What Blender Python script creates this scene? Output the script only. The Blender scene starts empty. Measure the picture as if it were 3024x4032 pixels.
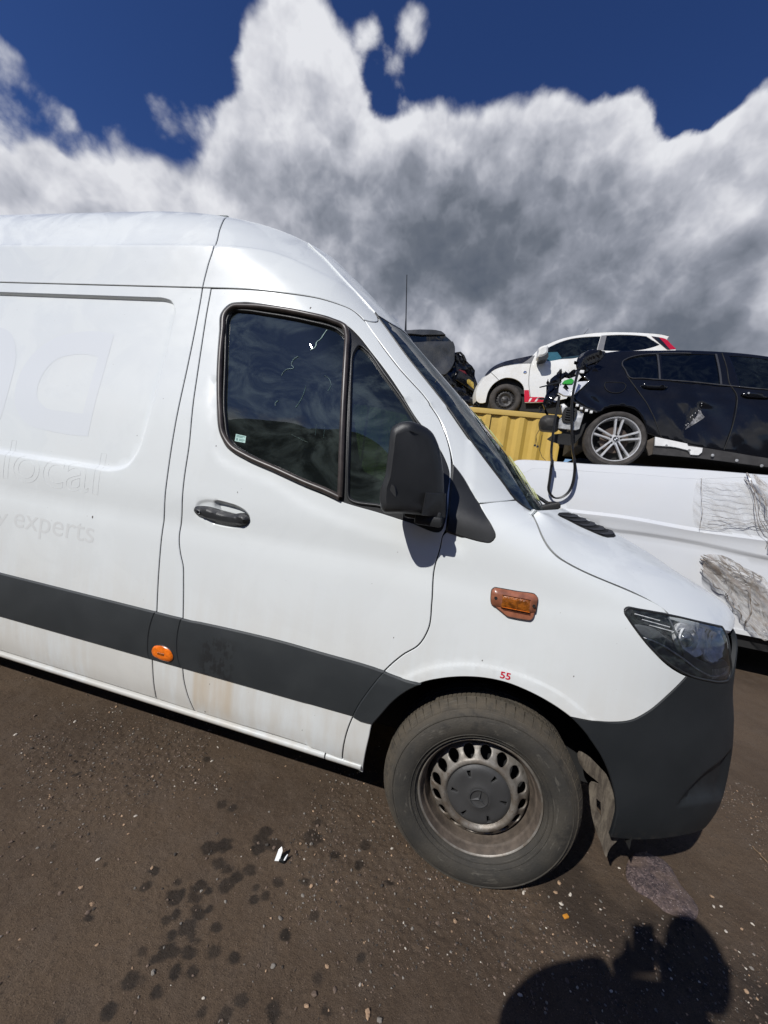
import bpy, bmesh, math, random
import numpy as np
from mathutils import Vector, Matrix
from mathutils.geometry import delaunay_2d_cdt
random.seed(7); rng=np.random.default_rng(11)
sc=bpy.context.scene; COL=sc.collection
# ---------------- camera (ultra-wide phone lens held at chest-to-eye height, 1.35 m from the van's flank)
CP=np.array([-0.18052,-1.35353,1.42192]); CR=[-0.222732,-0.076224,0.138666]; CF=1516.06
cy_,sy_=math.cos(CR[0]),math.sin(CR[0]); cp_,sp_=math.cos(CR[1]),math.sin(CR[1])
_f=Vector((sy_*cp_,cy_*cp_,sp_)); _r=Vector((cy_,-sy_,0)); _u=_r.cross(_f)
_c,_s=math.cos(CR[2]),math.sin(CR[2]); R_=_c*_r+_s*_u; U_=-_s*_r+_c*_u
cam=bpy.data.cameras.new('camera'); co=bpy.data.objects.new('camera',cam); COL.objects.link(co)
M=Matrix((( R_.x,U_.x,-_f.x,CP[0]),(R_.y,U_.y,-_f.y,CP[1]),(R_.z,U_.z,-_f.z,CP[2]),(0,0,0,1))); co.matrix_world=M
cam.sensor_fit='HORIZONTAL'; cam.sensor_width=36; cam.lens=36*CF/3024; cam.clip_start=.01; cam.clip_end=3000
sc.camera=co
# ---------------- light
SUN=Vector((-.3604,-.6693,.6498)).normalized()
sc.view_settings.view_transform='Standard'; sc.view_settings.look='None'; sc.view_settings.exposure=0; sc.view_settings.gamma=1
sc.view_settings.use_curve_mapping=False
sl=bpy.data.lights.new('sun','SUN'); sl.energy=4.15; sl.angle=math.radians(.5); sl.color=(1,.975,.94)
so=bpy.data.objects.new('sun',sl); COL.objects.link(so); so.rotation_mode='QUATERNION'; so.rotation_quaternion=SUN.to_track_quat('Z','Y')
# ---------------- node helper
class NT:
    def __init__(s,nt): s.nt=nt; nt.nodes.clear()
    def n(s,t,ins={},**kw):
        x=s.nt.nodes.new(t)
        for k,v in kw.items(): setattr(x,k,v)
        for k,v in ins.items():
            sk=x.inputs[k]
            if isinstance(v,bpy.types.NodeSocket): s.nt.links.new(v,sk)
            elif isinstance(v,bpy.types.Node): s.nt.links.new(v.outputs[0],sk)
            else: sk.default_value=v
        return x
    def m(s,op,a,b=0.,c=None,clamp=False):
        d={0:a,1:b}
        if c is not None: d[2]=c
        return s.n('ShaderNodeMath',d,operation=op,use_clamp=clamp).outputs[0]
    def v(s,op,a,b=(0,0,0),sc=None):
        d={0:a,1:b}
        x=s.n('ShaderNodeVectorMath',d,operation=op)
        if sc is not None: x.inputs['Scale'].default_value=sc
        return x.outputs['Value'] if op in('DISTANCE','LENGTH','DOT_PRODUCT') else x.outputs[0]
    def mr(s,x,a,b,c=0.,d=1.,smooth=True):
        n=s.n('ShaderNodeMapRange',{0:x,1:a,2:b,3:c,4:d}); n.interpolation_type='SMOOTHSTEP' if smooth else 'LINEAR'; return n.outputs[0]
    def mix(s,f,a,b):
        x=s.n('ShaderNodeMix',data_type='RGBA')
        for i,v in ((0,f),(6,a),(7,b)):
            if isinstance(v,bpy.types.NodeSocket): s.nt.links.new(v,x.inputs[i])
            else: x.inputs[i].default_value=v if not isinstance(v,tuple) or len(v)==4 else (*v,1)
        return x.outputs[2]
    def noise(s,vec,scale,detail=4,rough=.55,dist=0.,out=0):
        return s.n('ShaderNodeTexNoise',{'Vector':vec,'Scale':scale,'Detail':detail,'Roughness':rough,'Distortion':dist}).outputs[out]
# ---------------- sky: Nishita plus cumulus in direction space
w=bpy.data.worlds.new('World'); sc.world=w; w.use_nodes=True; N=NT(w.node_tree)
geo=N.n('ShaderNodeTexCoord').outputs['Generated']
sky=N.n('ShaderNodeTexSky'); sky.sky_type='NISHITA'; sky.sun_disc=False; sky.sun_elevation=math.asin(SUN.z); sky.sun_rotation=math.atan2(SUN.x,SUN.y)
sky.air_density=1.0; sky.dust_density=.3; sky.ozone_density=3.5; sky.altitude=300
BL=[(-0.3884, 0.6004, 0.699, 0.1216, 0.75), (-0.3947, 0.6422, 0.6571, 0.1251, 0.7), (-0.4452, 0.59, 0.6736, 0.0575, 0.35), (-0.4458, 0.6699, 0.5937, 0.1466, 0.6), (-0.369, 0.6983, 0.6133, 0.139, 0.6), (-0.4883, 0.5827, 0.6497, 0.0333, 0.16), (-0.2856, 0.6421, 0.7114, 0.0504, 0.35), (-0.5188, 0.641, 0.5656, 0.0915, 0.45), (-0.5626, 0.6421, 0.5207, 0.0595, 0.24), (-0.7515, 0.5151, 0.4121, 0.0449, 0.6), (-0.7384, 0.5437, 0.399, 0.05, 0.5), (-0.7997, 0.491, 0.3455, 0.0679, 0.6), (-0.64, 0.6061, 0.4723, 0.0697, 0.62), (-0.6998, 0.5769, 0.4214, 0.0617, 0.55), (-0.6058, 0.6405, 0.472, 0.0813, 0.5), (-0.7299, 0.4612, 0.5046, 0.0452, 0.24), (-0.7066, 0.5044, 0.4962, 0.0408, 0.24), (-0.7364, 0.4357, 0.5175, 0.0357, 0.24), (-0.6036, 0.5418, 0.585, 0.0494, 0.16), (-0.63, 0.5081, 0.5873, 0.0311, 0.14), (-0.5811, 0.5769, 0.574, 0.0525, 0.16), (-0.6545, 0.5538, 0.5148, 0.0438, 0.18), (-0.2009, 0.6508, 0.7322, 0.0491, 0.58), (-0.236, 0.6835, 0.6908, 0.0493, 0.3), (-0.2688, 0.6288, 0.7297, 0.0484, 0.2), (-0.1875, 0.748, 0.6366, 0.0754, 0.65), (-0.0931, 0.7689, 0.6325, 0.0806, 0.45), (0.0123, 0.7671, 0.6414, 0.0962, 0.7), (0.0426, 0.7635, 0.6445, 0.0567, 0.3), (0.135, 0.7635, 0.6316, 0.0867, 0.65), (0.1014, 0.7731, 0.6261, 0.0849, 0.35), (-0.1566, 0.8067, 0.5698, 0.2227, 0.75), (0.0238, 0.8227, 0.568, 0.225, 0.75), (0.1663, 0.8053, 0.5691, 0.128, 0.5), (-0.2929, 0.7752, 0.5597, 0.1894, 0.7), (-0.422, 0.7332, 0.5332, 0.1863, 0.7), (-0.0997, 0.8674, 0.4875, 0.2686, 0.8), (0.1139, 0.8653, 0.4882, 0.2481, 0.8), (0.3341, 0.7254, 0.6018, 0.0858, 0.75), (0.3079, 0.7581, 0.5748, 0.1017, 0.7), (0.29, 0.7902, 0.5399, 0.1188, 0.7), (0.2832, 0.831, 0.4788, 0.1795, 0.75), (0.3801, 0.7879, 0.4845, 0.1761, 0.8), (0.3671, 0.7458, 0.556, 0.121, 0.5), (-0.2148, 0.8803, 0.423, 0.1451, 0.45), (-0.1251, 0.9235, 0.3626, 0.1654, 0.6), (0.1048, 0.9004, 0.4223, 0.2061, 0.7), (0.2782, 0.8775, 0.3906, 0.1865, 0.75), (0.4109, 0.8307, 0.3756, 0.1718, 0.8), (-0.0395, 0.9065, 0.4204, 0.1936, 0.5), (0.3794, 0.8813, 0.2817, 0.161, 0.7), (-0.1797, 0.9489, 0.2593, 0.2065, 0.4), (-0.0629, 0.9514, 0.3014, 0.0854, 0.3), (-0.3148, 0.8241, 0.4708, 0.198, 0.7), (-0.5, 0.7198, 0.4815, 0.2227, 0.7), (-0.6886, 0.6309, 0.3575, 0.3141, 0.8), (-0.8281, 0.5009, 0.2518, 0.2658, 0.8), (0.2079, 0.9211, 0.3292, 0.1591, 0.5)]
DK=[(-0.1043, 0.8463, 0.5223, 0.2042, 0.45), (0.0378, 0.8586, 0.5112, 0.2093, 0.42), (-0.248, 0.8157, 0.5226, 0.1933, 0.33), (0.1708, 0.8692, 0.4641, 0.1829, 0.35), (-0.1465, 0.8748, 0.4617, 0.1709, 0.35), (0.3619, 0.8503, 0.3821, 0.1848, 0.36), (-0.3623, 0.7505, 0.5528, 0.1166, 0.22), (-0.4191, 0.6927, 0.5869, 0.1069, 0.12), (0.3242, 0.8762, 0.3565, 0.1765, 0.28), (-0.0317, 0.8425, 0.5378, 0.2514, 0.22), (0.2327, 0.8429, 0.4852, 0.1501, 0.22), (-0.4475, 0.727, 0.5207, 0.1587, 0.2), (-0.0087, 0.8834, 0.4686, 0.1531, 0.2), (-0.4934, 0.7023, 0.5131, 0.1241, 0.22), (0.1474, 0.8151, 0.5602, 0.078, 0.1), (-0.501, 0.6066, 0.6173, 0.0511, 0.05), (-0.2148, 0.8803, 0.423, 0.1018, 0.2), (0.4229, 0.8402, 0.3393, 0.1122, 0.1), (-0.0427, 0.925, 0.3775, 0.0906, 0.08), (0.1029, 0.8969, 0.4302, 0.0699, -0.1)]

def cwarp(v,sc_,d,amt,r=.5):
    return N.v('ADD',v,N.v('SCALE',N.v('SUBTRACT',N.n('ShaderNodeTexNoise',{'Vector':v,'Scale':sc_,'Detail':d,'Roughness':r}).outputs['Color'],(.5,.5,.5)),sc=amt))
nv=N.v('NORMALIZE',geo); el=N.n('ShaderNodeSeparateXYZ',{0:nv}).outputs[2]
q1=cwarp(nv,5.,3.,.10); base=None
for (x,y,z,r,a) in BL:
    t=N.mr(N.v('DISTANCE',q1,(x,y,z)),0,r,a,0); base=t if base is None else N.m('ADD',base,t)
q2=N.v('ADD',cwarp(nv,6.5,4.,.10,.55),(-.03,-.04,.075)); b2_=None
for (x,y,z,r,a) in BL:
    t=N.mr(N.v('DISTANCE',q2,(x,y,z)),0,r,a,0); b2_=t if b2_ is None else N.m('ADD',b2_,t)
big=N.m('SUBTRACT',base,b2_)
base=N.m('MINIMUM',base,1.25)
# cumulus all round the horizon away from the view
far=N.mr(N.v('DOT_PRODUCT',nv,(-.21,.93,.3)),.72,.45,0,1)
gen=N.m('MULTIPLY',N.m('MULTIPLY',N.mr(N.noise(nv,2.2,3),.42,.62,0,.95),far),N.mr(el,.55,.18,0,1)); base=N.m('ADD',base,gen)
qj=cwarp(nv,9.,4.,.045,.6)
def puffs(off):
    v=N.v('ADD',qj,off); tot=None
    for sc_,am,dt in ((4.2,.50,0.),(9.5,.42,3.)):
        x=N.n('ShaderNodeTexVoronoi',feature='F1'); N.nt.links.new(v,x.inputs['Vector']); x.inputs['Scale'].default_value=sc_; x.inputs['Detail'].default_value=dt; x.inputs['Roughness'].default_value=.52; x.inputs['Lacunarity'].default_value=2.2; x.normalize=True
        p=N.m('MULTIPLY',N.m('SUBTRACT',.42 if dt==0 else .36,x.outputs['Distance']),am*(1 if dt==0 else 2.1)); tot=p if tot is None else N.m('ADD',tot,p)
    return tot
p0=puffs((0,0,0)); p1=puffs((-.012,-.018,.034))
f0=N.noise(nv,7.,8,.6,.3)
wis=N.m('MULTIPLY',N.m('SUBTRACT',f0,.5),.9)
D=N.m('ADD',N.m('ADD',base,p0),wis)
soft=N.mr(N.noise(nv,2.3,2,.5),.40,.60,.12,.42)
cov=N.n('ShaderNodeMapRange',{0:D,1:.40,2:N.m('ADD',.40,soft),3:0.,4:1.}); cov.interpolation_type='SMOOTHSTEP'; cov=cov.outputs[0]
relief=N.m('SUBTRACT',p0,p1)
dkw=cwarp(nv,4.,4.,.16,.55); acc=None
for (x,y,z,r,a) in DK:
    t=N.mr(N.v('DISTANCE',dkw,(x,y,z)),0,r,a,0); acc=t if acc is None else N.m('ADD',acc,t)
core=N.mr(D,.55,1.6,0,.16)
lit=N.m('SUBTRACT',N.m('ADD',.88,N.m('MULTIPLY',relief,1.55)),N.m('ADD',core,N.m('MULTIPLY',acc,.80)))
lit=N.m('ADD',lit,N.m('MULTIPLY',N.m('SUBTRACT',N.noise(nv,3.6,3,.5),.5),.45))
lit=N.m('ADD',lit,N.m('MINIMUM',N.m('MAXIMUM',N.m('MULTIPLY',big,.40),-.36),.10)); lit=N.m('DIVIDE',N.m('ADD',lit,.20),1.28)
ramp=N.n('ShaderNodeValToRGB',{0:lit}); cr=ramp.color_ramp; cr.interpolation='LINEAR'
cr.elements[0].position=0; cr.elements[0].color=(.10,.12,.16,1); cr.elements[1].position=1; cr.elements[1].color=(.78,.79,.83,1)
for p_,c_ in ((.25,(.145,.165,.205)),(.5,(.265,.285,.34)),(.75,(.50,.515,.575)),(.88,(.66,.67,.72))): e=cr.elements.new(p_); e.color=(*c_,1)
tnt=N.mix(N.mr(el,.05,.55),(.56,.62,.74),(.30,.42,.72)); skc=N.mix(1.,sky.outputs[0],tnt); skm=skc.node; skm.blend_type='MULTIPLY'; pass
b1=N.n('ShaderNodeBackground',{0:skc,1:.1}); b2=N.n('ShaderNodeBackground',{0:ramp.outputs[0],1:1.})
ms=N.n('ShaderNodeMixShader',{0:cov,1:b1.outputs[0],2:b2.outputs[0]})
out=N.n('ShaderNodeOutputWorld',{0:ms.outputs[0]})
w.cycles.sampling_method='MANUAL'; w.cycles.sample_map_resolution=512
# ---------------- object helpers
def thing(name,label,cat,loc=(0,0,0),group=None):
    o=bpy.data.objects.new(name,None); COL.objects.link(o); o.location=loc; o.empty_display_size=.1
    tag(o,label,cat,group); return o
def tag(o,label=None,cat=None,group=None,kind=None):
    if label: o['label']=label
    if cat: o['category']=cat
    if group: o['group']=group
    if kind: o['kind']=kind
    return o
def pos(o):
    p=Vector((0,0,0))
    while o: p+=o.location; o=o.parent
    return p
def mk(name,V,F,mat,parent=None,smooth=True,sharp=35,mi=None):
    V=np.asarray(V,float).reshape(-1,3)
    if parent is not None: V=V-np.array(pos(parent))
    me=bpy.data.meshes.new(name); me.from_pydata([tuple(v) for v in V],[],[list(map(int,f)) for f in F])
    for m_ in (mat if isinstance(mat,(list,tuple)) else [mat]): me.materials.append(m_)
    if mi is not None: me.polygons.foreach_set('material_index',mi)
    me.validate()
    me.polygons.foreach_set('use_smooth',[smooth]*len(me.polygons))
    if smooth and sharp: me.set_sharp_from_angle(angle=math.radians(sharp))
    me.update(); o=bpy.data.objects.new(name,me); COL.objects.link(o)
    if parent is not None: o.parent=parent
    return o
def copy_tree(o,parent=None,loc=None):
    c=o.copy(); COL.objects.link(c); c.parent=parent
    if loc is not None: c.location=loc
    for ch in list(o.children): copy_tree(ch,c)
    return c
class MB:
    def __init__(s): s.V=[]; s.F=[]; s.mi=[]
    def add(s,V,F,m=0):
        b=len(s.V); s.V+= [tuple(map(float,v)) for v in V]; s.F+=[[i+b for i in f] for f in F]; s.mi+=[m]*len(F); return s
    def box(s,a,b,m=0,T=None):
        (x0,y0,z0),(x1,y1,z1)=a,b
        V=[(x0,y0,z0),(x1,y0,z0),(x1,y1,z0),(x0,y1,z0),(x0,y0,z1),(x1,y0,z1),(x1,y1,z1),(x0,y1,z1)]
        if T: V=[T(*v) for v in V]
        return s.add(V,[(0,3,2,1),(4,5,6,7),(0,1,5,4),(1,2,6,5),(2,3,7,6),(3,0,4,7)],m)
    def bbox(s,a,b,r=.01,m=0,T=None):   # box with chamfered edges
        bm=bmesh.new(); bmesh.ops.create_cube(bm,size=1)
        for v in bm.verts: v.co=Vector([(a[i]+b[i])/2+v.co[i]*(b[i]-a[i]) for i in range(3)])
        bmesh.ops.bevel(bm,geom=bm.edges[:],offset=r,segments=2,affect='EDGES',profile=.6)
        bm.verts.index_update(); V=[tuple(v.co) for v in bm.verts]; F=[[v.index for v in f.verts] for f in bm.faces]; bm.free()
        if T: V=[T(*v) for v in V]
        return s.add(V,F,m)
    def tube(s,P,r,n=8,m=0,cap=True,flat=None):
        P=[Vector(p) for p in P]; rr=r if isinstance(r,(list,tuple)) else [r]*len(P); b=len(s.V); up=None
        for i,p in enumerate(P):
            t=(P[min(i+1,len(P)-1)]-P[max(i-1,0)]).normalized()
            if up is None: up=Vector((0,0,1)) if abs(t.z)<.9 else Vector((1,0,0))
            a=t.cross(up); a=a.normalized() if a.length>1e-6 else Vector((1,0,0)); up=a.cross(t).normalized()
            for k in range(n):
                an=2*math.pi*k/n; q=p+(a*math.cos(an)+up*math.sin(an)*(flat or 1))*rr[i]; s.V.append(tuple(q))
        for i in range(len(P)-1):
            for k in range(n):
                s.F.append([b+i*n+k,b+i*n+(k+1)%n,b+(i+1)*n+(k+1)%n,b+(i+1)*n+k]); s.mi.append(m)
        if cap: s.F.append([b+k for k in range(n)][::-1]); s.F.append([b+(len(P)-1)*n+k for k in range(n)]); s.mi+=[m,m]
        return s
    def lathe(s,prof,c,n=64,ax='y',m=0,close=False):   # prof: (radius, offset along axis)
        b=len(s.V); L=len(prof)
        for k in range(n):
            a=2*math.pi*k/n; ca,sa=math.cos(a),math.sin(a)
            for (r,d) in prof:
                s.V.append((c[0]+r*ca,c[1]+d,c[2]+r*sa))
        for k in range(n):
            k2=(k+1)%n
            for i in range(L-1 if not close else L):
                j=(i+1)%L; s.F.append([b+k*L+i,b+k2*L+i,b+k2*L+j,b+k*L+j]); s.mi.append(m)
        return s
    def build(s,name,mat,parent=None,smooth=True,sharp=35): return mk(name,s.V,s.F,mat,parent,smooth,sharp,s.mi)
def spl(C,closed=True,step=.015):
    C=[(c[0],c[1],(c[2] if len(c)>2 else 0)) for c in C]; n=len(C); out=[]
    for i in range(n if closed else n-1):
        p1,p2=C[i],C[(i+1)%n]
        p0=C[i-1] if (closed or i>0) else p1; p3=C[(i+2)%n] if (closed or i+2<n) else p2
        a=np.array(p1[:2]); b=np.array(p2[:2]); L=np.hypot(*(b-a))
        if L<1e-6: continue
        def tan(pm,pc,pn):
            if pc[2]: return None
            l1=math.hypot(pc[0]-pm[0],pc[1]-pm[1]); l2=math.hypot(pn[0]-pc[0],pn[1]-pc[1])
            if l1<1e-6 or l2<1e-6: return None
            v=(np.array(pc[:2])-np.array(pm[:2]))/l1*l2+(np.array(pn[:2])-np.array(pc[:2]))/l2*l1
            return v/(l1+l2)
        t1=tan(p0,p1,p2); t2=tan(p1,p2,p3)
        if t1 is None and t2 is None: t1=t2=(b-a)/L
        elif t1 is None: t1=(2*(b-a)/L-t2); l0_=0
        elif t2 is None: t2=2*(b-a)/L-t1
        l0=math.hypot(p1[0]-p0[0],p1[1]-p0[1]); l3=math.hypot(p3[0]-p2[0],p3[1]-p2[1]); S1=min(L,1.6*l0) if (t1 is not None and l0>1e-6) else L; S2=min(L,1.6*l3) if (t2 is not None and l3>1e-6) else L
        k=max(1,int(math.ceil(L/step)))
        for j in range(k):
            t=j/k; h=((1+2*t)*(1-t)**2,t*(1-t)**2,t*t*(3-2*t),t*t*(t-1))
            out.append(h[0]*a+h[1]*S1*t1+h[2]*b+h[3]*S2*t2)
    if not closed: out.append(np.array(C[-1][:2]))
    return np.array(out)
def area(P): x,y=P[:,0],P[:,1]; return .5*float(np.sum(x*np.roll(y,-1)-np.roll(x,-1)*y))
def offs(P,d):       # positive = outward
    P=np.asarray(P); 
    if area(P)<0: P=P[::-1]
    e=np.roll(P,-1,0)-P; e/=np.maximum(np.linalg.norm(e,axis=1),1e-9)[:,None]; n=np.stack([e[:,1],-e[:,0]],1)
    m=n+np.roll(n,1,0); l=np.maximum((m**2).sum(1)/2,.35); return P+m/l[:,None]*d*1.0
def inpoly(P,Q):
    x,y=P[:,0],P[:,1]; r=np.zeros(len(P),bool); n=len(Q)
    for i in range(n):
        x1,y1=Q[i]; x2,y2=Q[(i+1)%n]
        if y1==y2: continue
        c=((y1>y)!=(y2>y))&(x<(x2-x1)*(y-y1)/(y2-y1)+x1); r^=c
    return r
def distpl(P,L,closed=True):
    d=np.full(len(P),1e9); n=len(L)
    for i in range(n if closed else n-1):
        a=L[i]; b=L[(i+1)%n]; ab=b-a; q=(ab**2).sum()
        if q<1e-14: continue
        t=np.clip(((P-a)@ab)/q,0,1); d=np.minimum(d,np.hypot(*(P-(a+t[:,None]*ab)).T))
    return d
def sstep(x,a,b): t=np.clip((x-a)/(b-a),0,1); return t*t*(3-2*t)
def panel(name,outer,Pf,Nf,mat,parent=None,holes=(),res=.03,gap=.0025,bev=.003,thick=.015,disp=None,extra=None,lift=0.,flange=True,sharp=32,dark=False):
    outer=np.asarray(outer); o=offs(outer,-gap); hs=[offs(h,gap) for h in holes]
    rings=[o]+hs; lo=o.min(0); hi=o.max(0)
    gx,gy=np.meshgrid(np.arange(lo[0],hi[0],res)+res*.37,np.arange(lo[1],hi[1],res)+res*.41); G=np.stack([gx.ravel(),gy.ravel()],1)
    if extra is not None and len(extra):
        G=G[distpl(G,o)>0]  # no-op order keep
        ex=np.asarray(extra); 
        # drop grid points too close to feature points
        key=set(map(tuple,np.floor(ex/(res*.5)).astype(int))); G=np.array([g for g in G if tuple(np.floor(g/(res*.5)).astype(int)) not in key]+[tuple(e) for e in ex])
    if len(G):
        G=G[inpoly(G,o)]
        for h in hs: G=G[~inpoly(G,h)]
        if len(G):
            dm=distpl(G,o)
            for h in hs: dm=np.minimum(dm,distpl(G,h))
            G=G[dm>(res*.45 if extra is None else .004)]
    pts=[Vector(p) for r in rings for p in r]; E=[]; b=0
    for r in rings:
        k=len(r); E+=[(b+i,b+(i+1)%k) for i in range(k)]; b+=k
    pts+= [Vector(p) for p in G]
    ov,oe,of,orv,_,_=delaunay_2d_cdt(pts,E,[],0,1e-6)
    P2=np.array([tuple(v) for v in ov]); F=np.array([tuple(f) for f in of]); cen=P2[F].mean(1)
    k=inpoly(cen,o)
    for h in hs: k&=~inpoly(cen,h)
    F=F[k]; mp={}
    for i,l in enumerate(orv):
        for q in l: mp[q]=i
    def lift3(Q,dep):
        p=Pf(Q[:,0],Q[:,1]); nn=Nf(Q[:,0],Q[:,1]); d=dep-lift
        if disp is not None: d=d+disp(Q[:,0],Q[:,1])
        return p-nn*np.reshape(d,(-1,1))
    V=list(lift3(P2,0.)); F=[list(f) for f in F]
    # orientation
    VA=np.array(V); FA=np.array(F); cr_=np.cross(VA[FA[:,1]]-VA[FA[:,0]],VA[FA[:,2]]-VA[FA[:,0]]); n0=Nf(P2[FA[:,0],0],P2[FA[:,0],1]); flip=float((cr_*n0).sum())<0
    if flip: F=[q[::-1] for q in F]
    if flange:
        b=0; nf0=len(F); deep=[]
        for ri,r in enumerate(rings):
            k=len(r); idx=[mp[b+i] for i in range(k)]; b+=k; sg=1 if ri==0 else -1
            r1=offs(r,sg*bev); base=len(V); V+=list(lift3(r1,bev*.9)); V+=list(lift3(r1,thick))
            tri=[np.array(V[idx[0]]),np.array(V[idx[1]]),np.array(V[base])]
            for i in range(k):
                j=(i+1)%k; a,b_,c,d=idx[i],idx[j],base+j,base+i; q1=[a,d,c,b_]; q2=[d,base+k+i,base+k+j,c]
                if ri==0: pass
                if (sg<0): q1=q1[::-1]; q2=q2[::-1]
                if flip: q1=q1[::-1]; q2=q2[::-1]
                F.append(q1); F.append(q2); deep.append(len(F)-1)
        if dark:
            mi=[0]*len(F)
            for i in deep: mi[i]=1
            return mk(name,np.array(V),F,[mat,SHELL],parent,True,sharp,mi=mi)
    return mk(name,np.array(V),F,mat,parent,True,sharp)
def mirror_mesh(src,name,parent,yc=1.01):   # far-side twin of a near-side part, mirrored about the centre plane
    me=src.data.copy(); n=len(me.vertices); co_=np.zeros(n*3); me.vertices.foreach_get('co',co_); co_=co_.reshape(-1,3)
    off=np.array(pos(src)); co_=co_+off; co_[:,1]=2*yc-co_[:,1]; co_-=np.array(pos(parent)); me.vertices.foreach_set('co',co_.ravel()); me.flip_normals(); me.update()
    o=bpy.data.objects.new(name,me); COL.objects.link(o); o.parent=parent; return o
def text_outline(body,size,bold=False):
    cu=bpy.data.curves.new('lettering','FONT'); cu.body=body; cu.size=size; cu.resolution_u=5
    if bold: cu.offset=size*.022
    o=bpy.data.objects.new('lettering',cu); COL.objects.link(o); dg=bpy.context.evaluated_depsgraph_get(); dg.update()
    me=bpy.data.meshes.new_from_object(o.evaluated_get(dg)); V=np.array([v.co[:] for v in me.vertices]); F=[list(p.vertices) for p in me.polygons]
    bpy.data.objects.remove(o); bpy.data.curves.remove(cu); bpy.data.meshes.remove(me); return V,F
# ---- body surface of the foreground van: P(s, z) -> world point; y = 0 is the near flank ----
def mono(xs, ys):
    xs=np.array(xs,float); ys=np.array(ys,float)
    h=np.diff(xs); d=np.diff(ys)/h; m=np.zeros(len(xs))
    m[0]=d[0]; m[-1]=d[-1]
    for i in range(1,len(xs)-1):
        m[i]=0 if d[i-1]*d[i]<=0 else 2*d[i-1]*d[i]/(d[i-1]+d[i])
    def f(x):
        x=np.clip(np.asarray(x,float),xs[0],xs[-1]); i=np.clip(np.searchsorted(xs,x)-1,0,len(xs)-2)
        t=(x-xs[i])/h[i]; t2=t*t; t3=t2*t
        return (2*t3-3*t2+1)*ys[i]+(t3-2*t2+t)*h[i]*m[i]+(-2*t3+3*t2)*ys[i+1]+(t3-t2)*h[i]*m[i+1]
    return f
# inset of the flank by height
INS=mono([.20,.30,.36,.42,.52,.70,.85,1.05,1.12,1.20,1.35,1.55,1.80,2.00,2.17,2.30,2.37,2.41,2.48,2.55,2.61,2.65,2.675],
         [.07,.045,.022,.010,.002,-.004,-.002,.006,.012,.012,.022,.045,.092,.130,.160,.176,.186,.205,.236,.275,.325,.385,.46])
# nose (centre line) by height
XF=mono([.20,.26,.34,.45,.60,.72,.85,1.00,1.06,1.12,1.20,1.30,1.40,1.50,1.60,1.75,2.05,2.15,2.25,2.35,2.45,2.52,2.58,2.63,2.66,2.675],
        [.93,.97,.995,1.01,1.005,.99,.965,.955,.935,.88,.76,.50,.185,.09,.00,-.145,-.465,-.575,-.68,-.80,-.91,-1.0,-1.06,-1.15,-1.26,-1.42])
LEN=mono([.2,1.0,1.2,1.4,2.05,2.35,2.6,2.675],[.88,.88,.86,.74,.70,.80,.95,.98])
NEXP=mono([.2,1.0,1.4,2.1,2.4,2.675],[3,3,3,3,2.8,2.7])
HW=1.01
ZG=np.arange(.18,2.6751,.005); SMAX=1.9; SG=np.arange(0,SMAX,.01)   # s measured from xs
_T=np.linspace(0,1,160)
XS=XF(ZG)-LEN(ZG); TX=np.zeros((len(ZG),len(SG))); TY=TX.copy(); SEND=np.zeros(len(ZG))
for _i,_z in enumerate(ZG):
    n=NEXP(_z); a=LEN(_z); w=HW-INS(_z)
    th=_T*np.pi/2; X=np.sin(th)**(2/n)*a; Y=np.cos(th)**(2/n)*w
    X[0]=0;Y[0]=w; X[-1]=a;Y[-1]=0
    # insert finer start
    Xf=np.linspace(0,X[1],8)[1:-1]; Yf=w*(1-(Xf/a)**n)**(1/n)
    X=np.r_[0,Xf,X[1:]]; Y=np.r_[w,Yf,Y[1:]]
    L=np.r_[0,np.cumsum(np.hypot(np.diff(X),np.diff(Y)))]
    TX[_i]=np.interp(SG,L,X)+XS[_i]; TY[_i]=HW-np.interp(SG,L,Y); SEND[_i]=L[-1]+XS[_i]
def P(s,z):
    s=np.atleast_1d(np.asarray(s,float)); z=np.atleast_1d(np.asarray(z,float))
    zi=np.clip((z-ZG[0])/.005,0,len(ZG)-1.001); i=zi.astype(int); f=zi-i
    out=np.zeros((len(s),3)); out[:,2]=z
    acc=0
    for k,wt in ((0,1-f),(1,f)):
        j=i+k; q=(s-XS[j])/.01; qc=np.clip(q,0,len(SG)-1.001); m=qc.astype(int); g=qc-m
        x=TX[j,m]*(1-g)+TX[j,m+1]*g; y=TY[j,m]*(1-g)+TY[j,m+1]*g
        neg=q<0; x=np.where(neg,s,x); y=np.where(neg,INS(ZG[j]),y)
        out[:,0]+=wt*x; out[:,1]+=wt*y
    return out
def send(z): return np.interp(z,ZG,SEND)
def Nrm(s,z,e=.012):
    a=P(s+e,z)-P(s-e,z); b=P(s,z+e)-P(s,z-e)
    n=np.cross(a,b); return n/np.linalg.norm(n,axis=1)[:,None]   # points outward (-y)

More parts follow.
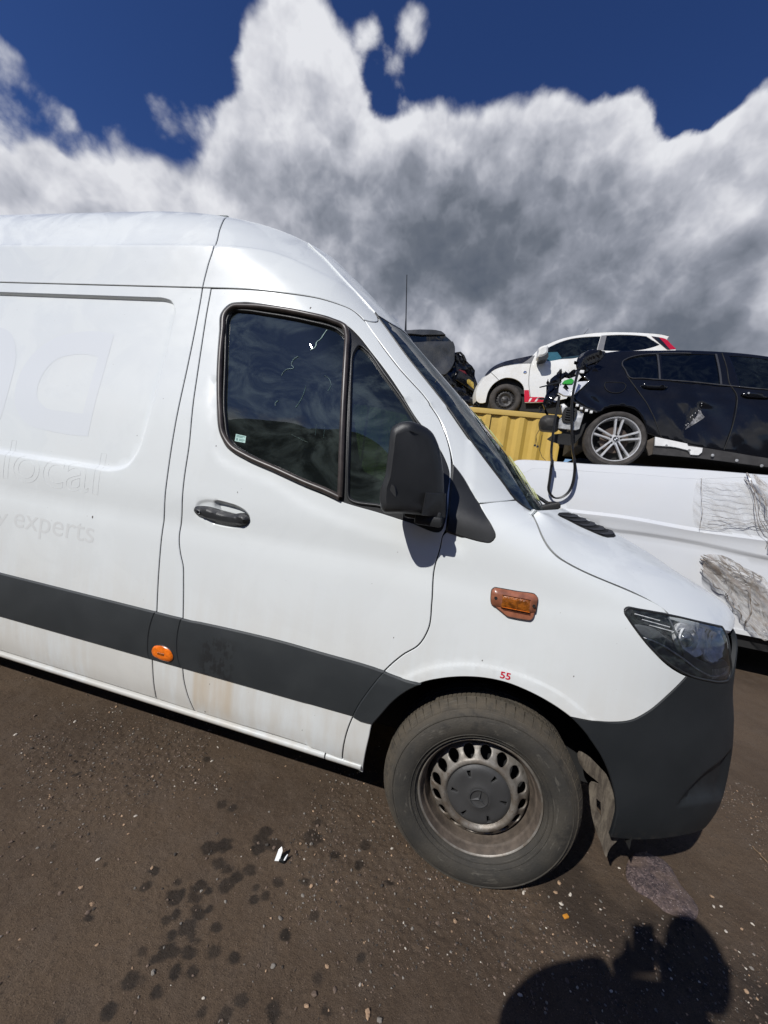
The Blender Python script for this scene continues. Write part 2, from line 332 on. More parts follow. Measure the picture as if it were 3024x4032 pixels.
D={'slide_up':[[-1.55,2.6083,1],[-1.5179,2.5259],[-1.4771,2.4037],[-1.4625,2.3527],[-1.471,2.2667],[-1.4769,2.1883],[-1.4772,2.1634,1]],
'slide_mid':[[-1.4772,2.1634,1],[-1.47,2.0631],[-1.4598,1.8827],[-1.4511,1.6737],[-1.4431,1.4408],[-1.4383,1.3061],[-1.431,1.1294],[-1.4285,1.0802],[-1.4242,1.0016],[-1.4158,0.8724],[-1.406,0.7522,1]],
'slide_trim':[[-1.406,0.7464,1],[-1.4203,0.6843],[-1.4251,0.6174],[-1.421,0.5572],[-1.4108,0.5362,1]],
'slide_lo':[[-1.4108,0.5362,1],[-1.4017,0.4486],[-1.3928,0.3659],[-1.3929,0.3294,1]],
'dr_up':[[-1.4324,2.1577,1],[-1.4268,2.0534],[-1.4097,1.8747],[-1.3882,1.6792],[-1.3592,1.4504],[-1.3561,1.3271],[-1.3459,1.1742],[-1.3434,1.0837],[-1.3378,1.0537],[-1.3221,1.0048],[-1.3053,0.9665],[-1.2925,0.8965],[-1.275,0.7469,1]],
'dr_trim':[[-1.275,0.7469,1],[-1.2814,0.6942],[-1.281,0.6353],[-1.2705,0.5725],[-1.2568,0.5363,1]],
'dr_lo':[[-1.2568,0.5363,1],[-1.2469,0.4789],[-1.2265,0.4159],[-1.209,0.3723],[-1.1977,0.3428,1]],
'df_lo':[[-0.5205,0.3274,1],[-0.519,0.4052],[-0.5116,0.4677],[-0.4943,0.5385,1]],
'df_trim':[[-0.4943,0.5385,1],[-0.4799,0.5844],[-0.4496,0.651],[-0.4015,0.7383,1]],
'df_mid':[[-0.4015,0.7383,1],[-0.3439,0.8128],[-0.2918,0.8632],[-0.2675,0.9249],[-0.2696,1.0253],[-0.2792,1.1403],[-0.2702,1.2197],[-0.2675,1.2641],[-0.259,1.2873,1]],
'df_hi':[[-0.259,1.2873,1],[-0.2626,1.378],[-0.2664,1.4439],[-0.2706,1.5161],[-0.2763,1.5479],[-0.2901,1.5936],[-0.3115,1.6447],[-0.3391,1.6939],[-0.3922,1.756],[-0.4189,1.7836],[-0.5299,1.877],[-0.6122,1.96],[-0.7216,2.0829],[-0.7842,2.1245],[-0.8534,2.1383],[-0.9196,2.1457],[-1.0775,2.1503],[-1.2564,2.1585],[-1.4277,2.1612],[-1.4751,2.1636,1]],
'sill_up':[[-1.1977,0.3428,1],[-1.0034,0.3434],[-0.7913,0.3461],[-0.5916,0.3399],[-0.5205,0.3274,1]],
'trim_top':[[-2.2993,0.7438,1],[-1.8273,0.7478],[-1.4073,0.7464],[-1.275,0.7469],[-1.0323,0.7532],[-0.8279,0.7549],[-0.6339,0.7488],[-0.5107,0.7459],[-0.4506,0.7431],[-0.4015,0.7383],[-0.3993,0.7372],[-0.3515,0.7309],[-0.2999,0.7286],[-0.2599,0.7312,1]],
'trim_bot':[[-2.2901,0.5352,1],[-1.8128,0.5371],[-1.4108,0.5362],[-1.2568,0.5363],[-1.0341,0.5391],[-0.8028,0.5421],[-0.6076,0.5407],[-0.4943,0.5385],[-0.4163,0.5332,1]],
'arch':[[-0.4351,0.2927,1],[-0.4303,0.3935],[-0.4233,0.4693],[-0.4163,0.5332],[-0.3926,0.5744],[-0.3541,0.64],[-0.3098,0.692],[-0.2599,0.7312],[-0.1952,0.7632],[-0.1215,0.7882],[-0.048,0.802],[0.0162,0.8042],[0.0808,0.7952],[0.1454,0.7785],[0.2009,0.7574],[0.2345,0.7406,1]],
'archb':[[0.2345,0.7406,1],[0.2673,0.7178],[0.297,0.6922],[0.3024,0.6857],[0.3507,0.6318],[0.3833,0.5814],[0.4055,0.5366],[0.4216,0.4942],[0.4335,0.4492],[0.4366,0.4041],[0.441,0.3364,1]],
'sill_front':[[-0.5205,0.3274,1],[-0.4958,0.3183],[-0.4452,0.3094],[-0.4351,0.2927,1]],
'flare':[[-0.3168,0.7398],[-0.2757,0.7699],[-0.2206,0.8011],[-0.1652,0.8229],[-0.11,0.8375],[-0.0547,0.8452],[0.0098,0.8451],[0.0739,0.8394],[0.1376,0.8279],[0.197,0.8088],[0.2529,0.7805],[0.3027,0.7487]],
'fend_bump':[[0.2345,0.7406,1],[0.2677,0.7417],[0.3014,0.7432],[0.3037,0.7466],[0.3664,0.7525],[0.4173,0.7686],[0.4663,0.8051],[0.5246,0.869],[0.5795,0.9358,1]],
'fend_hl':[[0.5795,0.9358,1],[0.514,0.9616],[0.4557,1.002],[0.4116,1.0425],[0.3806,1.0784],[0.3511,1.1086],[0.349,1.1208],[0.3605,1.129,1]],
'fend_hlt':[[0.3605,1.129,1],[0.4237,1.1252],[0.49,1.1232,1]],
'hoodline':[[0.5008,1.1205,1],[0.4807,1.1418],[0.4379,1.1586],[0.366,1.1798],[0.2959,1.1978],[0.2269,1.2155],[0.1581,1.2384],[0.1174,1.2573],[0.0824,1.2908],[0.0665,1.3264],[0.075,1.368],[0.0933,1.3934,1]],
'fend_cowl':[[0.0851,1.3939,1],[0.0583,1.4092],[0.0201,1.4249,1]],
'fend_apil':[[0.0201,1.4249,1],[-0.0842,1.4095],[-0.1545,1.3938,1]],
'tri':[[-0.266,1.5167,1],[-0.2341,1.4868],[-0.1956,1.4401],[-0.1591,1.392],[-0.1313,1.3536],[-0.1073,1.3218],[-0.0917,1.2886],[-0.1042,1.269],[-0.1286,1.2666],[-0.1882,1.2721],[-0.254,1.2829,1],[-0.2571,1.3355],[-0.2633,1.4443]],
'ws_edge':[[0.0851,1.3939,1],[0.0201,1.4249],[-0.0444,1.4865],[-0.114,1.5514],[-0.1832,1.6202],[-0.2464,1.6897],[-0.2986,1.7507],[-0.3553,1.8069],[-0.52,1.9727],[-0.5849,2.0484],[-0.6777,2.1589,1]],
'header':[[-0.6777,2.1589,1],[-0.6425,2.155],[-0.5738,2.1475],[-0.4717,2.1682],[-0.3936,2.1978,1]],
'apil_top':[[-0.7256,2.086,1],[-0.6596,2.1118],[-0.6777,2.1589,1]],
'bead':[[-0.6777,2.1589,1],[-0.7736,2.2449],[-0.9015,2.3702],[-1.0187,2.4803],[-1.1231,2.5602,1]],
'seamline':[[-2.6806,2.1662,1],[-2.0567,2.1703],[-1.4762,2.1634,1]],
'seam_cap':[[-1.4751,2.1636,1],[-1.4277,2.1612,1]],
'win_outer':[[-1.3399,1.9656],[-1.3516,2.048],[-1.3241,2.0854],[-1.2642,2.0973],[-1.1095,2.0867],[-0.9631,2.0701],[-0.8511,2.0533],[-0.7847,2.0347],[-0.7318,1.9979],[-0.6646,1.9333],[-0.5768,1.8452],[-0.4901,1.7473],[-0.4369,1.684],[-0.3679,1.617],[-0.3089,1.5509],[-0.2779,1.4906],[-0.2759,1.4122],[-0.2686,1.3367],[-0.2787,1.2801],[-0.3894,1.2932],[-0.5089,1.3108],[-0.6545,1.3291],[-0.8096,1.3646],[-0.9542,1.4042],[-1.1049,1.4421],[-1.1828,1.4751],[-1.2337,1.5425],[-1.2797,1.6843],[-1.3153,1.8322]],
'glass1':[[-1.3172,2.025],[-1.3068,2.0586],[-1.2557,2.0626],[-1.131,2.0521],[-0.9534,2.0323],[-0.8226,2.0111],[-0.785,1.9867],[-0.7486,1.8197],[-0.7051,1.5821],[-0.6778,1.3551,1],[-0.8136,1.3874],[-0.9583,1.4258],[-1.1002,1.4672],[-1.1712,1.5003],[-1.2185,1.5982],[-1.2785,1.8348]],
'glass2':[[-0.7279,1.9159],[-0.7162,1.9503],[-0.677,1.9305],[-0.5933,1.8419],[-0.508,1.7532],[-0.4339,1.6668],[-0.3694,1.5998],[-0.3383,1.5302],[-0.3335,1.451],[-0.3454,1.3365],[-0.4241,1.3363],[-0.5135,1.3387],[-0.6323,1.3494],[-0.6457,1.4084],[-0.6836,1.6517],[-0.7149,1.8234]],
'seal_line':[[-0.7824,2.0081],[-0.7368,1.8209],[-0.6952,1.5666],[-0.6724,1.3436]],
'seal_path':[[-1.3232,1.9664],[-1.3321,2.042],[-1.3082,2.0723],[-1.2292,2.081],[-1.1067,2.0752],[-0.9603,2.0593],[-0.8484,2.0431],[-0.7904,2.0225],[-0.7709,1.979],[-0.6686,1.3417,1],[-0.7289,1.3593],[-0.8119,1.3776],[-0.9564,1.4158],[-1.0869,1.4496],[-1.1618,1.4793],[-1.2101,1.5271],[-1.2427,1.614],[-1.2755,1.722],[-1.3034,1.8426]],
'scallop':[[-1.3307,1.7706],[-1.2801,1.5626],[-1.2266,1.4354],[-1.1269,1.3925],[-0.967,1.3594],[-0.8869,1.327],[-0.7978,1.2921],[-0.6416,1.2552],[-0.3923,1.2187]],
'crease':[[-2.3564,1.124],[-1.9122,1.1257],[-1.4374,1.1202],[-1.3374,1.1052],[-1.3,1.0883],[-1.0165,1.1048],[-0.7502,1.0971],[-0.5044,1.0955]],
'handle_bowl':[[-1.2827,1.2141],[-1.2726,1.236],[-1.2455,1.2493],[-1.1972,1.2546],[-1.1397,1.2518],[-1.088,1.2446],[-1.0495,1.2294],[-1.0316,1.21],[-1.0332,1.1899],[-1.0502,1.1711],[-1.0824,1.1621],[-1.1382,1.1568],[-1.196,1.1614],[-1.2438,1.1716],[-1.2747,1.1847]],
'handle_bar':[[-1.2825,1.2014],[-1.2782,1.2135],[-1.2614,1.2198],[-1.2211,1.2233],[-1.1771,1.2174],[-1.1339,1.214],[-1.0971,1.2122],[-1.0621,1.2205],[-1.0419,1.2145],[-1.031,1.2051],[-1.0356,1.1871],[-1.0557,1.1714],[-1.0828,1.1651],[-1.1331,1.1614],[-1.1849,1.1645],[-1.2294,1.1739],[-1.269,1.1868]],
'chips_paint':[[-1.6422,1.4769],[-1.7985,1.0912],[-0.9512,2.0922],[-1.2349,1.4751],[-1.0989,1.3018],[-1.1421,0.3579],[-1.1211,0.4955],[-0.6948,0.4138],[-0.0687,0.86],[0.2248,0.8771],[-0.3862,0.868]],
'lock':[[-1.248,1.1998]],
'recess':[[-2.6559,2.0956,1],[-2.1843,2.1041],[-1.8957,2.1064],[-1.678,2.1059],[-1.6137,2.0869],[-1.5915,2.0586],[-1.5829,1.9552],[-1.5804,1.7068],[-1.5901,1.4877],[-1.6088,1.4],[-1.6474,1.3365],[-1.7262,1.3049],[-1.8265,1.3029],[-2.0797,1.3044],[-2.3817,1.3081,1]],
'txt_local':[[-2.3408,1.2006],[-1.7905,1.2002],[-2.3614,1.3148],[-1.8191,1.3774]],
'txt_a':[[-2.3944,1.6711],[-1.9469,1.9342],[-1.9056,1.4455],[-2.1871,1.4522],[-2.1828,1.8179],[-2.2512,1.6581]],
'txt_exp':[[-2.2364,0.974],[-1.7772,0.9885],[-2.2453,1.0288],[-1.7856,1.0402]],
'txt55':[[-0.003,0.8159],[0.0298,0.8194],[-0.0035,0.8369],[0.0288,0.8401]],
'gplate':[[-1.1597,1.5356],[-1.1116,1.5314],[-1.1105,1.5032],[-1.1589,1.5059]],
'rep_body':[[-0.0699,1.071],[-0.0717,1.1083],[-0.0653,1.1153],[-0.0552,1.116],[0.0079,1.1169],[0.0636,1.1182],[0.0724,1.1101],[0.074,1.0897],[0.0739,1.0629,1],[0.0698,1.0592,1],[0.067,1.041],[0.0606,1.034],[0.0516,1.0328],[-0.012,1.032,1],[-0.0552,1.0568,1],[-0.0661,1.0612]],
'rep_top':[[-0.0677,1.0714],[-0.0696,1.1054],[-0.0635,1.1117],[-0.0546,1.1124],[0.0084,1.1137],[0.0617,1.1145],[0.0698,1.1083],[0.071,1.0891],[0.0705,1.0665,1],[0.0535,1.0608],[0.0161,1.0617],[-0.0342,1.0611],[-0.0599,1.0624]],
'rep_lens':[[-0.0389,1.1015,1],[0.0499,1.103,1],[0.0529,1.0609,1],[-0.0354,1.0609,1]],
'rep_hole':[[-0.0585,1.0871],[0.0644,1.0852]],
'marker':[[-1.3972,0.5798],[-1.388,0.5998],[-1.3667,0.6082],[-1.3295,0.6073],[-1.3071,0.5963],[-1.2977,0.5767],[-1.3075,0.5604],[-1.3319,0.556],[-1.3695,0.5588],[-1.39,0.5649]],
'headlight':[[0.3478,1.1152],[0.3574,1.127],[0.398,1.1279],[0.5003,1.1224],[0.6313,1.1072],[0.7619,1.09,1],[0.7778,1.0612],[0.7908,1.0013],[0.8225,0.9472],[0.8118,0.9164],[0.7533,0.9118],[0.6732,0.9227],[0.5896,0.9382],[0.5322,0.9596],[0.4781,0.9889],[0.433,1.0211],[0.3884,1.0636],[0.3598,1.0961]],
'hl_body':[[0.3876,1.0732],[0.4338,1.0764],[0.4982,1.0458],[0.5562,1.0186],[0.6218,0.9886],[0.6875,0.973],[0.7534,0.9843],[0.808,0.9495],[0.8,0.9201],[0.7444,0.9178],[0.6722,0.9269],[0.5886,0.9433],[0.5314,0.9646],[0.4773,0.9939],[0.4324,1.0259],[0.3952,1.0614]],
'hl_proj':[[0.5301,1.077],[0.5489,1.0986],[0.5928,1.0995],[0.6434,1.0901],[0.644,1.0542],[0.6408,1.0091],[0.6156,0.9986],[0.5772,1.0068],[0.5435,1.0306]],
'hl_refl':[[0.6559,1.0929],[0.744,1.0842],[0.7596,1.0565],[0.7592,1.018],[0.7372,0.9926],[0.6857,0.9816],[0.6525,0.9958],[0.6412,1.0447]],
'bump_top':[[0.5795,0.9358,1],[0.5896,0.9382],[0.6737,0.9206],[0.754,0.9096],[0.8261,0.9103,1]],
'bump_bot':[[0.441,0.3364,1],[0.5188,0.3453],[0.6045,0.3593],[0.7057,0.3708],[0.8739,0.3553],[0.911,0.3965,1]],
'foglip':[[0.9349,0.6469],[0.7977,0.6424],[0.7116,0.6125],[0.6618,0.5666],[0.6324,0.5217],[0.6223,0.4938],[0.6601,0.4931],[0.7156,0.4949],[0.7876,0.4877],[0.9436,0.4587]],
'hoodfront':[[0.5008,1.1205,1],[0.5821,1.1171],[0.6849,1.1035],[0.956,1.0685,1]],
'v2_top':[[-0.0162,1.8108],[-0.0048,1.8487],[0.0604,1.8687],[0.3567,1.8897],[0.7565,1.9051],[1.2691,1.9431],[1.6033,1.9627],[2.2685,1.9834]],
'v2_ins':[[0.1223,1.6781],[0.1283,1.7504],[0.1778,1.7925],[0.3884,1.8127],[0.7846,1.8357],[1.275,1.8623],[1.608,1.8696],[2.2684,1.9666]],
'v2_cr1':[[0.6359,1.4039],[1.0876,1.415],[1.7624,1.3919],[2.3168,1.3965]],
'v2_cr2':[[1.0522,1.2702],[1.2399,1.2753],[1.7178,1.2715],[2.3485,1.2253]],
'v2_bot':[[2.233,0.5039],[2.4729,0.497]],
'film_a':[[1.7176,1.8924],[1.8468,1.882],[2.1395,1.8942],[2.2784,1.8998],[2.3279,1.3878],[2.2601,1.3932],[2.0485,1.3825],[1.7662,1.3878]],
'film_b':[[1.8367,1.0283],[1.8309,1.1633],[1.8818,1.1746],[1.9557,1.1778],[2.0409,1.1493],[2.1277,1.1039],[2.2328,1.0719],[2.3079,1.0432],[2.3931,0.9297],[2.4754,0.4852],[2.4031,0.4753],[2.2752,0.5803],[2.1658,0.7],[2.0811,0.8078],[1.9739,0.875],[1.8828,0.9285],[1.8378,0.9739]],
'film_c':[[2.0963,1.9422],[2.1578,1.919],[2.2719,1.8113],[2.344,1.3011],[2.3059,1.2941],[2.2843,1.5533],[2.2166,1.6639],[2.1697,1.7968]],
'cable_up1':[[-0.6825,2.701],[-0.682,2.5798],[-0.6859,2.3968],[-0.6792,2.2164],[-0.6646,2.0367]],
'cable_lo':[[0.3568,1.8518],[0.351,1.8914],[0.3583,1.7031],[0.3644,1.5871],[0.4082,1.5235],[0.464,1.5084],[0.523,1.54],[0.5666,1.6037],[0.5847,1.6982],[0.5807,1.8251],[0.5624,1.9168]],
'cable_up2':[[-0.4392,2.0791],[-0.4811,2.2806],[-0.5257,2.5462],[-0.5434,2.7294],[-0.5305,2.9982]],
'cable':[[-0.6825,2.701],[-0.682,2.5798],[-0.6859,2.3968],[-0.6792,2.2164],[-0.6654,2.0366],[-0.6252,1.853],[-0.6345,1.7382],[-0.6224,1.6086],[-0.572,1.5369],[-0.5083,1.5173],[-0.4423,1.5555],[-0.3942,1.6273],[-0.3758,1.7332],[-0.3808,1.8741],[-0.4181,1.9839],[-0.391,1.9318],[-0.436,2.0616],[-0.4827,2.2804],[-0.5257,2.5462],[-0.5434,2.7294],[-0.5305,2.9982]],
'b_body':[[-0.5186,2.7311,1],[-0.3886,2.9052,1],[-0.3667,2.9366,1],[-0.4387,3.0036,1],[-0.346,3.1037],[-0.2604,3.2418],[-0.1827,3.3578,1],[-0.0787,3.3828],[0.3705,3.4133],[0.5182,3.4233],[0.9118,3.4226],[1.141,3.408],[1.3999,3.3713,1],[1.4281,2.219,1],[1.1769,2.237],[0.8555,2.2664],[0.6572,2.2935],[0.4431,2.3379],[0.3789,2.3494,1],[0.2933,2.3715,1],[0.24,2.5121],[0.157,2.6186],[0.0603,2.6553],[-0.0409,2.6565],[-0.1543,2.6208],[-0.2264,2.5657],[-0.2772,2.5841,1],[-0.4204,2.6184],[-0.4946,2.6772]],
'b_doorline':[[0.0415,3.0013],[0.1194,2.8871],[0.1905,2.781],[0.2429,2.7098],[0.2984,2.6182],[0.3554,2.5212],[0.3383,2.551],[0.4423,2.3423]],
'b_bline':[[0.9801,3.4025],[0.9983,3.2164],[1.0159,2.9821],[1.0719,2.8717],[1.0792,2.7269],[1.0634,2.4665],[1.036,2.2684]],
'b_win1':[[0.061,3.0067,1],[0.0036,3.1423],[-0.0173,3.2053],[0.0098,3.2539],[0.1122,3.3074],[0.2471,3.3383],[0.3336,3.3472,1],[0.3484,2.9994,1],[0.1788,2.9988]],
'b_win2':[[0.3765,3.3457,1],[0.6399,3.3724],[0.9133,3.3804,1],[0.9288,2.9812,1],[0.6575,2.9883],[0.3834,2.9993,1]],
'b_win3':[[1.0441,3.3656,1],[1.2106,3.3621],[1.3927,3.3316,1],[1.3483,2.9492,1],[1.1684,2.9558],[1.1049,2.961,1]],
'b_chrome':[[0.6772,3.3776],[0.5114,3.3748],[0.3143,3.356],[0.1463,3.3237],[0.0304,3.2742],[-0.0242,3.2237],[-0.0305,3.1769],[0.0044,3.1065],[0.0543,3.0079],[0.1786,3.003],[0.348,2.9991],[0.6575,2.9903],[0.9541,2.9683],[1.3481,2.9427]],
'b_handle':[[0.1788,2.9233],[0.1938,2.9463],[0.2769,2.95],[0.3722,2.94],[0.4293,2.9158],[0.4176,2.8952],[0.3428,2.8862],[0.2351,2.8868],[0.1896,2.8998]],
'b_handle2':[[1.1179,2.8658],[1.1391,2.8906],[1.2369,2.8883],[1.3331,2.8676],[1.3459,2.8458],[1.2366,2.8422],[1.146,2.8474]],
'b_lock':[[1.1517,2.8775]],
'b_flap':[[-0.1995,2.9069],[-0.1944,2.928],[-0.0943,2.9385],[-0.001,2.9321],[0.02,2.913],[0.0161,2.8721],[-0.0134,2.8258],[-0.0843,2.8047],[-0.1521,2.8201],[-0.1888,2.8583]],
'b_lamp':[[-0.6723,2.8921,1],[-0.6571,2.9083,1],[-0.5128,2.9889,1],[-0.5175,2.907,1],[-0.3781,2.9259,1],[-0.4475,2.832,1],[-0.5275,2.7352,1],[-0.6194,2.7335,1],[-0.6832,2.7668,1],[-0.685,2.8159,1]],
'b_lampgreen':[[-0.6574,2.8728,1],[-0.6396,2.9043,1],[-0.567,2.9393,1],[-0.5394,2.9157,1],[-0.5519,2.8747,1],[-0.6352,2.8642,1]],
'b_strip':[[0.3817,2.3337,1],[0.5166,2.3143,1],[0.6878,2.2905,1],[0.6997,2.2674,1],[0.8347,2.2599,1],[0.8371,2.2169,1],[0.8123,2.1856,1],[0.7458,2.1835,1],[0.7189,2.2258,1],[0.5903,2.2472,1],[0.5287,2.2495,1],[0.3942,2.2444,1]],
'b_sill':[[0.3782,2.3316,1],[0.6572,2.2935,1],[0.8555,2.2664,1],[1.1769,2.237,1],[1.4281,2.219,1],[1.4467,2.1338,1],[1.125,2.1464,1],[0.8332,2.1559,1],[0.532,2.1528,1],[0.3963,2.1512,1]],
'b_flapmud':[[0.323,2.2906,1],[0.3782,2.3316,1],[0.3963,2.1512,1],[0.3647,2.1326,1],[0.3243,2.2193,1]],
'b_panel':[[-0.6385,2.6295,1],[-0.6064,2.6412,1],[-0.5393,2.5817,1],[-0.4127,2.5643,1],[-0.3764,2.5401,1],[-0.3967,2.3598,1],[-0.427,2.3436,1],[-0.6202,2.3485,1],[-0.6278,2.447,1],[-0.5919,2.4862,1]],
'b_panelbox':[[-0.5778,2.5879],[-0.4641,2.5784],[-0.4898,2.4228],[-0.5819,2.4239]],
'b_clips':[[-0.4646,2.6223],[-0.4149,2.5914],[-0.358,2.5705],[-0.3056,2.5566],[-0.4592,3.0493],[-0.5081,3.0308]],
'b_edge':[[-0.5183,2.6987],[-0.488,2.6592],[-0.421,2.6229],[-0.3519,2.5963],[-0.276,2.5752],[-0.2416,2.56]],
'b_dent':[[0.659,2.4505],[0.7701,2.7029],[0.8076,2.9004]],
'b_dark':[[-0.7904,2.9462,1],[-0.7107,3.0085,1],[-0.5859,3.0474,1],[-0.4727,3.1184,1],[-0.3589,3.1912,1],[-0.2854,3.2405,1],[-0.3543,3.1032,1],[-0.4496,3.0342,1],[-0.6263,3.0239,1],[-0.6859,2.9371,1],[-0.6892,2.8156,1],[-0.6949,2.7283,1],[-0.7362,2.6596,1],[-0.7478,2.6213,1],[-0.8075,2.5608,1],[-0.8414,2.6143,1],[-0.8267,2.6907,1],[-0.8058,2.7878,1],[-0.7967,2.8893,1]],
'b_spoil':[[-0.491,3.1395,1],[-0.5137,3.229],[-0.5001,3.301],[-0.4339,3.3709],[-0.3828,3.3889],[-0.2886,3.3833],[-0.1745,3.3762,1],[-0.1784,3.34,1],[-0.2278,3.2784],[-0.2939,3.2459],[-0.4087,3.1774],[-0.4566,3.1303,1]],
'b_rod':[[-0.9089,2.7788],[-0.6808,2.8915]],
'b_exh':[[-0.8304,2.4299],[-0.7949,2.4786],[-0.7285,2.4932],[-0.6418,2.4821],[-0.6122,2.4032],[-0.6187,2.3396],[-0.7265,2.3207],[-0.8059,2.3317],[-0.8217,2.3759]],
'b_under':[[-0.7172,2.2127,1],[-0.6586,2.2727,1],[-0.5682,2.2903,1],[-0.4292,2.3568,1],[-0.3277,2.4369,1],[-0.3525,2.2929,1],[-0.4023,2.199,1],[-0.4452,2.1589,1],[-0.5904,2.171,1],[-0.6705,2.1901,1]],
'b_wires':[[-0.8159,2.3399],[-0.8528,2.2452],[-0.8492,2.1173],[-0.8541,2.2268],[-0.8168,2.107],[-0.7884,2.2513],[-0.7884,2.0689],[-0.7487,1.9909],[-0.6981,1.9508]],
'a_body':[[-0.4965,3.1372],[-0.5263,3.2856],[-0.5089,3.3969],[-0.4671,3.4827],[-0.4142,3.5837],[-0.3481,3.687],[-0.2627,3.7499],[-0.0968,3.8112],[0.1359,3.8556],[0.1871,3.8663],[0.3518,4.0302],[0.408,4.1202],[0.5659,4.2718],[0.8195,4.4305],[1.0759,4.5182],[1.4064,4.596],[1.5654,4.6165],[1.8243,4.6322],[2.1318,4.6358],[2.437,4.6177],[2.5482,4.5875,1],[2.5134,4.5285,1],[2.556,4.4542],[2.6364,4.3289,1],[2.6355,4.0408],[2.6204,3.7005],[2.5418,3.5869,1],[1.8735,3.5326],[0.6781,3.2113],[0.3466,3.1758,1],[0.3112,3.3269],[0.2743,3.4581],[0.1817,3.5456],[0.07,3.5852],[-0.0626,3.5821],[-0.1746,3.5254],[-0.2678,3.4294],[-0.3181,3.3161],[-0.3329,3.1919],[-0.3359,3.1238,1],[-0.4504,3.1072]],
'a_bonnet':[[-0.422,3.5902,1],[-0.3627,3.6931],[-0.2803,3.7771],[-0.1439,3.8578],[0.0213,3.9222],[0.1997,3.981],[0.3518,4.0302,1],[0.2823,3.9487],[0.1871,3.8663,1],[0.0068,3.8325],[-0.1724,3.7775],[-0.2965,3.7049],[-0.3666,3.6293]],
'a_mirtri':[[0.1937,3.8668,1],[0.3526,4.0225,1],[0.3842,4.0325,1],[0.3424,3.8803,1]],
'a_win1':[[0.558,3.9835,1],[0.5548,4.1542],[0.6953,4.2899],[0.9491,4.4304],[1.2807,4.5051],[1.4669,4.5239,1],[1.4067,4.2173,1],[1.3034,4.1966],[1.0917,4.0442],[0.8442,3.9964],[0.6069,3.9447]],
'a_win2':[[1.5621,4.5521,1],[1.9324,4.5834],[2.197,4.5717,1],[2.405,4.4088,1],[2.0983,4.2748],[1.8158,4.2332],[1.51,4.2179,1]],
'a_pill':[[1.4744,4.5317,1],[1.5599,4.5476,1],[1.5079,4.2218,1],[1.4119,4.2204,1]],
'a_lamp':[[2.2771,4.5626,1],[2.3961,4.549],[2.493,4.5201],[2.5633,4.4269],[2.6364,4.3289,1],[2.5132,4.3058,1],[2.4154,4.4165]],
'a_lampdark':[[2.2771,4.5626,1],[2.3861,4.5483,1],[2.466,4.434,1],[2.5424,4.308,1],[2.5034,4.3051,1],[2.4149,4.4095,1]],
'a_red1':[[0.3009,3.3903,1],[0.3727,3.3988,1],[0.4102,3.2816,1],[0.6447,3.2946,1],[0.6516,3.2156,1],[0.338,3.1885,1]],
'a_strA':[[0.4237,3.2627,1],[0.452,3.2651,1],[0.4272,3.2028,1],[0.4014,3.2006,1]],
'a_strB':[[0.5389,3.2724,1],[0.5676,3.2788,1],[0.5335,3.212,1],[0.5041,3.2095,1]],
'a_doorline':[[0.3842,4.0325],[0.3428,3.8774],[0.338,3.681],[0.3561,3.5183],[0.3856,3.3998],[0.428,3.2764]],
'a_bumpline':[[-0.3238,3.6606],[-0.2395,3.5967],[-0.162,3.5305]],
'a_mirror':[[0.406,3.9879],[0.4062,4.0728],[0.4733,4.1199],[0.5568,4.1304],[0.569,4.0686],[0.5708,3.9844],[0.5066,3.9192],[0.4046,3.9042]],
'a_rep':[[0.2656,3.7035]],
'a_paper':[[0.5708,3.9844,1],[0.5755,4.1396,1],[0.7671,4.1608,1],[0.8459,4.0496,1],[0.8064,3.9937,1],[0.6057,3.9567,1]],
'a_ant':[[1.146,4.5617],[1.2769,4.7365]],
'd_roof':[[-0.8296,4.2402,1],[-0.5724,4.2785,1],[-0.3355,4.3142,1],[-0.0467,4.337,1],[0.0556,4.326,1],[0.1326,4.2823,1],[-0.036,4.2652,1],[-0.2727,4.2295,1],[-0.5047,4.2286,1],[-0.7732,4.1986,1]],
'd_win':[[-0.7732,4.1986,1],[-0.5047,4.2286,1],[-0.2727,4.2295,1],[-0.036,4.2652,1],[0.1326,4.2823,1],[0.2388,4.213,1],[0.2969,4.1619,1],[-0.0555,4.1256,1],[-0.3315,4.0797,1],[-0.7514,4.0445,1]],
'd_door':[[-0.7514,4.0445,1],[-0.3315,4.0797],[-0.0563,4.1304],[0.2912,4.166,1],[0.3383,4.0889],[0.3589,3.9541],[0.3711,3.8079],[0.3328,3.6942],[0.2313,3.5619,1],[0.0294,3.5549],[-0.278,3.5738],[-0.6842,3.5696,1]],
'd_rear':[[0.2313,3.5619,1],[0.3711,3.8079,1],[0.3501,4.0119,1],[0.4242,4.0216,1],[0.5547,3.9601,1],[0.6161,3.8895,1],[0.7286,3.8156,1],[0.7951,3.7454,1],[0.8343,3.5923,1],[0.8923,3.4809,1],[0.8748,3.3991,1],[0.8829,3.2507,1],[0.9079,3.1241,1],[0.7132,3.0679,1],[0.4108,3.0473,1],[0.0934,3.125,1],[-0.05,3.4053,1]],
'd_light':[[0.5002,3.6916,1],[0.5981,3.6798,1],[0.6418,3.6262,1],[0.5995,3.6057,1],[0.5119,3.6486,1]],
'd_plate':[[0.6444,3.577,1],[0.7901,3.4872,1],[0.8103,3.3905,1],[0.6858,3.4733,1]],
'd_bump':[[0.4618,3.5131,1],[0.4975,3.6764,1],[0.7352,3.5791,1],[0.8603,3.427,1],[0.8557,3.3268,1],[0.6357,3.4368,1]],
'd_hoop':[[0.4059,4.0094],[0.4736,4.0281],[0.5418,3.9781],[0.5948,3.8965]],
'd_ant':[[-0.7389,5.5248],[-0.6412,4.7245],[-0.6142,4.4763],[-0.57,4.2291]],
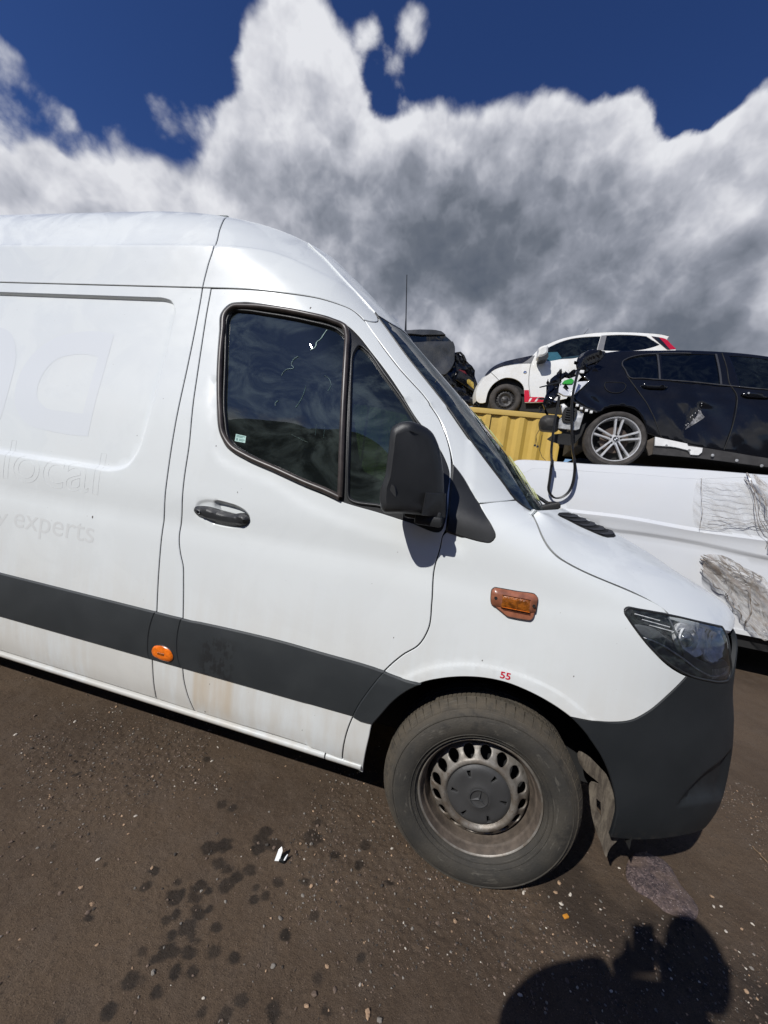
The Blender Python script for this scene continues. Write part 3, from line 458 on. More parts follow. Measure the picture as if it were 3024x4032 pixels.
'mirror':[[-0.4586,1.5987],[-0.4303,1.6168],[-0.385,1.6184],[-0.3463,1.6046],[-0.3188,1.5665],[-0.2967,1.5012],[-0.2799,1.4187],[-0.2716,1.3693],[-0.2759,1.3375],[-0.3288,1.3325],[-0.3905,1.3326],[-0.4495,1.3266],[-0.461,1.3373],[-0.4692,1.4048],[-0.4631,1.4363],[-0.4627,1.5211]],
'mirror_cap':[[-0.4609,1.421],[-0.4221,1.4181],[-0.4145,1.3988],[-0.4127,1.3528],[-0.4531,1.3419],[-0.4625,1.3577],[-0.4668,1.3983]],
'mirror_arm':[[-0.3324,1.4074,1],[-0.2745,1.4137,1],[-0.2632,1.3338,1],[-0.3352,1.3332,1]],
'bracket':[[0.3409,0.5251],[0.3663,0.5257],[0.4078,0.5047],[0.4409,0.4813],[0.4636,0.4449],[0.4831,0.4028],[0.4904,0.3467],[0.486,0.2861],[0.4706,0.2533],[0.4656,0.2126],[0.4519,0.239],[0.4282,0.2801],[0.4096,0.3282],[0.3963,0.3831],[0.3938,0.4365],[0.4169,0.4451],[0.3811,0.4618],[0.355,0.478],[0.345,0.4945]],
'bracket_hole':[[0.4143,0.3892,1],[0.429,0.3844,1],[0.4374,0.334,1],[0.4193,0.3539,1]],
'mat':[[0.6473,0.335],[0.6999,0.4136],[0.7561,0.4483],[0.8,0.45],[0.8342,0.4303],[0.8413,0.3838],[0.8438,0.3308],[0.8582,0.2997],[0.8588,0.2584],[0.8276,0.2143],[0.7949,0.1987],[0.7606,0.2031],[0.731,0.2055],[0.7075,0.2238],[0.6992,0.2346],[0.6551,0.2539],[0.6354,0.2913]],
'mat_slit':[[0.7009,0.2387],[0.7499,0.2496],[0.7955,0.2503],[0.7774,0.2548]],
'litter':[[-0.6697,-0.1406],[-0.6757,-0.123],[-0.6765,-0.0991],[-0.6644,-0.1058],[-0.6576,-0.1271],[-0.6451,-0.1086],[-0.6414,-0.1299],[-0.6519,-0.1445]],
'twig':[[1.2935,0.6869],[1.2967,0.6536],[1.3045,0.6082]],
'spots':[[-1.002,0.0058],[-0.951,0.0032],[-0.9284,-0.1728],[-0.8824,-0.1448],[-0.7713,-0.042],[-0.7699,-0.0801],[-0.7633,-0.1163],[-0.7113,-0.0786],[-0.5963,0.0718],[-0.5873,0.002],[-0.4819,-0.0319],[-0.3877,0.0465],[-0.3877,-0.036],[-0.2646,-0.0584],[-0.8594,-0.2097],[-0.8168,-0.2176],[-0.7737,-0.2291],[-0.7455,-0.1926],[-1.043,-0.3062],[-1.0253,-0.3522],[-0.9456,-0.3077],[-0.8777,-0.3083],[-0.9064,-0.3326],[-0.922,-0.3501],[-0.8682,-0.2907],[-0.834,-0.2979],[-0.8631,-0.3293],[-0.7919,-0.2658],[-0.6925,-0.2358],[-0.6357,-0.1917],[-0.6817,-0.2709],[-0.6507,-0.2468],[-0.8347,-0.3549],[-0.7976,-0.3422],[-0.8184,-0.3659],[-0.8814,-0.3871],[-0.8925,-0.4096],[-0.8256,-0.403],[-0.7455,-0.3779],[-0.8544,-0.4367],[-0.799,-0.4191],[-0.541,-0.3258],[-0.8982,-0.4963],[-0.8519,-0.4981],[-0.8361,-0.4734],[-0.8117,-0.4679],[-0.7741,-0.4566],[-0.7115,-0.4274],[-0.6509,-0.4241],[-0.7786,-0.5004],[-0.7365,-0.4859],[-0.7936,-0.5542],[-0.5774,-0.4954],[-0.5988,-0.5335],[-0.6566,-0.5489],[-0.4871,-0.4853],[-0.3541,-0.4467],[-0.2993,-0.3025],[-0.5474,-0.1624],[-0.4768,-0.2429],[-1.109,-0.4824],[-0.8763,-0.5571],[-0.8712,-0.6222],[-1.2217,0.1941],[-1.6433,-0.1014]],
'shade':[[0.5907,0.1548],[0.6622,0.1807],[0.4764,0.0759],[0.3529,-0.0585],[0.2715,-0.1274],[0.2061,-0.1968],[0.1439,-0.2856],[0.6452,0.0712],[0.7107,0.1174],[0.7799,0.1301],[0.8141,0.1081],[0.8133,0.0344],[0.7679,-0.0685],[0.4027,-0.1017],[0.516,-0.0015],[0.5995,-0.0142],[0.5663,-0.097],[0.4607,-0.1192]],
'chips':[[0.3508,0.0431],[0.3887,0.1403],[0.3345,0.1288],[0.3561,0.171],[0.4967,0.1559],[0.3461,0.089],[1.0005,0.1974],[0.9362,0.2987],[0.9531,0.3431],[0.9678,0.3116],[0.9956,0.2427],[0.6192,0.3342],[0.926,0.2068],[0.1674,-0.2321],[0.4428,-0.1298],[0.8801,0.021],[-1.1935,0.189],[-1.0552,-0.3019],[-1.0263,-0.5246],[-1.2401,-0.3412],[-0.3877,-0.354],[-0.3983,-0.4218],[-0.2451,-0.4202],[-1.208,-0.4261],[-0.5214,-0.1684],[-0.3826,0.1593],[-0.2834,0.0705],[-0.4018,0.0196],[-1.07,0.0602],[-1.2479,-0.4602],[-1.124,-0.4717],[-0.5729,-0.29]],
'glint_path0':[[-0.8629,2.0112],[-0.8713,1.9889],[-0.8811,1.9638],[-0.8938,1.9491],[-0.8931,1.9324],[-0.9119,1.9144]],
'glint_path1':[[-0.958,1.8818],[-0.9777,1.8642],[-0.98,1.8445],[-0.9671,1.8325],[-0.9991,1.8237],[-1.0147,1.7966]],
'glint_path2':[[-0.8976,1.7622],[-0.9,1.729],[-0.9091,1.6966],[-0.9216,1.6702]],
'glint_path3':[[-1.0019,1.6913],[-1.0135,1.6775],[-1.01,1.6682]],
'glint_path4':[[-0.8296,1.8108],[-0.8041,1.7971],[-0.7924,1.7728],[-0.8003,1.7502]],
'glint_path5':[[-0.8185,1.6122],[-0.8149,1.5639]],
'glint_path6':[[-0.7828,1.6098],[-0.7794,1.5618]],
'glint_path7':[[-0.9149,1.5591],[-0.8695,1.5457],[-0.8417,1.5367]]}


# ---------------- materials
def mat(name,col=(.5,.5,.5),rough=.5,metal=0.,coat=0.,spec=.5,bump=0.,bscale=60.,var=0.,vscale=8.,fn=None,trans=0.,alpha=1.,ior=1.5,crough=.05):
    m=bpy.data.materials.new(name); m.use_nodes=True; T=NT(m.node_tree)
    b=T.n('ShaderNodeBsdfPrincipled',{'Roughness':rough,'Metallic':metal,'Coat Weight':coat,'Coat Roughness':crough,'Specular IOR Level':spec,'Transmission Weight':trans,'Alpha':alpha,'IOR':ior})
    b.inputs['Base Color'].default_value=(*col,1); ob=T.n('ShaderNodeTexCoord').outputs['Object']
    T.n('ShaderNodeOutputMaterial',{0:b.outputs[0]})
    if var: 
        f=T.noise(ob,vscale,6,.6); T.nt.links.new(T.mix(T.mr(f,.3,.7),tuple(c*(1-var) for c in col),tuple(min(1,c*(1+var)) for c in col)),b.inputs['Base Color'])
    if bump:
        T.nt.links.new(T.n('ShaderNodeBump',{'Strength':bump,'Distance':.002,'Height':T.noise(ob,bscale,5,.6)}).outputs[0],b.inputs['Normal'])
    if fn: fn(T,b,ob)
    return m
def sepz(T): return T.n('ShaderNodeSeparateXYZ',{0:T.n('ShaderNodeNewGeometry').outputs['Position']})
def paint_fn(T,b,ob):
    P_=T.n('ShaderNodeNewGeometry').outputs['Position']; s=T.n('ShaderNodeSeparateXYZ',{0:P_})
    z=s.outputs[2]
    n1=T.noise(P_,1.7,6,.6); n2=T.noise(P_,16,6,.62); st=T.noise(T.v('MULTIPLY',P_,(22,22,1.6)),1.,5,.6)
    # grime film: splashed from the road, broken into patches and runs
    low=T.mr(z,1.15,.3,0,1); g=T.m('MULTIPLY',low,T.mr(T.m('ADD',T.m('MULTIPLY',n1,.6),T.m('MULTIPLY',st,.4)),.33,.58))
    c=T.mix(T.m('MULTIPLY',g,.62),(.715,.745,.74),(.57,.53,.455))
    c=T.mix(T.m('MULTIPLY',T.mr(n1,.5,.68),.22),c,(.685,.695,.675))
    # one tan spill patch under the trim, by the door's rear edge
    x=s.outputs[0]; px=T.m('MULTIPLY',T.mr(x,-1.21,-1.19),T.mr(x,-1.0,-1.03)); pz=T.m('MULTIPLY',T.mr(z,.545,.53),T.mr(z,.30,.42))
    c=T.mix(T.m('MULTIPLY',T.m('MULTIPLY',px,pz),T.mr(st,.2,.7,.25,.62)),c,(.55,.45,.32))
    sp=T.mr(T.noise(P_,70,2,.6),.76,.79); c=T.mix(T.m('MULTIPLY',sp,.5),c,(.18,.15,.12))
    T.nt.links.new(c,b.inputs['Base Color'])
    T.nt.links.new(T.mr(T.noise(P_,2.8,6,.62,.8),.44,.56,.10,.62),b.inputs['Coat Weight'])
    T.nt.links.new(T.mr(n2,.3,.7,.30,.38),b.inputs['Roughness'])
    bp=T.m('ADD',T.m('MULTIPLY',T.noise(P_,420,2,.5),.3),T.m('MULTIPLY',T.noise(P_,2.0,1,.5),5.)); T.nt.links.new(T.n('ShaderNodeBump',{'Strength':.10,'Distance':.0012,'Height':bp}).outputs[0],b.inputs['Normal'])
PAINT=mat('white_paint',(.78,.79,.79),.3,coat=.35,crough=.16,fn=paint_fn)
def trim_fn(T,b,ob):
    P_=T.n('ShaderNodeNewGeometry').outputs['Position']; s=T.n('ShaderNodeSeparateXYZ',{0:P_}); n=T.noise(P_,5,6,.6); st=T.noise(T.v('MULTIPLY',P_,(60,60,4)),1.,4,.6)
    c=T.mix(T.mr(n,.35,.7),(.022,.026,.0285),(.030,.0345,.037))
    x=s.outputs[0]; z=s.outputs[2]
    wet=T.m('MULTIPLY',T.m('MULTIPLY',T.mr(T.m('ABSOLUTE',T.m('ADD',x,1.09)),.10,.05),T.mr(z,.73,.68)),T.mr(T.m('ADD',T.m('MULTIPLY',T.noise(P_,26,4,.6),.7),T.m('MULTIPLY',st,.42)),.545,.60))
    c=T.mix(T.m('MULTIPLY',wet,.75),c,(.012,.013,.014))
    d=T.m('MULTIPLY',T.mr(z,.42,.28,0,.7),T.mr(T.m('ADD',T.m('MULTIPLY',n,.5),T.m('MULTIPLY',T.noise(P_,40,4,.6),.5)),.45,.62)); c=T.mix(d,c,(.16,.135,.105))
    T.nt.links.new(c,b.inputs['Base Color'])
TRIM=mat('grained_black_plastic',(.035,.038,.040),.55,bump=.35,bscale=900,fn=trim_fn)
def bumper_fn(T,b,ob):
    trim_fn(T,b,ob); l=b.inputs['Base Color'].links[0].from_socket; T.nt.links.new(T.mix(1.,l,(.62,.62,.64)),b.inputs['Base Color']); b.inputs['Base Color'].links[0].from_node.blend_type='MULTIPLY'
BUMP_=mat('bumper_plastic',(.032,.036,.040),.62,bump=.3,bscale=900,spec=.35,fn=bumper_fn)
BLK=mat('black_plastic',(.018,.019,.020),.42,bump=.3,bscale=700,var=.25)
RUB=mat('black_rubber',(.022,.020,.019),.5,var=.3,vscale=12)
SHELL=mat('dark_shell',(.01,.01,.01),.8)
LINER=mat('wheel_liner_felt',(.012,.012,.012),.9,bump=.5,bscale=120)
DARKINT=mat('dark_cab_trim',(.02,.02,.022),.7,var=.2)
SEAT=mat('seat_fabric',(.018,.018,.02),.85,bump=.5,bscale=300)
def glass(name,tint,dust=.03,rough=.0,scale=3.,refl=1.,swirl=False,ior=1.7):
    m=bpy.data.materials.new(name); m.use_nodes=True; T=NT(m.node_tree); P_=T.n('ShaderNodeNewGeometry').outputs['Position']
    tr=T.n('ShaderNodeBsdfTransparent',{0:(*tint,1)}); gl=T.n('ShaderNodeBsdfGlossy',{0:(refl,refl,refl,1),'Roughness':rough}); fr=T.n('ShaderNodeFresnel',{0:ior})
    a=T.n('ShaderNodeMixShader',{0:fr.outputs[0],1:tr.outputs[0],2:gl.outputs[0]})
    df=T.n('ShaderNodeBsdfDiffuse',{0:(.46,.58,.55,1)})
    sw=T.noise(T.v('MULTIPLY',P_,(1.3,1,2.2) if swirl else (3,3,3)),scale,7,.62,2.2); sm=T.noise(P_,2.2,3,.5)
    fac=T.m('MULTIPLY',T.m('MULTIPLY',T.mr(sw,.38,.72),T.mr(sm,.3,.6,.25,1)),dust*(1.5 if swirl else 2.2)); fac=T.m('ADD',fac,dust*.25)
    b=T.n('ShaderNodeMixShader',{0:fac,1:a.outputs[0],2:df.outputs[0]}); T.n('ShaderNodeOutputMaterial',{0:b.outputs[0]}); return m
GLASS=glass('dusty_tinted_window_glass',(.11,.19,.17),.052,swirl=True,ior=1.8)
WSG=glass('windscreen_glass',(.60,.72,.66),.07,ior=1.5)
CARG=glass('far_car_glass',(.03,.035,.04),.006,scale=1.5,ior=1.6)
CARG2=glass('far_car_glass_clear',(.30,.42,.46),.012,scale=1.5,ior=1.55)
CHROME=mat('chrome',(.7,.7,.7),.12,1.)
def rim_fn(T,b,ob):
    n=T.noise(ob,9,7,.65); n2=T.noise(ob,45,5,.7); c=T.mix(T.mr(n,.35,.7),(.25,.235,.21),(.12,.095,.07)); c=T.mix(T.m('MULTIPLY',T.mr(n2,.55,.7),.6),c,(.10,.06,.035)); T.nt.links.new(c,b.inputs['Base Color'])
RIM=mat('dusty_steel_rim',(.3,.29,.27),.5,.35,bump=.3,bscale=120,fn=rim_fn)
RIM2=mat('brown_dusty_rim_barrel',(.095,.075,.058),.7,.1,bump=.5,bscale=90,var=.35,vscale=22)
CAPM=mat('grey_hub_cap',(.044,.044,.044),.55,bump=.25,bscale=500,var=.15)
def tyre_fn(T,b,ob):
    P_=ob; n=T.noise(P_,6,7,.65); n2=T.noise(P_,30,6,.65); r=T.v('LENGTH',T.v('MULTIPLY',P_,(1,0,1)))
    sc_=T.noise(T.v('MULTIPLY',P_,(1,30,1)),14,4,.7); c=T.mix(T.mr(n,.3,.7),(.026,.025,.022),(.054,.048,.038)); c=T.mix(T.m('MULTIPLY',T.mr(r,.30,.345),T.mr(n2,.3,.62,.3,.9)),c,(.085,.070,.050)); c=T.mix(T.m('MULTIPLY',T.mr(sc_,.58,.66),.5),c,(.125,.115,.095)); c=T.mix(T.m('MULTIPLY',T.mr(T.noise(P_,11,4,.6),.58,.68),.6),c,(.018,.017,.015)); T.nt.links.new(c,b.inputs['Base Color'])
TYRE=mat('dusty_tyre_rubber',(.05,.046,.04),.82,bump=.8,bscale=160,fn=tyre_fn)
def orange_fn(T,b,ob): pass
AMBER=mat('amber_lens',(.80,.17,.01),.18,coat=.6,var=.25,vscale=60,bump=.3,bscale=90)
AMBER2=mat('faded_amber_lens',(.27,.10,.055),.3,coat=.3,var=.3,vscale=30)
AMBER3=mat('amber_inner',(.25,.075,.008),.25,coat=.8,bump=1.,bscale=150,var=.6,vscale=45)
RED=mat('red_sticker',(.55,.008,.035),.4)
GHOST=mat('ghost_letter_residue',(.695,.722,.735),.30,coat=.3)
GHOSTL=mat('ghost_letter_edge',(.64,.655,.65),.6)
GHOST2=mat('ghost_letter_grime',(.63,.645,.635),.5)
STICK=mat('glass_sticker',(.42,.62,.56),.5)
STICKT=mat('sticker_print',(.16,.30,.28),.5)
HLB=mat('headlight_grey_bezel',(.11,.115,.125),.45,bump=.2,bscale=300)
HLC=mat('headlight_reflector',(.66,.665,.67),.3,.0,coat=.6,bump=.8,bscale=28,var=.4,vscale=30)
HLD=mat('headlight_dark_housing',(.035,.036,.04),.3,.2)
LENS=glass('headlight_lens',(.93,.94,.95),.03,scale=7,ior=1.36)
PROJ=mat('projector_glass',(.10,.11,.13),.05,.0,coat=1.,spec=.9)
# ---------------- wheels
def steel_wheel():
    t=thing('wheel_proto','x','wheel')
    # origin at flange centre; y grows inward
    prof=[]; R=.3545
    pts=[(.219,.004),(.226,-.010),(.240,-.022),(.262,-.032),(.285,-.034),(.306,-.029),(.320,-.020),(.331,-.010),(.339,.000),(.346,.012),(.350,.024)]
    tr=[(.3525,.040),(.3535,.062),(.3475,.064),(.3475,.070),(.3540,.072),(.3545,.094),(.348,.096),(.348,.103),(.3545,.105),(.3545,.128),(.348,.130),(.348,.137),(.3535,.139),(.352,.165),(.346,.185),(.33,.20),(.30,.215),(.25,.20),(.222,.18)]
    m=MB(); m.lathe(pts+tr,(0,0,0),120)
    ty=m.build('tyre',TYRE,t,sharp=40)
    # moulded rings on the sidewall and shoulder lugs
    k=MB()
    for r,o,h in ((.2335,-.0185,.0022),(.2475,-.0275,.0015),(.3145,-.0255,.0018)):
        k.lathe([(r-h,o+.001),(r-h*.5,o-h),(r+h*.5,o-h),(r+h,o+.001)],(0,0,0),120)
    n=64
    for i in range(n):
        a0=2*math.pi*(i+.03)/n; a1=2*math.pi*(i+.91)/n; P_=[]
        for a in (a0,a1):
            for (r,o) in ((.3310,-.0090),(.3360,-.0075),(.3435,.004),(.3515,.014),(.3585,.030),(.3475,.033)):
                P_.append((r*math.cos(a),o,r*math.sin(a)))
        F=[(i_,i_+1,i_+7,i_+6) for i_ in range(5)]+[(5,4,3,2,1,0),(6,7,8,9,10,11)]
        k.add(P_,F)
    for i in range(n*2):      # small block lugs further in on the crown
        a0=math.pi*(i+.1)/n; a1=math.pi*(i+.8)/n
        for y0,y1 in ((.041,.061),(.074,.093)):
            V=[(r*math.cos(a),y,r*math.sin(a)) for a in (a0,a1) for r in (.350,.3565) for y in (y0,y1)]
            k.add(V,[(0,1,3,2),(4,6,7,5),(2,3,7,6),(0,4,5,1),(0,2,6,4),(1,5,7,3)])
    tr_=k.build('tread_lug',TYRE,t,sharp=30); tr_['kind']='stuff'
    # rim: flange lip + barrel
    b=MB(); b.lathe([(.214,.012),(.2205,.006),(.2215,-.001),(.2185,-.006),(.2135,-.005),(.2095,.002),(.2065,.012),(.2040,.018),(.1985,.022),(.1960,.032),(.1945,.050),(.190,.062),(.183,.070),(.1815,.10),(.181,.16),(.195,.175),(.21,.18)],(0,0,0),96)
    rm=b.build('rim',RIM2,t,sharp=30)
    lp_=MB(); lp_.lathe([(.2235,.004),(.2225,-.0045),(.2185,-.0085),(.2140,-.0065),(.2115,.000),(.2105,.008)],(0,0,0),96); lp_.build('rim_lip',RIM,rm,sharp=60)
    # disc with round vent holes, drawn flat as (x,z) and lifted by the dish profile
    prof=mono([.0,.100,.112,.118,.126,.136,.146,.156,.168,.178,.1825],[.02,.02,.014,.006,.001,.004,.018,.027,.034,.044,.062])
    def Pf(x,z): r=np.hypot(x,z); return np.stack([x,prof(r),z],1)
    def Nf(x,z):
        r=np.hypot(x,z)+1e-9; g=(prof(r+.001)-prof(r-.001))/.002; n=np.stack([x/r*g,-np.ones_like(x),z/r*g],1); return n/np.linalg.norm(n,axis=1)[:,None]
    th=np.linspace(0,2*np.pi,120,endpoint=False); out=np.stack([.1825*np.cos(th),.1825*np.sin(th)],1)
    hs=[]
    for i in range(16):
        a=2*np.pi*i/16+.1; t2=np.linspace(0,2*np.pi,18,endpoint=False); c=np.array([.1575*np.cos(a),.1575*np.sin(a)])
        e=np.stack([.0195*np.cos(t2),.0218*np.sin(t2)],1); rot=np.array([[np.cos(a),-np.sin(a)],[np.sin(a),np.cos(a)]]); hs.append(c+e@rot.T)
    t3=np.linspace(0,2*np.pi,60,endpoint=False); hs.append(np.stack([.108*np.cos(t3),.108*np.sin(t3)],1))
    ex=np.concatenate([np.stack([r*np.cos(th),r*np.sin(th)],1) for r in (.1125,.1155,.119,.1225,.126,.130,.134,.1385)])
    dsk=panel('rim_disc',out,Pf,Nf,RIM,rm,holes=hs,res=.006,gap=0,bev=.001,thick=.006,extra=ex,sharp=50)
    d2=MB(); d2.lathe([(.181,.10),(.0,.10)],(0,0,0),32); d2.build('brake_backing',SHELL,t)
    # hub cap with six slots, ring and star
    cp=mono([0,.030,.034,.045,.060,.095,.108,.1135],[-.004,-.004,-.008,-.004,-.001,.001,.006,.012])
    def Pc(x,z): r=np.hypot(x,z); return np.stack([x,cp(r),z],1)
    def Nc(x,z): return np.tile([0.,-1,0],(len(x),1))
    hs=[]
    for i in range(6):
        a=math.radians(10+60*i); c=np.array([math.cos(a),math.sin(a)]); q=np.array([-c[1],c[0]])
        hs.append(np.array([c*.072-q*.004,c*.098-q*.013,c*.101+q*.004,c*.076+q*.004]))
    out=np.stack([.1135*np.cos(th),.1135*np.sin(th)],1)
    cap=panel('hub_cap',out,Pc,Nc,CAPM,t,holes=hs,res=.007,gap=0,bev=.0012,thick=.008,sharp=50)
    s=MB(); s.lathe([(.0345,-.0065),(.0335,-.0105),(.0315,-.0105),(.0305,-.0065)],(0,0,0),48)
    for i in range(3):
        a=math.radians(90+120*i); c=np.array([math.cos(a),math.sin(a)]); q=np.array([-c[1],c[0]])
        p=[(c*.033),(q*.0045),(-q*.0045)]
        s.add([(p[0][0],-.0085,p[0][1]),(p[1][0],-.0085,p[1][1]),(p[2][0],-.0085,p[2][1]),(0,-.0150,0)],[(0,1,3),(3,1,0),(0,3,2),(2,3,0)])
    s.build('star_emblem',CAPM,cap,sharp=10)
    hd=MB(); hd.lathe([(.107,.018),(0,.018)],(0,0,0),24); hd.build('hub_shadow_plate',SHELL,cap)
    return t
def wheel_at(proto,parent,loc,name='wheel',rot=0,spin=0.):
    o=copy_tree(proto,parent,Vector(loc)-pos(parent)); o.name=name; o.rotation_euler=(0,spin,rot)
    for k in ('label','category'):
        if k in o: del o[k]
    return o
def drop(o):
    for ch in list(o.children): drop(ch)
    bpy.data.objects.remove(o)
# ---------------- ground: one sheet, fine under the lens and coarse to the horizon
def vnoise(x,y,f,seed):
    r=np.random.default_rng(seed); G=r.random((256,256)); X=x*f; Y=y*f; xi=np.floor(X).astype(int); yi=np.floor(Y).astype(int); fx=X-xi; fy=Y-yi
    fx=fx*fx*(3-2*fx); fy=fy*fy*(3-2*fy); g=lambda a,b:G[a&255,b&255]
    return (g(xi,yi)*(1-fx)+g(xi+1,yi)*fx)*(1-fy)+(g(xi,yi+1)*(1-fx)+g(xi+1,yi+1)*fx)*fy
def fbm(x,y,f,seed,o=5,g=.5):
    s=0;a=1;t=0
    for i in range(o): s=s+a*vnoise(x+i*7.3,y-i*3.1,f,seed+i); t+=a; a*=g; f*=2.03
    return s/t
def axis(a,b,h,far,g=1.22):
    m=list(np.arange(a,b,h)); s=h; p=m[-1]
    while p<far: s=min(s*g,far); p+=s; m.append(p)
    s=h; p=m[0]
    while p>-far: s*=g; p-=s; m.insert(0,p)
    return np.array(m)
gx=axis(-2.8,3.1,.0062,900); gy=axis(-1.25,1.1,.0062,900); X,Y=np.meshgrid(gx,gy); fine=((X>-3.2)&(X<3.6)&(Y>-1.5)&(Y<1.6))
Z=.016*(fbm(X,Y,1.1,1,3)-.5)+.006*(fbm(X,Y,7,5,3)-.5)+np.where(fine,.0042*(fbm(X,Y,38,9,4,.7)-.5)+.0022*(vnoise(X,Y,130,3)-.5),0)
lump=sstep(fbm(X,Y,2.1,31,3),.50,.66); Z+=np.where(fine,lump*.007*(fbm(X,Y,75,12,2)-.42),0)
far_=np.hypot(X,Y); Z=Z*np.where(far_<14,1,.3)
wd=.012*(fbm(X,Y,30,77,3)-.5)
stain=np.zeros_like(X)
for i,p in enumerate(D['spots']):
    r=(.013+.010*rng.random()) if i>9 else .020+.012*rng.random()
    if i in(9,12,14,15,23): r*=1.35
    d=np.hypot((X-p[0])*(.85+.3*rng.random()),(Y-p[1])*(.9+.4*rng.random()))+wd*1.1+.010*(vnoise(X,Y,70,i+3)-.5); stain=np.maximum(stain,(1-sstep(d,r*.84,r*1.14))*(.75+.25*rng.random()))
for i in range(16):   # scattered further drips
    a=rng.normal(-1.05,.55); b_=rng.normal(-.42,.22); r=.006+.012*rng.random()**2
    d=np.hypot(X-a,Y-b_)+wd*.8; stain=np.maximum(stain,(1-sstep(d,r*.6,r*1.3))*(.25+.5*rng.random()))
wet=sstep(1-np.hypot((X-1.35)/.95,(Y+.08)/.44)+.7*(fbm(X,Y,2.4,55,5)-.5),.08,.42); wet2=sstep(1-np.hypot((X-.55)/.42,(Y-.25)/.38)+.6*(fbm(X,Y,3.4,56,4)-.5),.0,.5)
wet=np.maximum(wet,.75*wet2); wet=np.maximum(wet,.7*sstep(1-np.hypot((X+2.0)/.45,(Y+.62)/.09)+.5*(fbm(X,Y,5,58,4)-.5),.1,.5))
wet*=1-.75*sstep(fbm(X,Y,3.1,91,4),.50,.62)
V=np.stack([X,Y,Z],-1).reshape(-1,3); ny,nx=X.shape
i0=(np.arange(ny-1)[:,None]*nx+np.arange(nx-1)[None]).ravel(); Fq=np.stack([i0,i0+1,i0+nx+1,i0+nx],1)
me=bpy.data.meshes.new('ground'); me.vertices.add(len(V)); me.vertices.foreach_set('co',V.ravel()); me.loops.add(Fq.size); me.loops.foreach_set('vertex_index',Fq.ravel().astype(np.int32))
me.polygons.add(len(Fq)); me.polygons.foreach_set('loop_start',(np.arange(len(Fq))*4).astype(np.int32)); me.polygons.foreach_set('loop_total',np.full(len(Fq),4,np.int32)); me.update(calc_edges=True)
me.polygons.foreach_set('use_smooth',np.ones(len(Fq),bool))
for nm,A in (('oil',stain),('wet',wet),('lump',lump)):
    at=me.attributes.new(nm,'FLOAT','POINT'); at.data.foreach_set('value',A.ravel().astype(np.float32))
def ground_fn(T,b,ob):
    P_=T.n('ShaderNodeNewGeometry').outputs['Position']; A=lambda n:T.n('ShaderNodeAttribute',attribute_name=n).outputs['Fac']
    n1=T.noise(P_,1.3,6,.6); n2=T.noise(P_,9,7,.65); n3=T.noise(P_,70,6,.7); n4=T.noise(P_,300,4,.7)
    c=T.mix(T.mr(n1,.35,.65),(.112,.078,.051),(.078,.054,.036)); c=T.mix(T.m('MULTIPLY',T.mr(n2,.42,.68),.55),c,(.112,.083,.060))
    c=T.mix(T.m('MULTIPLY',T.mr(n3,.5,.72),.5),c,(.040,.029,.022)); c=T.mix(T.m('MULTIPLY',T.mr(n4,.58,.70),.65),c,(.20,.155,.115)); c=T.mix(T.m('MULTIPLY',T.mr(n4,.46,.34),.75),c,(.024,.017,.013))
    gr=T.n('ShaderNodeTexVoronoi',{'Vector':P_,'Scale':230.}); sel=T.mr(T.n('ShaderNodeSeparateColor',{0:gr.outputs['Color']}).outputs[0],.86,.9); g=T.m('MULTIPLY',T.m('MULTIPLY',sel,T.mr(gr.outputs['Distance'],.42,.2)),T.m('ADD',.35,A('lump')))
    c=T.mix(T.m('MINIMUM',g,.85),c,(.24,.185,.14))
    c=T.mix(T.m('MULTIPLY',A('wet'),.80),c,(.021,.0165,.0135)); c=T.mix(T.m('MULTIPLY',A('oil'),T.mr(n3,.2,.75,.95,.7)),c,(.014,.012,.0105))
    T.nt.links.new(c,b.inputs['Base Color']); T.nt.links.new(T.mr(T.m('MAXIMUM',A('wet'),A('oil')),0,1,.93,.62,False),b.inputs['Roughness'])
    h=T.m('ADD',T.m('ADD',T.m('MULTIPLY',n3,.6),T.m('MULTIPLY',n4,.35)),T.m('MULTIPLY',g,.5)); T.nt.links.new(T.n('ShaderNodeBump',{'Strength':1.,'Distance':.007,'Height':h}).outputs[0],b.inputs['Normal'])
GRD=mat('trodden_dirt',(.08,.055,.04),.92,spec=.25,fn=ground_fn); me.materials.append(GRD)
g_=bpy.data.objects.new('ground',me); COL.objects.link(g_); g_['kind']='structure'; g_['label']='hard brown dirt yard with oil drips, dark damp patches and loose stones'
def gz(x,y):
    ix=int(np.clip(np.searchsorted(gx,x)-1,0,len(gx)-2)); iy=int(np.clip(np.searchsorted(gy,y)-1,0,len(gy)-2)); return float(Z[iy,ix])

# ================= FOREGROUND VAN =================
van=thing('delivery_van','large white high-roof panel van in the foreground, black side trim and bumper','van',(-1.9,1.01,0))
def S(*names,rev=()):    # chain of open control lines into one closed outline
    o=[]
    for n in names:
        r=n.startswith('-'); l=[tuple(p)+((0,) if len(p)==2 else ()) for p in D[n.lstrip('-')]]; l=l[::-1] if r else l
        for p in l:
            if o and math.hypot(o[-1][0]-p[0],o[-1][1]-p[1])<.012: o[-1]=(o[-1][0],o[-1][1],1); continue
            o.append(p)
    return o
def clos(o):
    if math.hypot(o[0][0]-o[-1][0],o[0][1]-o[-1][1])<.012: o=o[:-1]
    return o
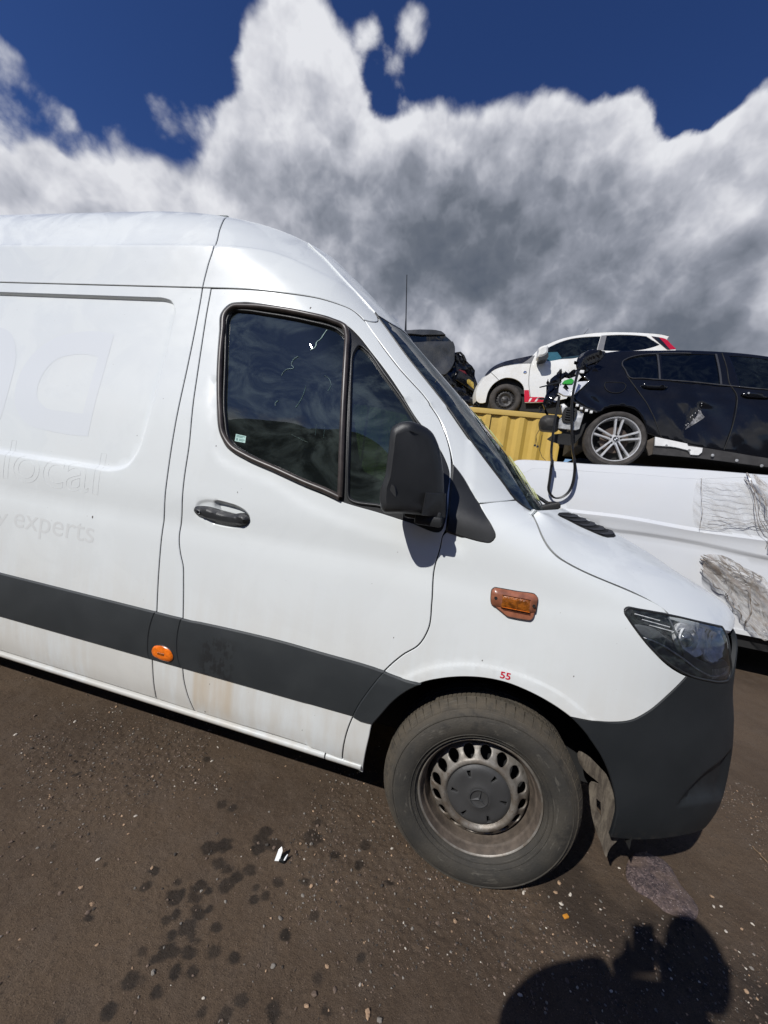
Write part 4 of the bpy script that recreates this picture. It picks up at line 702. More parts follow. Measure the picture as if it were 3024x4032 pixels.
# --- pressed shapes in the flank (positive = pushed in)
recess=spl([(-4.55,1.40,1),(-4.55,2.02,1)]+[(p[0],p[1]) for p in D['recess'][1:-1]]+[(D['recess'][-1][0],D['recess'][-1][1])])
if True:
    r=D['recess']; ztop=r[0][1]; zb=r[-1][1]
    recess=spl([(-4.5,1.38,0),(-4.5,2.03,0),(-4.42,2.105,1),(-1.71,2.105,1),(-1.66,2.102,0),(-1.625,2.092,0),(-1.592,2.055,0),(-1.582,1.95,0),(-1.580,1.71,0),(-1.590,1.49,0),(-1.607,1.40,0),(-1.647,1.338,0),(-1.726,1.307,0),(-1.80,1.304,1),(-4.42,1.304,1)])
scal=spl(D['scallop'],False,.03); crs=1.113
hb=spl(D['handle_bowl'],step=.006)
win=spl(D['win_outer'],step=.012)
flare=spl([(-.62,.2,1),(-.60,.70)]+[(D['flare'][0][0]-.05,D['flare'][0][1]-.03)]+D['flare']+[(.60,.70),(.70,.2,1),(.0,.1)],step=.02)
def sd(Pn,poly): d=distpl(Pn,poly); return np.where(inpoly(Pn,poly),d,-d)
def disp(s,z):
    Q=np.stack([s,z],1); d=np.zeros(len(s))
    m=(s<-1.45)&(z>1.3)&(z<2.13)
    if m.any(): top_=sstep(z[m],2.03,2.08); d[m]+=.016*sstep(sd(Q[m],recess),-.0025,.0045+.018*(1-top_))
    # soft body line: the flank rolls in above it
    d+=np.where(s<.35,.0035*sstep(z,crs-.012,crs+.022)*(1-sstep(z,crs+.03,crs+.16))*(1-sstep(s,-.45,-.1)),0)
    m=(s>-1.32)&(s<-.2)&(z>1.15)&(z<1.75)
    if m.any():
        zl=np.interp(s[m],scal[:,0],scal[:,1]) if scal[0,0]<scal[-1,0] else np.interp(s[m],scal[::-1,0],scal[::-1,1])
        dist=distpl(Q[m],scal,False); above=z[m]>np.interp(s[m],np.maximum.accumulate(scal[:,0]),scal[:,1]); d[m]+=.0045*sstep(np.where(above,dist,-dist),-.012,.016)
    m=(np.abs(s+1.16)<.2)&(np.abs(z-1.2)<.12)
    if m.any():
        q=sd(Q[m],hb); grip=sstep(s[m],-1.205,-1.185); d[m]+=(.007+.017*grip)*sstep(q,-.003,.013)
    m=(np.abs(s)<.75)&(z<.95)
    if m.any(): d[m]-=.0045*sstep(sd(Q[m],flare),-.005,.005)*(1-sstep(z[m],.0,1.)*0)
    return d
def feat(poly,ds,step=.012,closed=True):
    o=[]
    for d in ds:
        p=offs(poly,d); L=np.r_[0,np.cumsum(np.hypot(*np.diff(p,axis=0).T))]; t=np.arange(0,L[-1],step); o.append(np.stack([np.interp(t,L,p[:,0]),np.interp(t,L,p[:,1])],1))
    return np.concatenate(o)
Pf,Nf=P,Nrm
def vp(name,outl,matl=None,parent=van,**k):
    if matl is None: k.setdefault('gap',.0042); k.setdefault('bev',.0022); k.setdefault('dark',True)
    return panel(name,outl,Pf,Nf,matl or PAINT,parent,disp=k.pop('disp',disp),**k)
ZS=2.160; ZT=.746; ZB=.537; ZL=.345
SM=D['slide_mid']
# cargo side (sliding door) above sill
side_o=spl([(-4.9,ZL,1),(D['slide_lo'][-1][0],ZL,1)]+[tuple(p) for p in D['slide_lo'][::-1]][1:]+[tuple(p) for p in D['slide_trim'][::-1]][1:]+[tuple(p) for p in SM[::-1]][1:-1]+[(SM[0][0],ZS,1),(-4.9,ZS,1)],step=.03)
ex=feat(recess,(.005,.0022,-.001,-.0045,-.010,-.016,-.024),.009); ex=ex[(ex[:,0]>-3.2)]
side=vp('side_panel',side_o,res=.035,extra=ex)
tag(side,'white side panel with a pressed rectangle and ghost lettering')
strip_o=spl([(D['slide_lo'][-1][0],ZL,1)]+[tuple(p) for p in D['slide_lo'][::-1]][1:]+[tuple(p) for p in D['slide_trim'][::-1]][1:]+[tuple(p) for p in SM[::-1]][1:-1]+[(SM[0][0],ZS,1),(D['dr_up'][0][0],ZS,1)]+[tuple(p) for p in D['dr_up']][1:]+[tuple(p) for p in D['dr_trim']][1:]+[tuple(p) for p in D['dr_lo']][1:],step=.02)
pil=vp('pillar_panel',strip_o,res=.03)
# front door with its window opening
dtop=[tuple(p) for p in D['df_hi']]; dtop=[p for p in dtop if p[0]>D['dr_up'][0][0]+.03]
door_c=clos(S('-dr_up'))
door_o=[tuple(p) for p in D['dr_up']]+[tuple(p) for p in D['dr_trim']][1:]+[tuple(p) for p in D['dr_lo']][1:]+[tuple(p) for p in D['sill_up']][1:]+[tuple(p) for p in D['df_lo']][1:]+[tuple(p) for p in D['df_trim']][1:]+[tuple(p) for p in D['df_mid']][1:]+dtop[1:]
door_o=spl(door_o,step=.014)
exd=np.concatenate([feat(hb,(.004,-.001,-.007,-.013),.006),feat(np.concatenate([scal,scal[::-1]+[0,1e-4]]),(.0,),.014)[:0].reshape(0,2)])
door=vp('front_door',door_o,holes=[win],res=.022,extra=exd)
# roof side (rear) and roof cap (front): above the seam
def rc(sm,zm,flip=False): pass
su=[tuple(p) for p in D['slide_up']]
ztop=2.648
ztop_s=2.652
roofs_o=spl([(-4.9,ZS,1),(su[-1][0],ZS,1)]+su[::-1][1:-1]+[(su[0][0],su[0][1],0),(su[0][0]-.012,ztop_s,1),(-4.9,ztop_s,1)],step=.025)
def ledge(s,z):
    e=send(z); s=np.where(s>e,2*e-s,s); f=1-sstep(s,-1.30,-.72); zc=2.366-.10*sstep(s,-1.25,-.75); return f*.014*sstep(z,zc-.010,zc+.010)*(1-.6*sstep(z,zc+.03,zc+.20))
lx=np.concatenate([np.stack([np.arange(-3.2,-.75,.03),2.366-.10*sstep(np.arange(-3.2,-.75,.03),-1.25,-.75)+o],1) for o in (-.020,-.010,-.003,.004,.011,.022)])
rs=vp('roof_side',roofs_o,res=.03,disp=ledge,extra=lx,dark=False)
def Pm(s,z):      # body surface continued past the centre line to the far side
    s=np.atleast_1d(np.asarray(s,float)); z=np.atleast_1d(np.asarray(z,float)); e=send(z); far=s>e; q=P(np.where(far,2*e-s,s),z); q[far,1]=2.02-q[far,1]; return q
def Nm(s,z):
    s=np.atleast_1d(np.asarray(s,float)); z=np.atleast_1d(np.asarray(z,float)); e=send(z); far=s>e; ss=np.where(far,2*e-s,s); ss=np.minimum(ss,e-.013); q=Nrm(ss,z); q[far,1]*=-1; return q
hd_=[tuple(p[:2]) for p in D['header']]; zh=2.205
capline=[p for p in D['df_hi']][8:]  # top edge of the door from the pillar joint backwards
ca=[tuple(p[:2]) for p in D['apil_top']]
cj=D['apil_top'][0]
dl=[tuple(p[:2]) for p in D['df_hi'] if p[0]<cj[0]-.01 and p[1]>1.9]
half=[(su[0][0]-.012,ztop,1)]+[(p[0],p[1],0) for p in su[0:-1]]+[(SM[0][0],ZS,1),(D['dr_up'][0][0],ZS,0)]+[(p[0],p[1],0) for p in dl[::-1] if p[0]>D['dr_up'][0][0]+.05]+[(cj[0],cj[1],1)]+[(p[0],p[1],0) for p in ca[1:-1]]+[(D['header'][0][0],D['header'][0][1],1)]+[(p[0],p[1],0) for p in hd_[1:-1]]
half=spl(half+[(send(zh),zh,1)],False,.022)
def mirr(h): e=send(h[:,1]); return np.stack([2*e-h[:,0],h[:,1]],1)[::-1]
cap_o=np.concatenate([half,mirr(half)[1:]])
tp=np.linspace(cap_o[-1,0],cap_o[0,0],90)[1:-1]; cap_o=np.concatenate([cap_o,np.stack([tp,np.full(len(tp),ztop)],1)])
cap=panel('roof_cap',cap_o,Pm,Nm,PAINT,van,res=.03,disp=ledge,extra=lx,gap=.0042,bev=.0022,dark=True)
# roof skin closing the top
def roofskin():
    V=[];F=[];n=24; xs=[-4.9]+list(np.linspace(-4.6,su[0][0]-.016,22))
    rows=[]
    for x in xs:
        y0=float(INS(ztop))-.0; rows.append([(x,y0+(2.02-2*y0)*t,ztop-.030) for t in np.linspace(0,1,n)])
    V=[v for r in rows for v in r]; F=[(i*n+j,(i+1)*n+j,(i+1)*n+j+1,i*n+j+1) for i in range(len(rows)-1) for j in range(n-1)]
    return mk('roof_skin',V,F,PAINT,van)
roofskin()
# top of the cap
th=[]
pc=Pm(np.linspace(su[0][0]-.012,2*send(ztop)-su[0][0]+.012,61),np.full(61,ztop)); cen=np.array([su[0][0]+.0,1.01,ztop+.045]); V=[];F=[]
K=8
for a in pc:
    for k in range(K+1):
        t=k/K; x=a[0]*(1-t)+(su[0][0]-.016)*t; V.append((x,a[1],ztop-.004))
F=[(i*(K+1)+k,(i+1)*(K+1)+k,(i+1)*(K+1)+k+1,i*(K+1)+k+1) for i in range(60) for k in range(K)]
mk('roof_cap_crown',V,F,PAINT,cap)
# A-pillar skin between door and windscreen
we=[tuple(p) for p in D['ws_edge']]
dh=[p for p in D['df_hi'] if p[1]<=cj[1]+.01 or p[0]>cj[0]]
dh=[tuple(p[:2]) for p in D['df_hi'] if p[1]>1.42 and p[0]>cj[0]+.012]
tri=D['tri']
ap=[(D['fend_apil'][-1][0],D['fend_apil'][-1][1],1)]+[(D['fend_cowl'][-1][0],D['fend_cowl'][-1][1],1)]+[(p[0],p[1],0) for p in we[3:-1]]+[(we[-1][0],we[-1][1],1)]+[(p[0],p[1],0) for p in ca[::-1][1:-1]]+[(cj[0],cj[1],1)]+[(p[0],p[1],0) for p in dh[::-1] if p[1]>1.575]
ap+=[(tri[0][0],tri[0][1],1),(tri[1][0],tri[1][1],0),(tri[2][0],tri[2][1],0)]
apo=spl(ap,step=.015); apil=vp('pillar_skin',apo,res=.02)
# fender
fd=[tuple(p) for p in D['df_lo']][::-1]
arch=[tuple(p) for p in D['arch']]
fo=[(p[0],p[1],p[2] if len(p)>2 else 0) for p in D['arch']]+[(p[0],p[1],p[2] if len(p)>2 else 0) for p in D['fend_bump']][1:]+[(p[0],p[1],p[2] if len(p)>2 else 0) for p in D['fend_hl']][1:]+[(p[0],p[1],p[2] if len(p)>2 else 0) for p in D['fend_hlt']][1:]+[(p[0],p[1],p[2] if len(p)>2 else 0) for p in D['hoodline']]+[(p[0],p[1],p[2] if len(p)>2 else 0) for p in D['fend_cowl']][1:]+[(p[0],p[1],p[2] if len(p)>2 else 0) for p in D['fend_apil']][1:]
tb=[(p[0],p[1],0) for p in tri[3:11]]; tb[-1]=(*tb[-1][:2],1)
fo+=tb+[(D['df_hi'][0][0]+.004,D['df_hi'][0][1],1)]
fo+=[(p[0],p[1],p[2] if len(p)>2 else 0) for p in D['df_mid'][::-1]][1:]+[(p[0],p[1],p[2] if len(p)>2 else 0) for p in D['df_trim'][::-1]][1:]+[(p[0],p[1],p[2] if len(p)>2 else 0) for p in D['df_lo'][::-1]][1:]+[(-.50,.315,0)]
q=[fo[0]]
for p in fo[1:]:
    if math.hypot(p[0]-q[-1][0],p[1]-q[-1][1])<.006: q[-1]=(q[-1][0],q[-1][1],1)
    else: q.append(p)
fo=spl(q,step=.014); fen=vp('front_fender',fo,res=.022,extra=feat(flare,(.008,.003,-.003,-.008),.016))
# black triangle ahead of the door
trio=spl(D['tri'],step=.012); vp('mirror_triangle',trio,BLK,res=.02,gap=.001,bev=.006,thick=.02,lift=.003,disp=None)
# sill lip
def xrun(name,z0,z1,x0,x1,out,mat_,parent=van,n=60,bul=.4):
    rows=[]; xs=np.linspace(x0,x1,n); zz=np.linspace(z0,z1,7); pr=np.sin(np.linspace(0,np.pi,7))**bul*out
    for x in xs:
        p=P(np.full(7,x),zz); rows.append([(x,p[i,1]-pr[i],zz[i]) for i in range(7)]+[(x,p[-1,1]+.03,z1),(x,p[-1,1]+.03,z0)])
    L=9; V=[v for r in rows for v in r]; F=[(i*L+j,(i+1)*L+j,(i+1)*L+(j+1)%L,i*L+(j+1)%L) for i in range(n-1) for j in range(L)]+[list(range(L))[::-1],[(n-1)*L+j for j in range(L)]]
    return mk(name,V,F,mat_,parent)
xrun('sill_lip',.305,.338,-4.9,-.595,.016,PAINT); xrun('sill_lip',.302,.335,-.590,-.445,.013,PAINT)
# black rubbing strips: four lengths, standing proud
def strip(x0c,x1c,top,bot,nm='trim_strip'):
    pass
TT=spl([(p[0],p[1]) for p in D['trim_top']],False,.03); zt=lambda s:np.where(s<-1.2,ZT,np.interp(s,TT[:,0],TT[:,1]))
def tstrip(left,right):
    l=spl(left,False,.02); r=spl(right,False,.02)      # left/right cut lines, bottom to top
    xs=np.linspace(l[-1,0],r[-1,0],max(4,int((r[-1,0]-l[-1,0])/.04))); top=np.stack([xs,zt(xs)],1); xb=np.linspace(l[0,0],r[0,0],len(xs)); bot=np.stack([xb,np.full(len(xb),ZB)+np.where(xb>-.42,-.01,0)],1)
    o=np.concatenate([bot,r[1:],top[::-1][1:],l[::-1][1:-1]]); 
    dome=lambda s,z:-.004*np.sin(np.clip((z-ZB)/(ZT-ZB),0,1)*np.pi)**.6
    return vp('trim_strip',o,TRIM,res=.025,gap=.0035,bev=.005,thick=.02,lift=.010,disp=dome)
sl_=[tuple(p[:2]) for p in D['slide_trim'][::-1]]; dr_=[tuple(p[:2]) for p in D['dr_trim'][::-1]]; df_=[tuple(p[:2]) for p in D['df_trim']]
ts=[tstrip([(-4.9,ZB),(-4.9,ZT)],sl_),tstrip(sl_,dr_),tstrip(dr_,df_),None]
ae=[p[:2] for p in D['arch'][3:8]]
def fstrip():
    l=spl(df_,False,.02); r=spl(ae,False,.02); r=r[r[:,1]<=.7355]; xs=np.linspace(r[-1,0],l[-1,0],8)[1:-1]; top=np.stack([xs,zt(xs)],1); xb=np.linspace(l[0,0],r[0,0],4)[1:-1]
    o=np.concatenate([l[:1],np.stack([xb,np.full(2,.531)],1),r,top,l[::-1][:-1]]); return vp('trim_strip',o,TRIM,res=.02,gap=.0035,bev=.004,thick=.02,lift=.012)
ts[3]=fstrip()
# door window: outer frame/seal, two panes, divider
g1=spl(D['glass1'],step=.012); g2=spl(D['glass2'],step=.012)
fr=vp('window_frame',offs(win,.006),BLK,parent=door,holes=[g1,g2],res=.02,gap=.001,bev=.004,thick=.02,disp=None,lift=-.006)
def bead(name,path,r,mat_,parent,off=0.,closed=True,n=8,flat=None,PF_=None,NF_=None):
    path=np.asarray(path); p=(PF_ or P)(path[:,0],path[:,1])-(NF_ or Nrm)(path[:,0],path[:,1])*(-off)
    L=list(p); m=MB()
    if closed: L=L+[L[0]]
    m.tube(L,r,n,cap=not closed,flat=flat); return m.build(name,mat_,parent,sharp=60)
rib=mat('weathered_seal_rubber',(.045,.036,.032),.38,var=.35,vscale=25)
so_=spl(D['glass1'],step=.012); bead('window_seal',spl(D['seal_path'],step=.012),.0125,rib,door,off=.001)
bead('window_seal',offs(so_,.003),.005,BLK,door,off=-.004)
bead('quarter_seal',offs(g2,.004),.005,BLK,door,off=-.003)
vp('window_pane',offs(g1,.004),GLASS,parent=door,res=.04,gap=0,flange=False,disp=None,lift=-.012)
vp('quarter_pane',offs(g2,.004),GLASS,parent=door,res=.04,gap=0,flange=False,disp=None,lift=-.012)
# small green label inside the glass
gp=D['gplate']; st=vp('window_label',np.array([p[:2] for p in gp]),STICK,parent=door,res=.02,gap=0,flange=False,disp=None,lift=-.0105)
gpl=np.array([p[:2] for p in gp]); 
def quad(a,b,c_,d_,u,v): return (a*(1-u)+b*u)*(1-v)+(d_*(1-u)+c_*u)*v
A_,B_,C_,D_=gpl[0],gpl[1],gpl[2],gpl[3]
for (u0,u1,v0,v1) in ((.08,.9,.10,.2),(.08,.7,.28,.36),(.38,.9,.58,.66),(.38,.8,.74,.82),(.1,.26,.5,.85)):
    vp('label_print',np.array([quad(A_,B_,C_,D_,u,v) for u,v in((u0,v0),(u1,v0),(u1,v1),(u0,v1))]),STICKT,parent=st,res=.02,gap=0,flange=False,disp=None,lift=-.0095)
# wavy sun reflection on the glass, painted in as pale flat ribbons
GLINT=mat('painted_sun_glint',(.62,.85,.78),.4,alpha=.62)
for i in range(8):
    pts_=spl([tuple(p[:2]) for p in D['glint_path%d'%i]],False,.004); wv=.5+.5*np.abs(np.sin(np.arange(len(pts_))*1.1+i)); m=MB(); q=P(pts_[:,0],pts_[:,1])+Nrm(pts_[:,0],pts_[:,1])*-.0112; m.tube(list(q),list((.0042 if i<5 else .0014)*wv),5,flat=.12); m.build('sun_glint_ribbon',GLINT,door)
for L_ in ([(972,895),(950,925),(925,960),(900,980),(895,1005),(860,1030)],[(780,1075),(745,1100),(735,1130),(750,1150),(700,1160),(668,1200)],[(830,1268),(815,1320),(790,1370),(762,1410)],[(640,1380),(628,1395),(650,1370),(665,1362)],[(950,1200),(985,1225),(995,1265),(975,1300)]): pass
# handle, lock
hbar=spl(D['handle_bar'],step=.006)
hd=lambda s,z:-.012*sstep(sd(np.stack([s,z],1),hbar),0,.014)+.010*sstep(z-(1.178-.05*(s+1.28)*.2),.006,-.006)
hn=vp('door_handle',hbar,BLK,parent=door,res=.006,gap=0,bev=.002,thick=.022,disp=hd,lift=.006)
lk=D['lock'][0]; pl=P(lk[0],lk[1])[0]; m=MB(); m.lathe([(.0,-.0235),(.0065,-.0235),(.0075,-.021),(.0075,-.012)],pl,20); m.build('lock_barrel',CHROME,hn)
# repeater lamp, amber
rb=spl(D['rep_body'],step=.006)
rp=vp('side_repeater',rb,AMBER2,parent=van,res=.008,gap=.001,bev=.003,thick=.012,disp=None,lift=.012)
rt=spl(D['rep_top'],step=.006); vp('repeater_top',rt,AMBER2,parent=rp,res=.008,gap=0,bev=.003,thick=.01,disp=lambda s,z:-.006*sstep(sd(np.stack([s,z],1),rt),.001,.012),lift=.0165); tag(rp,'faded amber side repeater lamp on the front wing')
bk=vp('repeater_gasket',offs(rb,.0025),BLK,parent=rp,res=.02,gap=0,bev=.001,thick=.01,disp=None,lift=.006)
rl=spl(D['rep_lens'],step=.01); vp('repeater_lens',rl,AMBER3,parent=rp,res=.006,gap=0,bev=.003,thick=.01,disp=lambda s,z:-.004*sstep(sd(np.stack([s,z],1),rl),0,.01),lift=.0225)
RL=np.array([p[:2] for p in D['rep_lens']]); mid=[RL[0]*.46+RL[1]*.54,RL[3]*.46+RL[2]*.54]
bead('lens_rib',np.array(mid),.0010,AMBER3,rp,off=.028,closed=False); bead('lens_rib',np.array([RL[0],RL[1]]),.0010,AMBER2,rp,off=.026,closed=False); bead('lens_rib',np.array([RL[3],RL[2]]),.0010,AMBER,rp,off=.026,closed=False)
for h in D['rep_hole']:
    c_=P(h[0],h[1])[0]; m=MB(); m.lathe([(0,-.0235),(.0048,-.0245),(.0055,-.021)],c_,16); m.build('screw',SHELL,rp)
mk_=spl(D['marker'],step=.005); mr_=vp('side_marker_lamp',mk_,AMBER,parent=ts[1],res=.008,gap=0,bev=.004,thick=.01,disp=lambda s,z:-.003*sstep(sd(np.stack([s,z],1),mk_),0,.012),lift=.019)
vp('marker_bezel',offs(mk_,.006),BLK,parent=mr_,res=.02,gap=0,bev=.003,thick=.01,disp=None,lift=.0145)
mc=np.array([p[:2] for p in D['marker']]).mean(0)
for k in range(5): vp('marker_print',np.array([[mc[0]-.016+k*.007,mc[1]-.004],[mc[0]-.012+k*.007,mc[1]-.004],[mc[0]-.012+k*.007,mc[1]+.005],[mc[0]-.016+k*.007,mc[1]+.005]]),AMBER3,parent=mr_,res=.02,gap=0,bev=.001,thick=.003,disp=None,lift=.0232)
# headlight: dark housing, bezel, reflectors, lens
hlo=spl(D['headlight'],step=.012)
hou=vp('headlight',hlo,HLD,res=.025,gap=.003,thick=.03,disp=lambda s,z:.030*sstep(sd(np.stack([s,z],1),hlo),.004,.03))
hbz=spl(D['hl_body'],step=.012); vp('headlight_bezel',hbz,HLB,parent=hou,res=.012,gap=0,bev=.004,thick=.01,disp=lambda s,z:.004+.010*sstep(sd(np.stack([s,z],1),hbz),.0,.05))
pj=spl(D['hl_proj'],step=.008); vp('headlight_projector',pj,HLC,parent=hou,res=.010,gap=0,bev=.004,thick=.012,disp=lambda s,z:.008+.035*sstep(sd(np.stack([s,z],1),pj),0,.045))
pc_=np.array([p[:2] for p in D['hl_proj']]).mean(0); c3=P(pc_[0],pc_[1])[0]; nn=Nrm(pc_[0],pc_[1])[0]
bm=bmesh.new(); bmesh.ops.create_uvsphere(bm,u_segments=24,v_segments=14,radius=.030)
for v in bm.verts: v.co=Vector(c3-nn*.040)+v.co
bm.verts.index_update(); m=MB(); m.add([v.co[:] for v in bm.verts],[[v.index for v in f.verts] for f in bm.faces]); bm.free(); m.build('projector_lens',PROJ,hou)
tt_=np.linspace(0,2*np.pi,28,endpoint=False); bead('projector_ring',np.stack([pc_[0]+.040*np.cos(tt_),pc_[1]+.042*np.sin(tt_)],1),.0035,HLC,hou,off=-.018)
rf=spl(D['hl_refl'],step=.008); vp('headlight_reflector',rf,HLC,parent=hou,res=.008,gap=0,bev=.004,thick=.012,disp=lambda s,z:.006+.022*sstep(sd(np.stack([s,z],1),rf),0,.03)+.0025*np.sin(s*260)*sstep(z,.93,1.0))
for k in range(14):
    s0=.700+.0085*k; bead('lens_flute',np.array([[s0,.925+.0004*k],[s0-.006,.958]]),.0015,HLC,hou,off=-.004,closed=False,n=5)
for k in range(3):
    bead('headlight_trim',np.array([[.385+.025*k,1.112-.014*k],[.47+.035*k,1.102-.016*k]]),.0018,HLC,hou,off=-.006,closed=False,n=5)
bead('headlight_trim',spl([(.405,1.045),(.47,1.03),(.55,.995),(.63,.955),(.70,.935),(.78,.945)],False,.01),.0028,HLC,hou,off=-.002,closed=False)
bead('headlight_trim',spl([(.50,1.115),(.535,1.05),(.56,1.00)],False,.01),.003,HLB,hou,off=-.004,closed=False)
ln=vp('headlight_lens',hlo,LENS,parent=hou,res=.03,gap=.004,thick=.02,bev=.006,disp=lambda s,z:-.004*sstep(sd(np.stack([s,z],1),hlo),0,.03))
bead('headlight_seal',offs(hlo,-.001),.0042,BLK,van,off=-.001)
for o_,nm in ((hou,'headlight'),(ln,None)): pass
# bumper, right across
bt=[tuple(p[:2]) for p in D['fend_bump']]; btp=[tuple(p[:2]) for p in D['bump_top']]
ab=[tuple(p[:2]) for p in D['archb']]
e9=lambda z:float(send(z))
bh=[(p[0],p[1],0) for p in ab[::-1]]; bh[0]=(*bh[0][:2],1); bh[-1]=(*bh[-1][:2],1)
bh+=[(p[0],p[1],0) for p in bt[1:-1]]+[(btp[0][0],btp[0][1],1)]+[(p[0],p[1],0) for p in btp[2:-1]]+[(.88,.935,0),(.905,.985,0),(.945,1.035,0),(1.02,1.050,0),(e9(1.05),1.050,1)]
bh=spl(bh,False,.018); bb=spl([(p[0],p[1],0) for p in D['bump_bot'][:-2]]+[(.90,.345,0),(1.1,.325,0),(e9(.32),.32,0)],False,.02)
hf=np.concatenate([bb[::-1][:-1],bh]); bo=np.concatenate([hf,mirr(hf)])
fl=spl([tuple(p[:2]) for p in D['foglip']],False,.01)
FG=offs(spl([tuple(p[:2]) for p in D['foglip']],step=.015),0)
def bd(s,z):
    e=send(z); q=np.stack([np.where(s>e,2*e-s,s),z],1); d=.022*sstep(sd(q,FG),-.002,.045)
    d+=.010*sstep(z,.50,.42)*0
    gr=(q[:,0]>1.02)&(z>.55)&(z<1.0); d+=np.where(gr,.03*sstep(q[:,0],1.0,1.04),0)
    return d
bum=panel('front_bumper',bo,Pm,Nm,BUMP_,van,res=.024,disp=bd,extra=feat(FG,(.004,0,-.008,-.02),.012))
# grille slats across the nose (seen from other positions)
m=MB()
for k in range(5):
    z=.66+.07*k; ss=np.linspace(1.16,2*e9(z)-1.16,24); p=Pm(ss,np.full(24,z)); m.tube(list(p+[-.004,0,0]),.010,6)
m.build('grille_slats',BLK,bum); 
# bonnet: lofted between the shut lines, with crease and raised centre
A=spl([(p[0],p[1]) for p in D['hoodline'][::-1]],False,.01); L=np.r_[0,np.cumsum(np.hypot(*np.diff(A,axis=0).T))]; tA=np.linspace(0,L[-1],40)
A3=P(np.interp(tA,L,A[:,0]),np.interp(tA,L,A[:,1]))
def rail(ctrl,n=40):
    c=spl([(a,b) for a,b,_ in ctrl],False,.01); cz=spl([(a,z) for a,_,z in ctrl],False,.01)
    x=np.linspace(ctrl[0][0],ctrl[-1][0],n); return np.stack([x,np.interp(x,c[:,0],c[:,1]),np.interp(x,cz[:,0],cz[:,1])],1)
HC=[[.044,.17,1.3945],[.09,.20,1.387],[.136,.225,1.3765],[.20,.25,1.352],[.293,.27,1.3254],[.367,.28,1.3050],[.469,.29,1.2730],[.585,.30,1.2330],[.674,.305,1.1916],[.765,.31,1.143],[.803,.305,1.105],[.805,.295,1.068]]
HB=[[.205,.50,1.418],[.254,.50,1.400],[.3235,.50,1.3775],[.4326,.50,1.3429],[.5457,.50,1.2939],[.6758,.50,1.2243],[.745,.495,1.1915],[.830,.49,1.150],[.874,.475,1.1151],[.886,.46,1.0896],[.884,.47,1.066]]
HM=[[.26,1.01,1.430],[.32,1.01,1.413],[.40,1.01,1.390],[.50,1.01,1.356],[.61,1.01,1.307],[.73,1.01,1.240],[.80,1.01,1.20],[.88,1.01,1.155],[.925,1.01,1.115],[.935,1.01,1.09],[.930,1.01,1.066]]
def rs3(R,n=44):
    R=np.array(R); L=np.r_[0,np.cumsum(np.linalg.norm(np.diff(R,axis=0),axis=1))]; t=np.linspace(0,L[-1],400); q=np.stack([np.interp(t,L,R[:,k]) for k in range(3)],1)
    kz=np.hanning(31); kz/=kz.sum()
    pad=np.concatenate([2*q[:1]-q[1:16][::-1],q,2*q[-1:]-q[-16:-1][::-1]]); q=np.stack([np.convolve(pad[:,k],kz,'valid') for k in range(3)],1)[:400]
    return q[np.linspace(0,len(q)-1,n).astype(int)]
A3=rs3(A3); A3=A3+np.array([0,-.0,.0]); n_=44
fe=P(np.linspace(.505,.80,8),np.linspace(1.1195,1.072,8)); 
A4=rs3(A3.tolist()); C4=rs3(HC); B4=rs3(HB); M4=rs3(HM)
A4=A4+np.array([.002,0,.002])
rows=[]
for i in range(n_):
    a,c_,b_,m_=A4[i],C4[i],B4[i],M4[i]; r=[]
    # at the leading end the near rail stops at the lamp corner, so the edge runs on along the lamp to the crease
    for t in np.linspace(0,1,12): 
        p=a*(1-t)+c_*t; bul=.020*math.sin(math.pi*t)*(1-.5*i/n_); p=p+np.array([0,-bul,bul*.25])
        if i>n_-14:
            k=(i-(n_-14))/13.; q=P(np.interp(t,[0,1],[.505,.835]),np.interp(t,[0,.3,1],[1.1195,1.104,1.070]))[0]; p=p*(1-k**3)+q*k**3
        r.append(p)
    sec=[c_,b_,m_]
    for t in np.linspace(0,1,18)[1:]:
        y=c_[1]+(m_[1]-c_[1])*t; tb_=(b_[1]-c_[1])/(m_[1]-c_[1])
        def qd(k): # quadratic through c,b,m in t, eased
            x0,x1,x2=c_[k],b_[k],m_[k]; return x0*((t-tb_)*(t-1))/(tb_)+x1*(t*(t-1))/(tb_*(tb_-1))+x2*(t*(t-tb_))/(1-tb_)
        def hm(k):
            if t<tb_: s_=t/tb_; return c_[k]+(b_[k]-c_[k])*(1-(1-s_)**1.7)
            s_=(t-tb_)/(1-tb_); return b_[k]+(m_[k]-b_[k])*(s_**1.0)
        r.append(np.array([hm(0),y,hm(2)]))
    rows.append(r)
R3_=np.array(rows); far=R3_[:,::-1][:,1:].copy(); far[:,:,1]=2.02-far[:,:,1]; R3_=np.concatenate([R3_,far],1)
# edge turned down all round
def ring_off(G,d): return G+np.array(d)
nr,ncn=R3_.shape[:2]; G=np.concatenate([(R3_[:1]+[-.012,0,-.02]),R3_,(R3_[-1:]+[-.006,0,-.010]),(R3_[-1:]+[-.03,0,-.012])]); e0=G[:,:1]+[0,.012,-.012]; e1=G[:,-1:]+[0,-.012,-.012]; G=np.concatenate([e0,G,e1],1)
nr,ncn=G.shape[:2]; F=[(i*ncn+j,(i+1)*ncn+j,(i+1)*ncn+j+1,i*ncn+j+1) for i in range(nr-1) for j in range(ncn-1)]
bon=mk('bonnet',G.reshape(-1,3),F,PAINT,van,sharp=28)
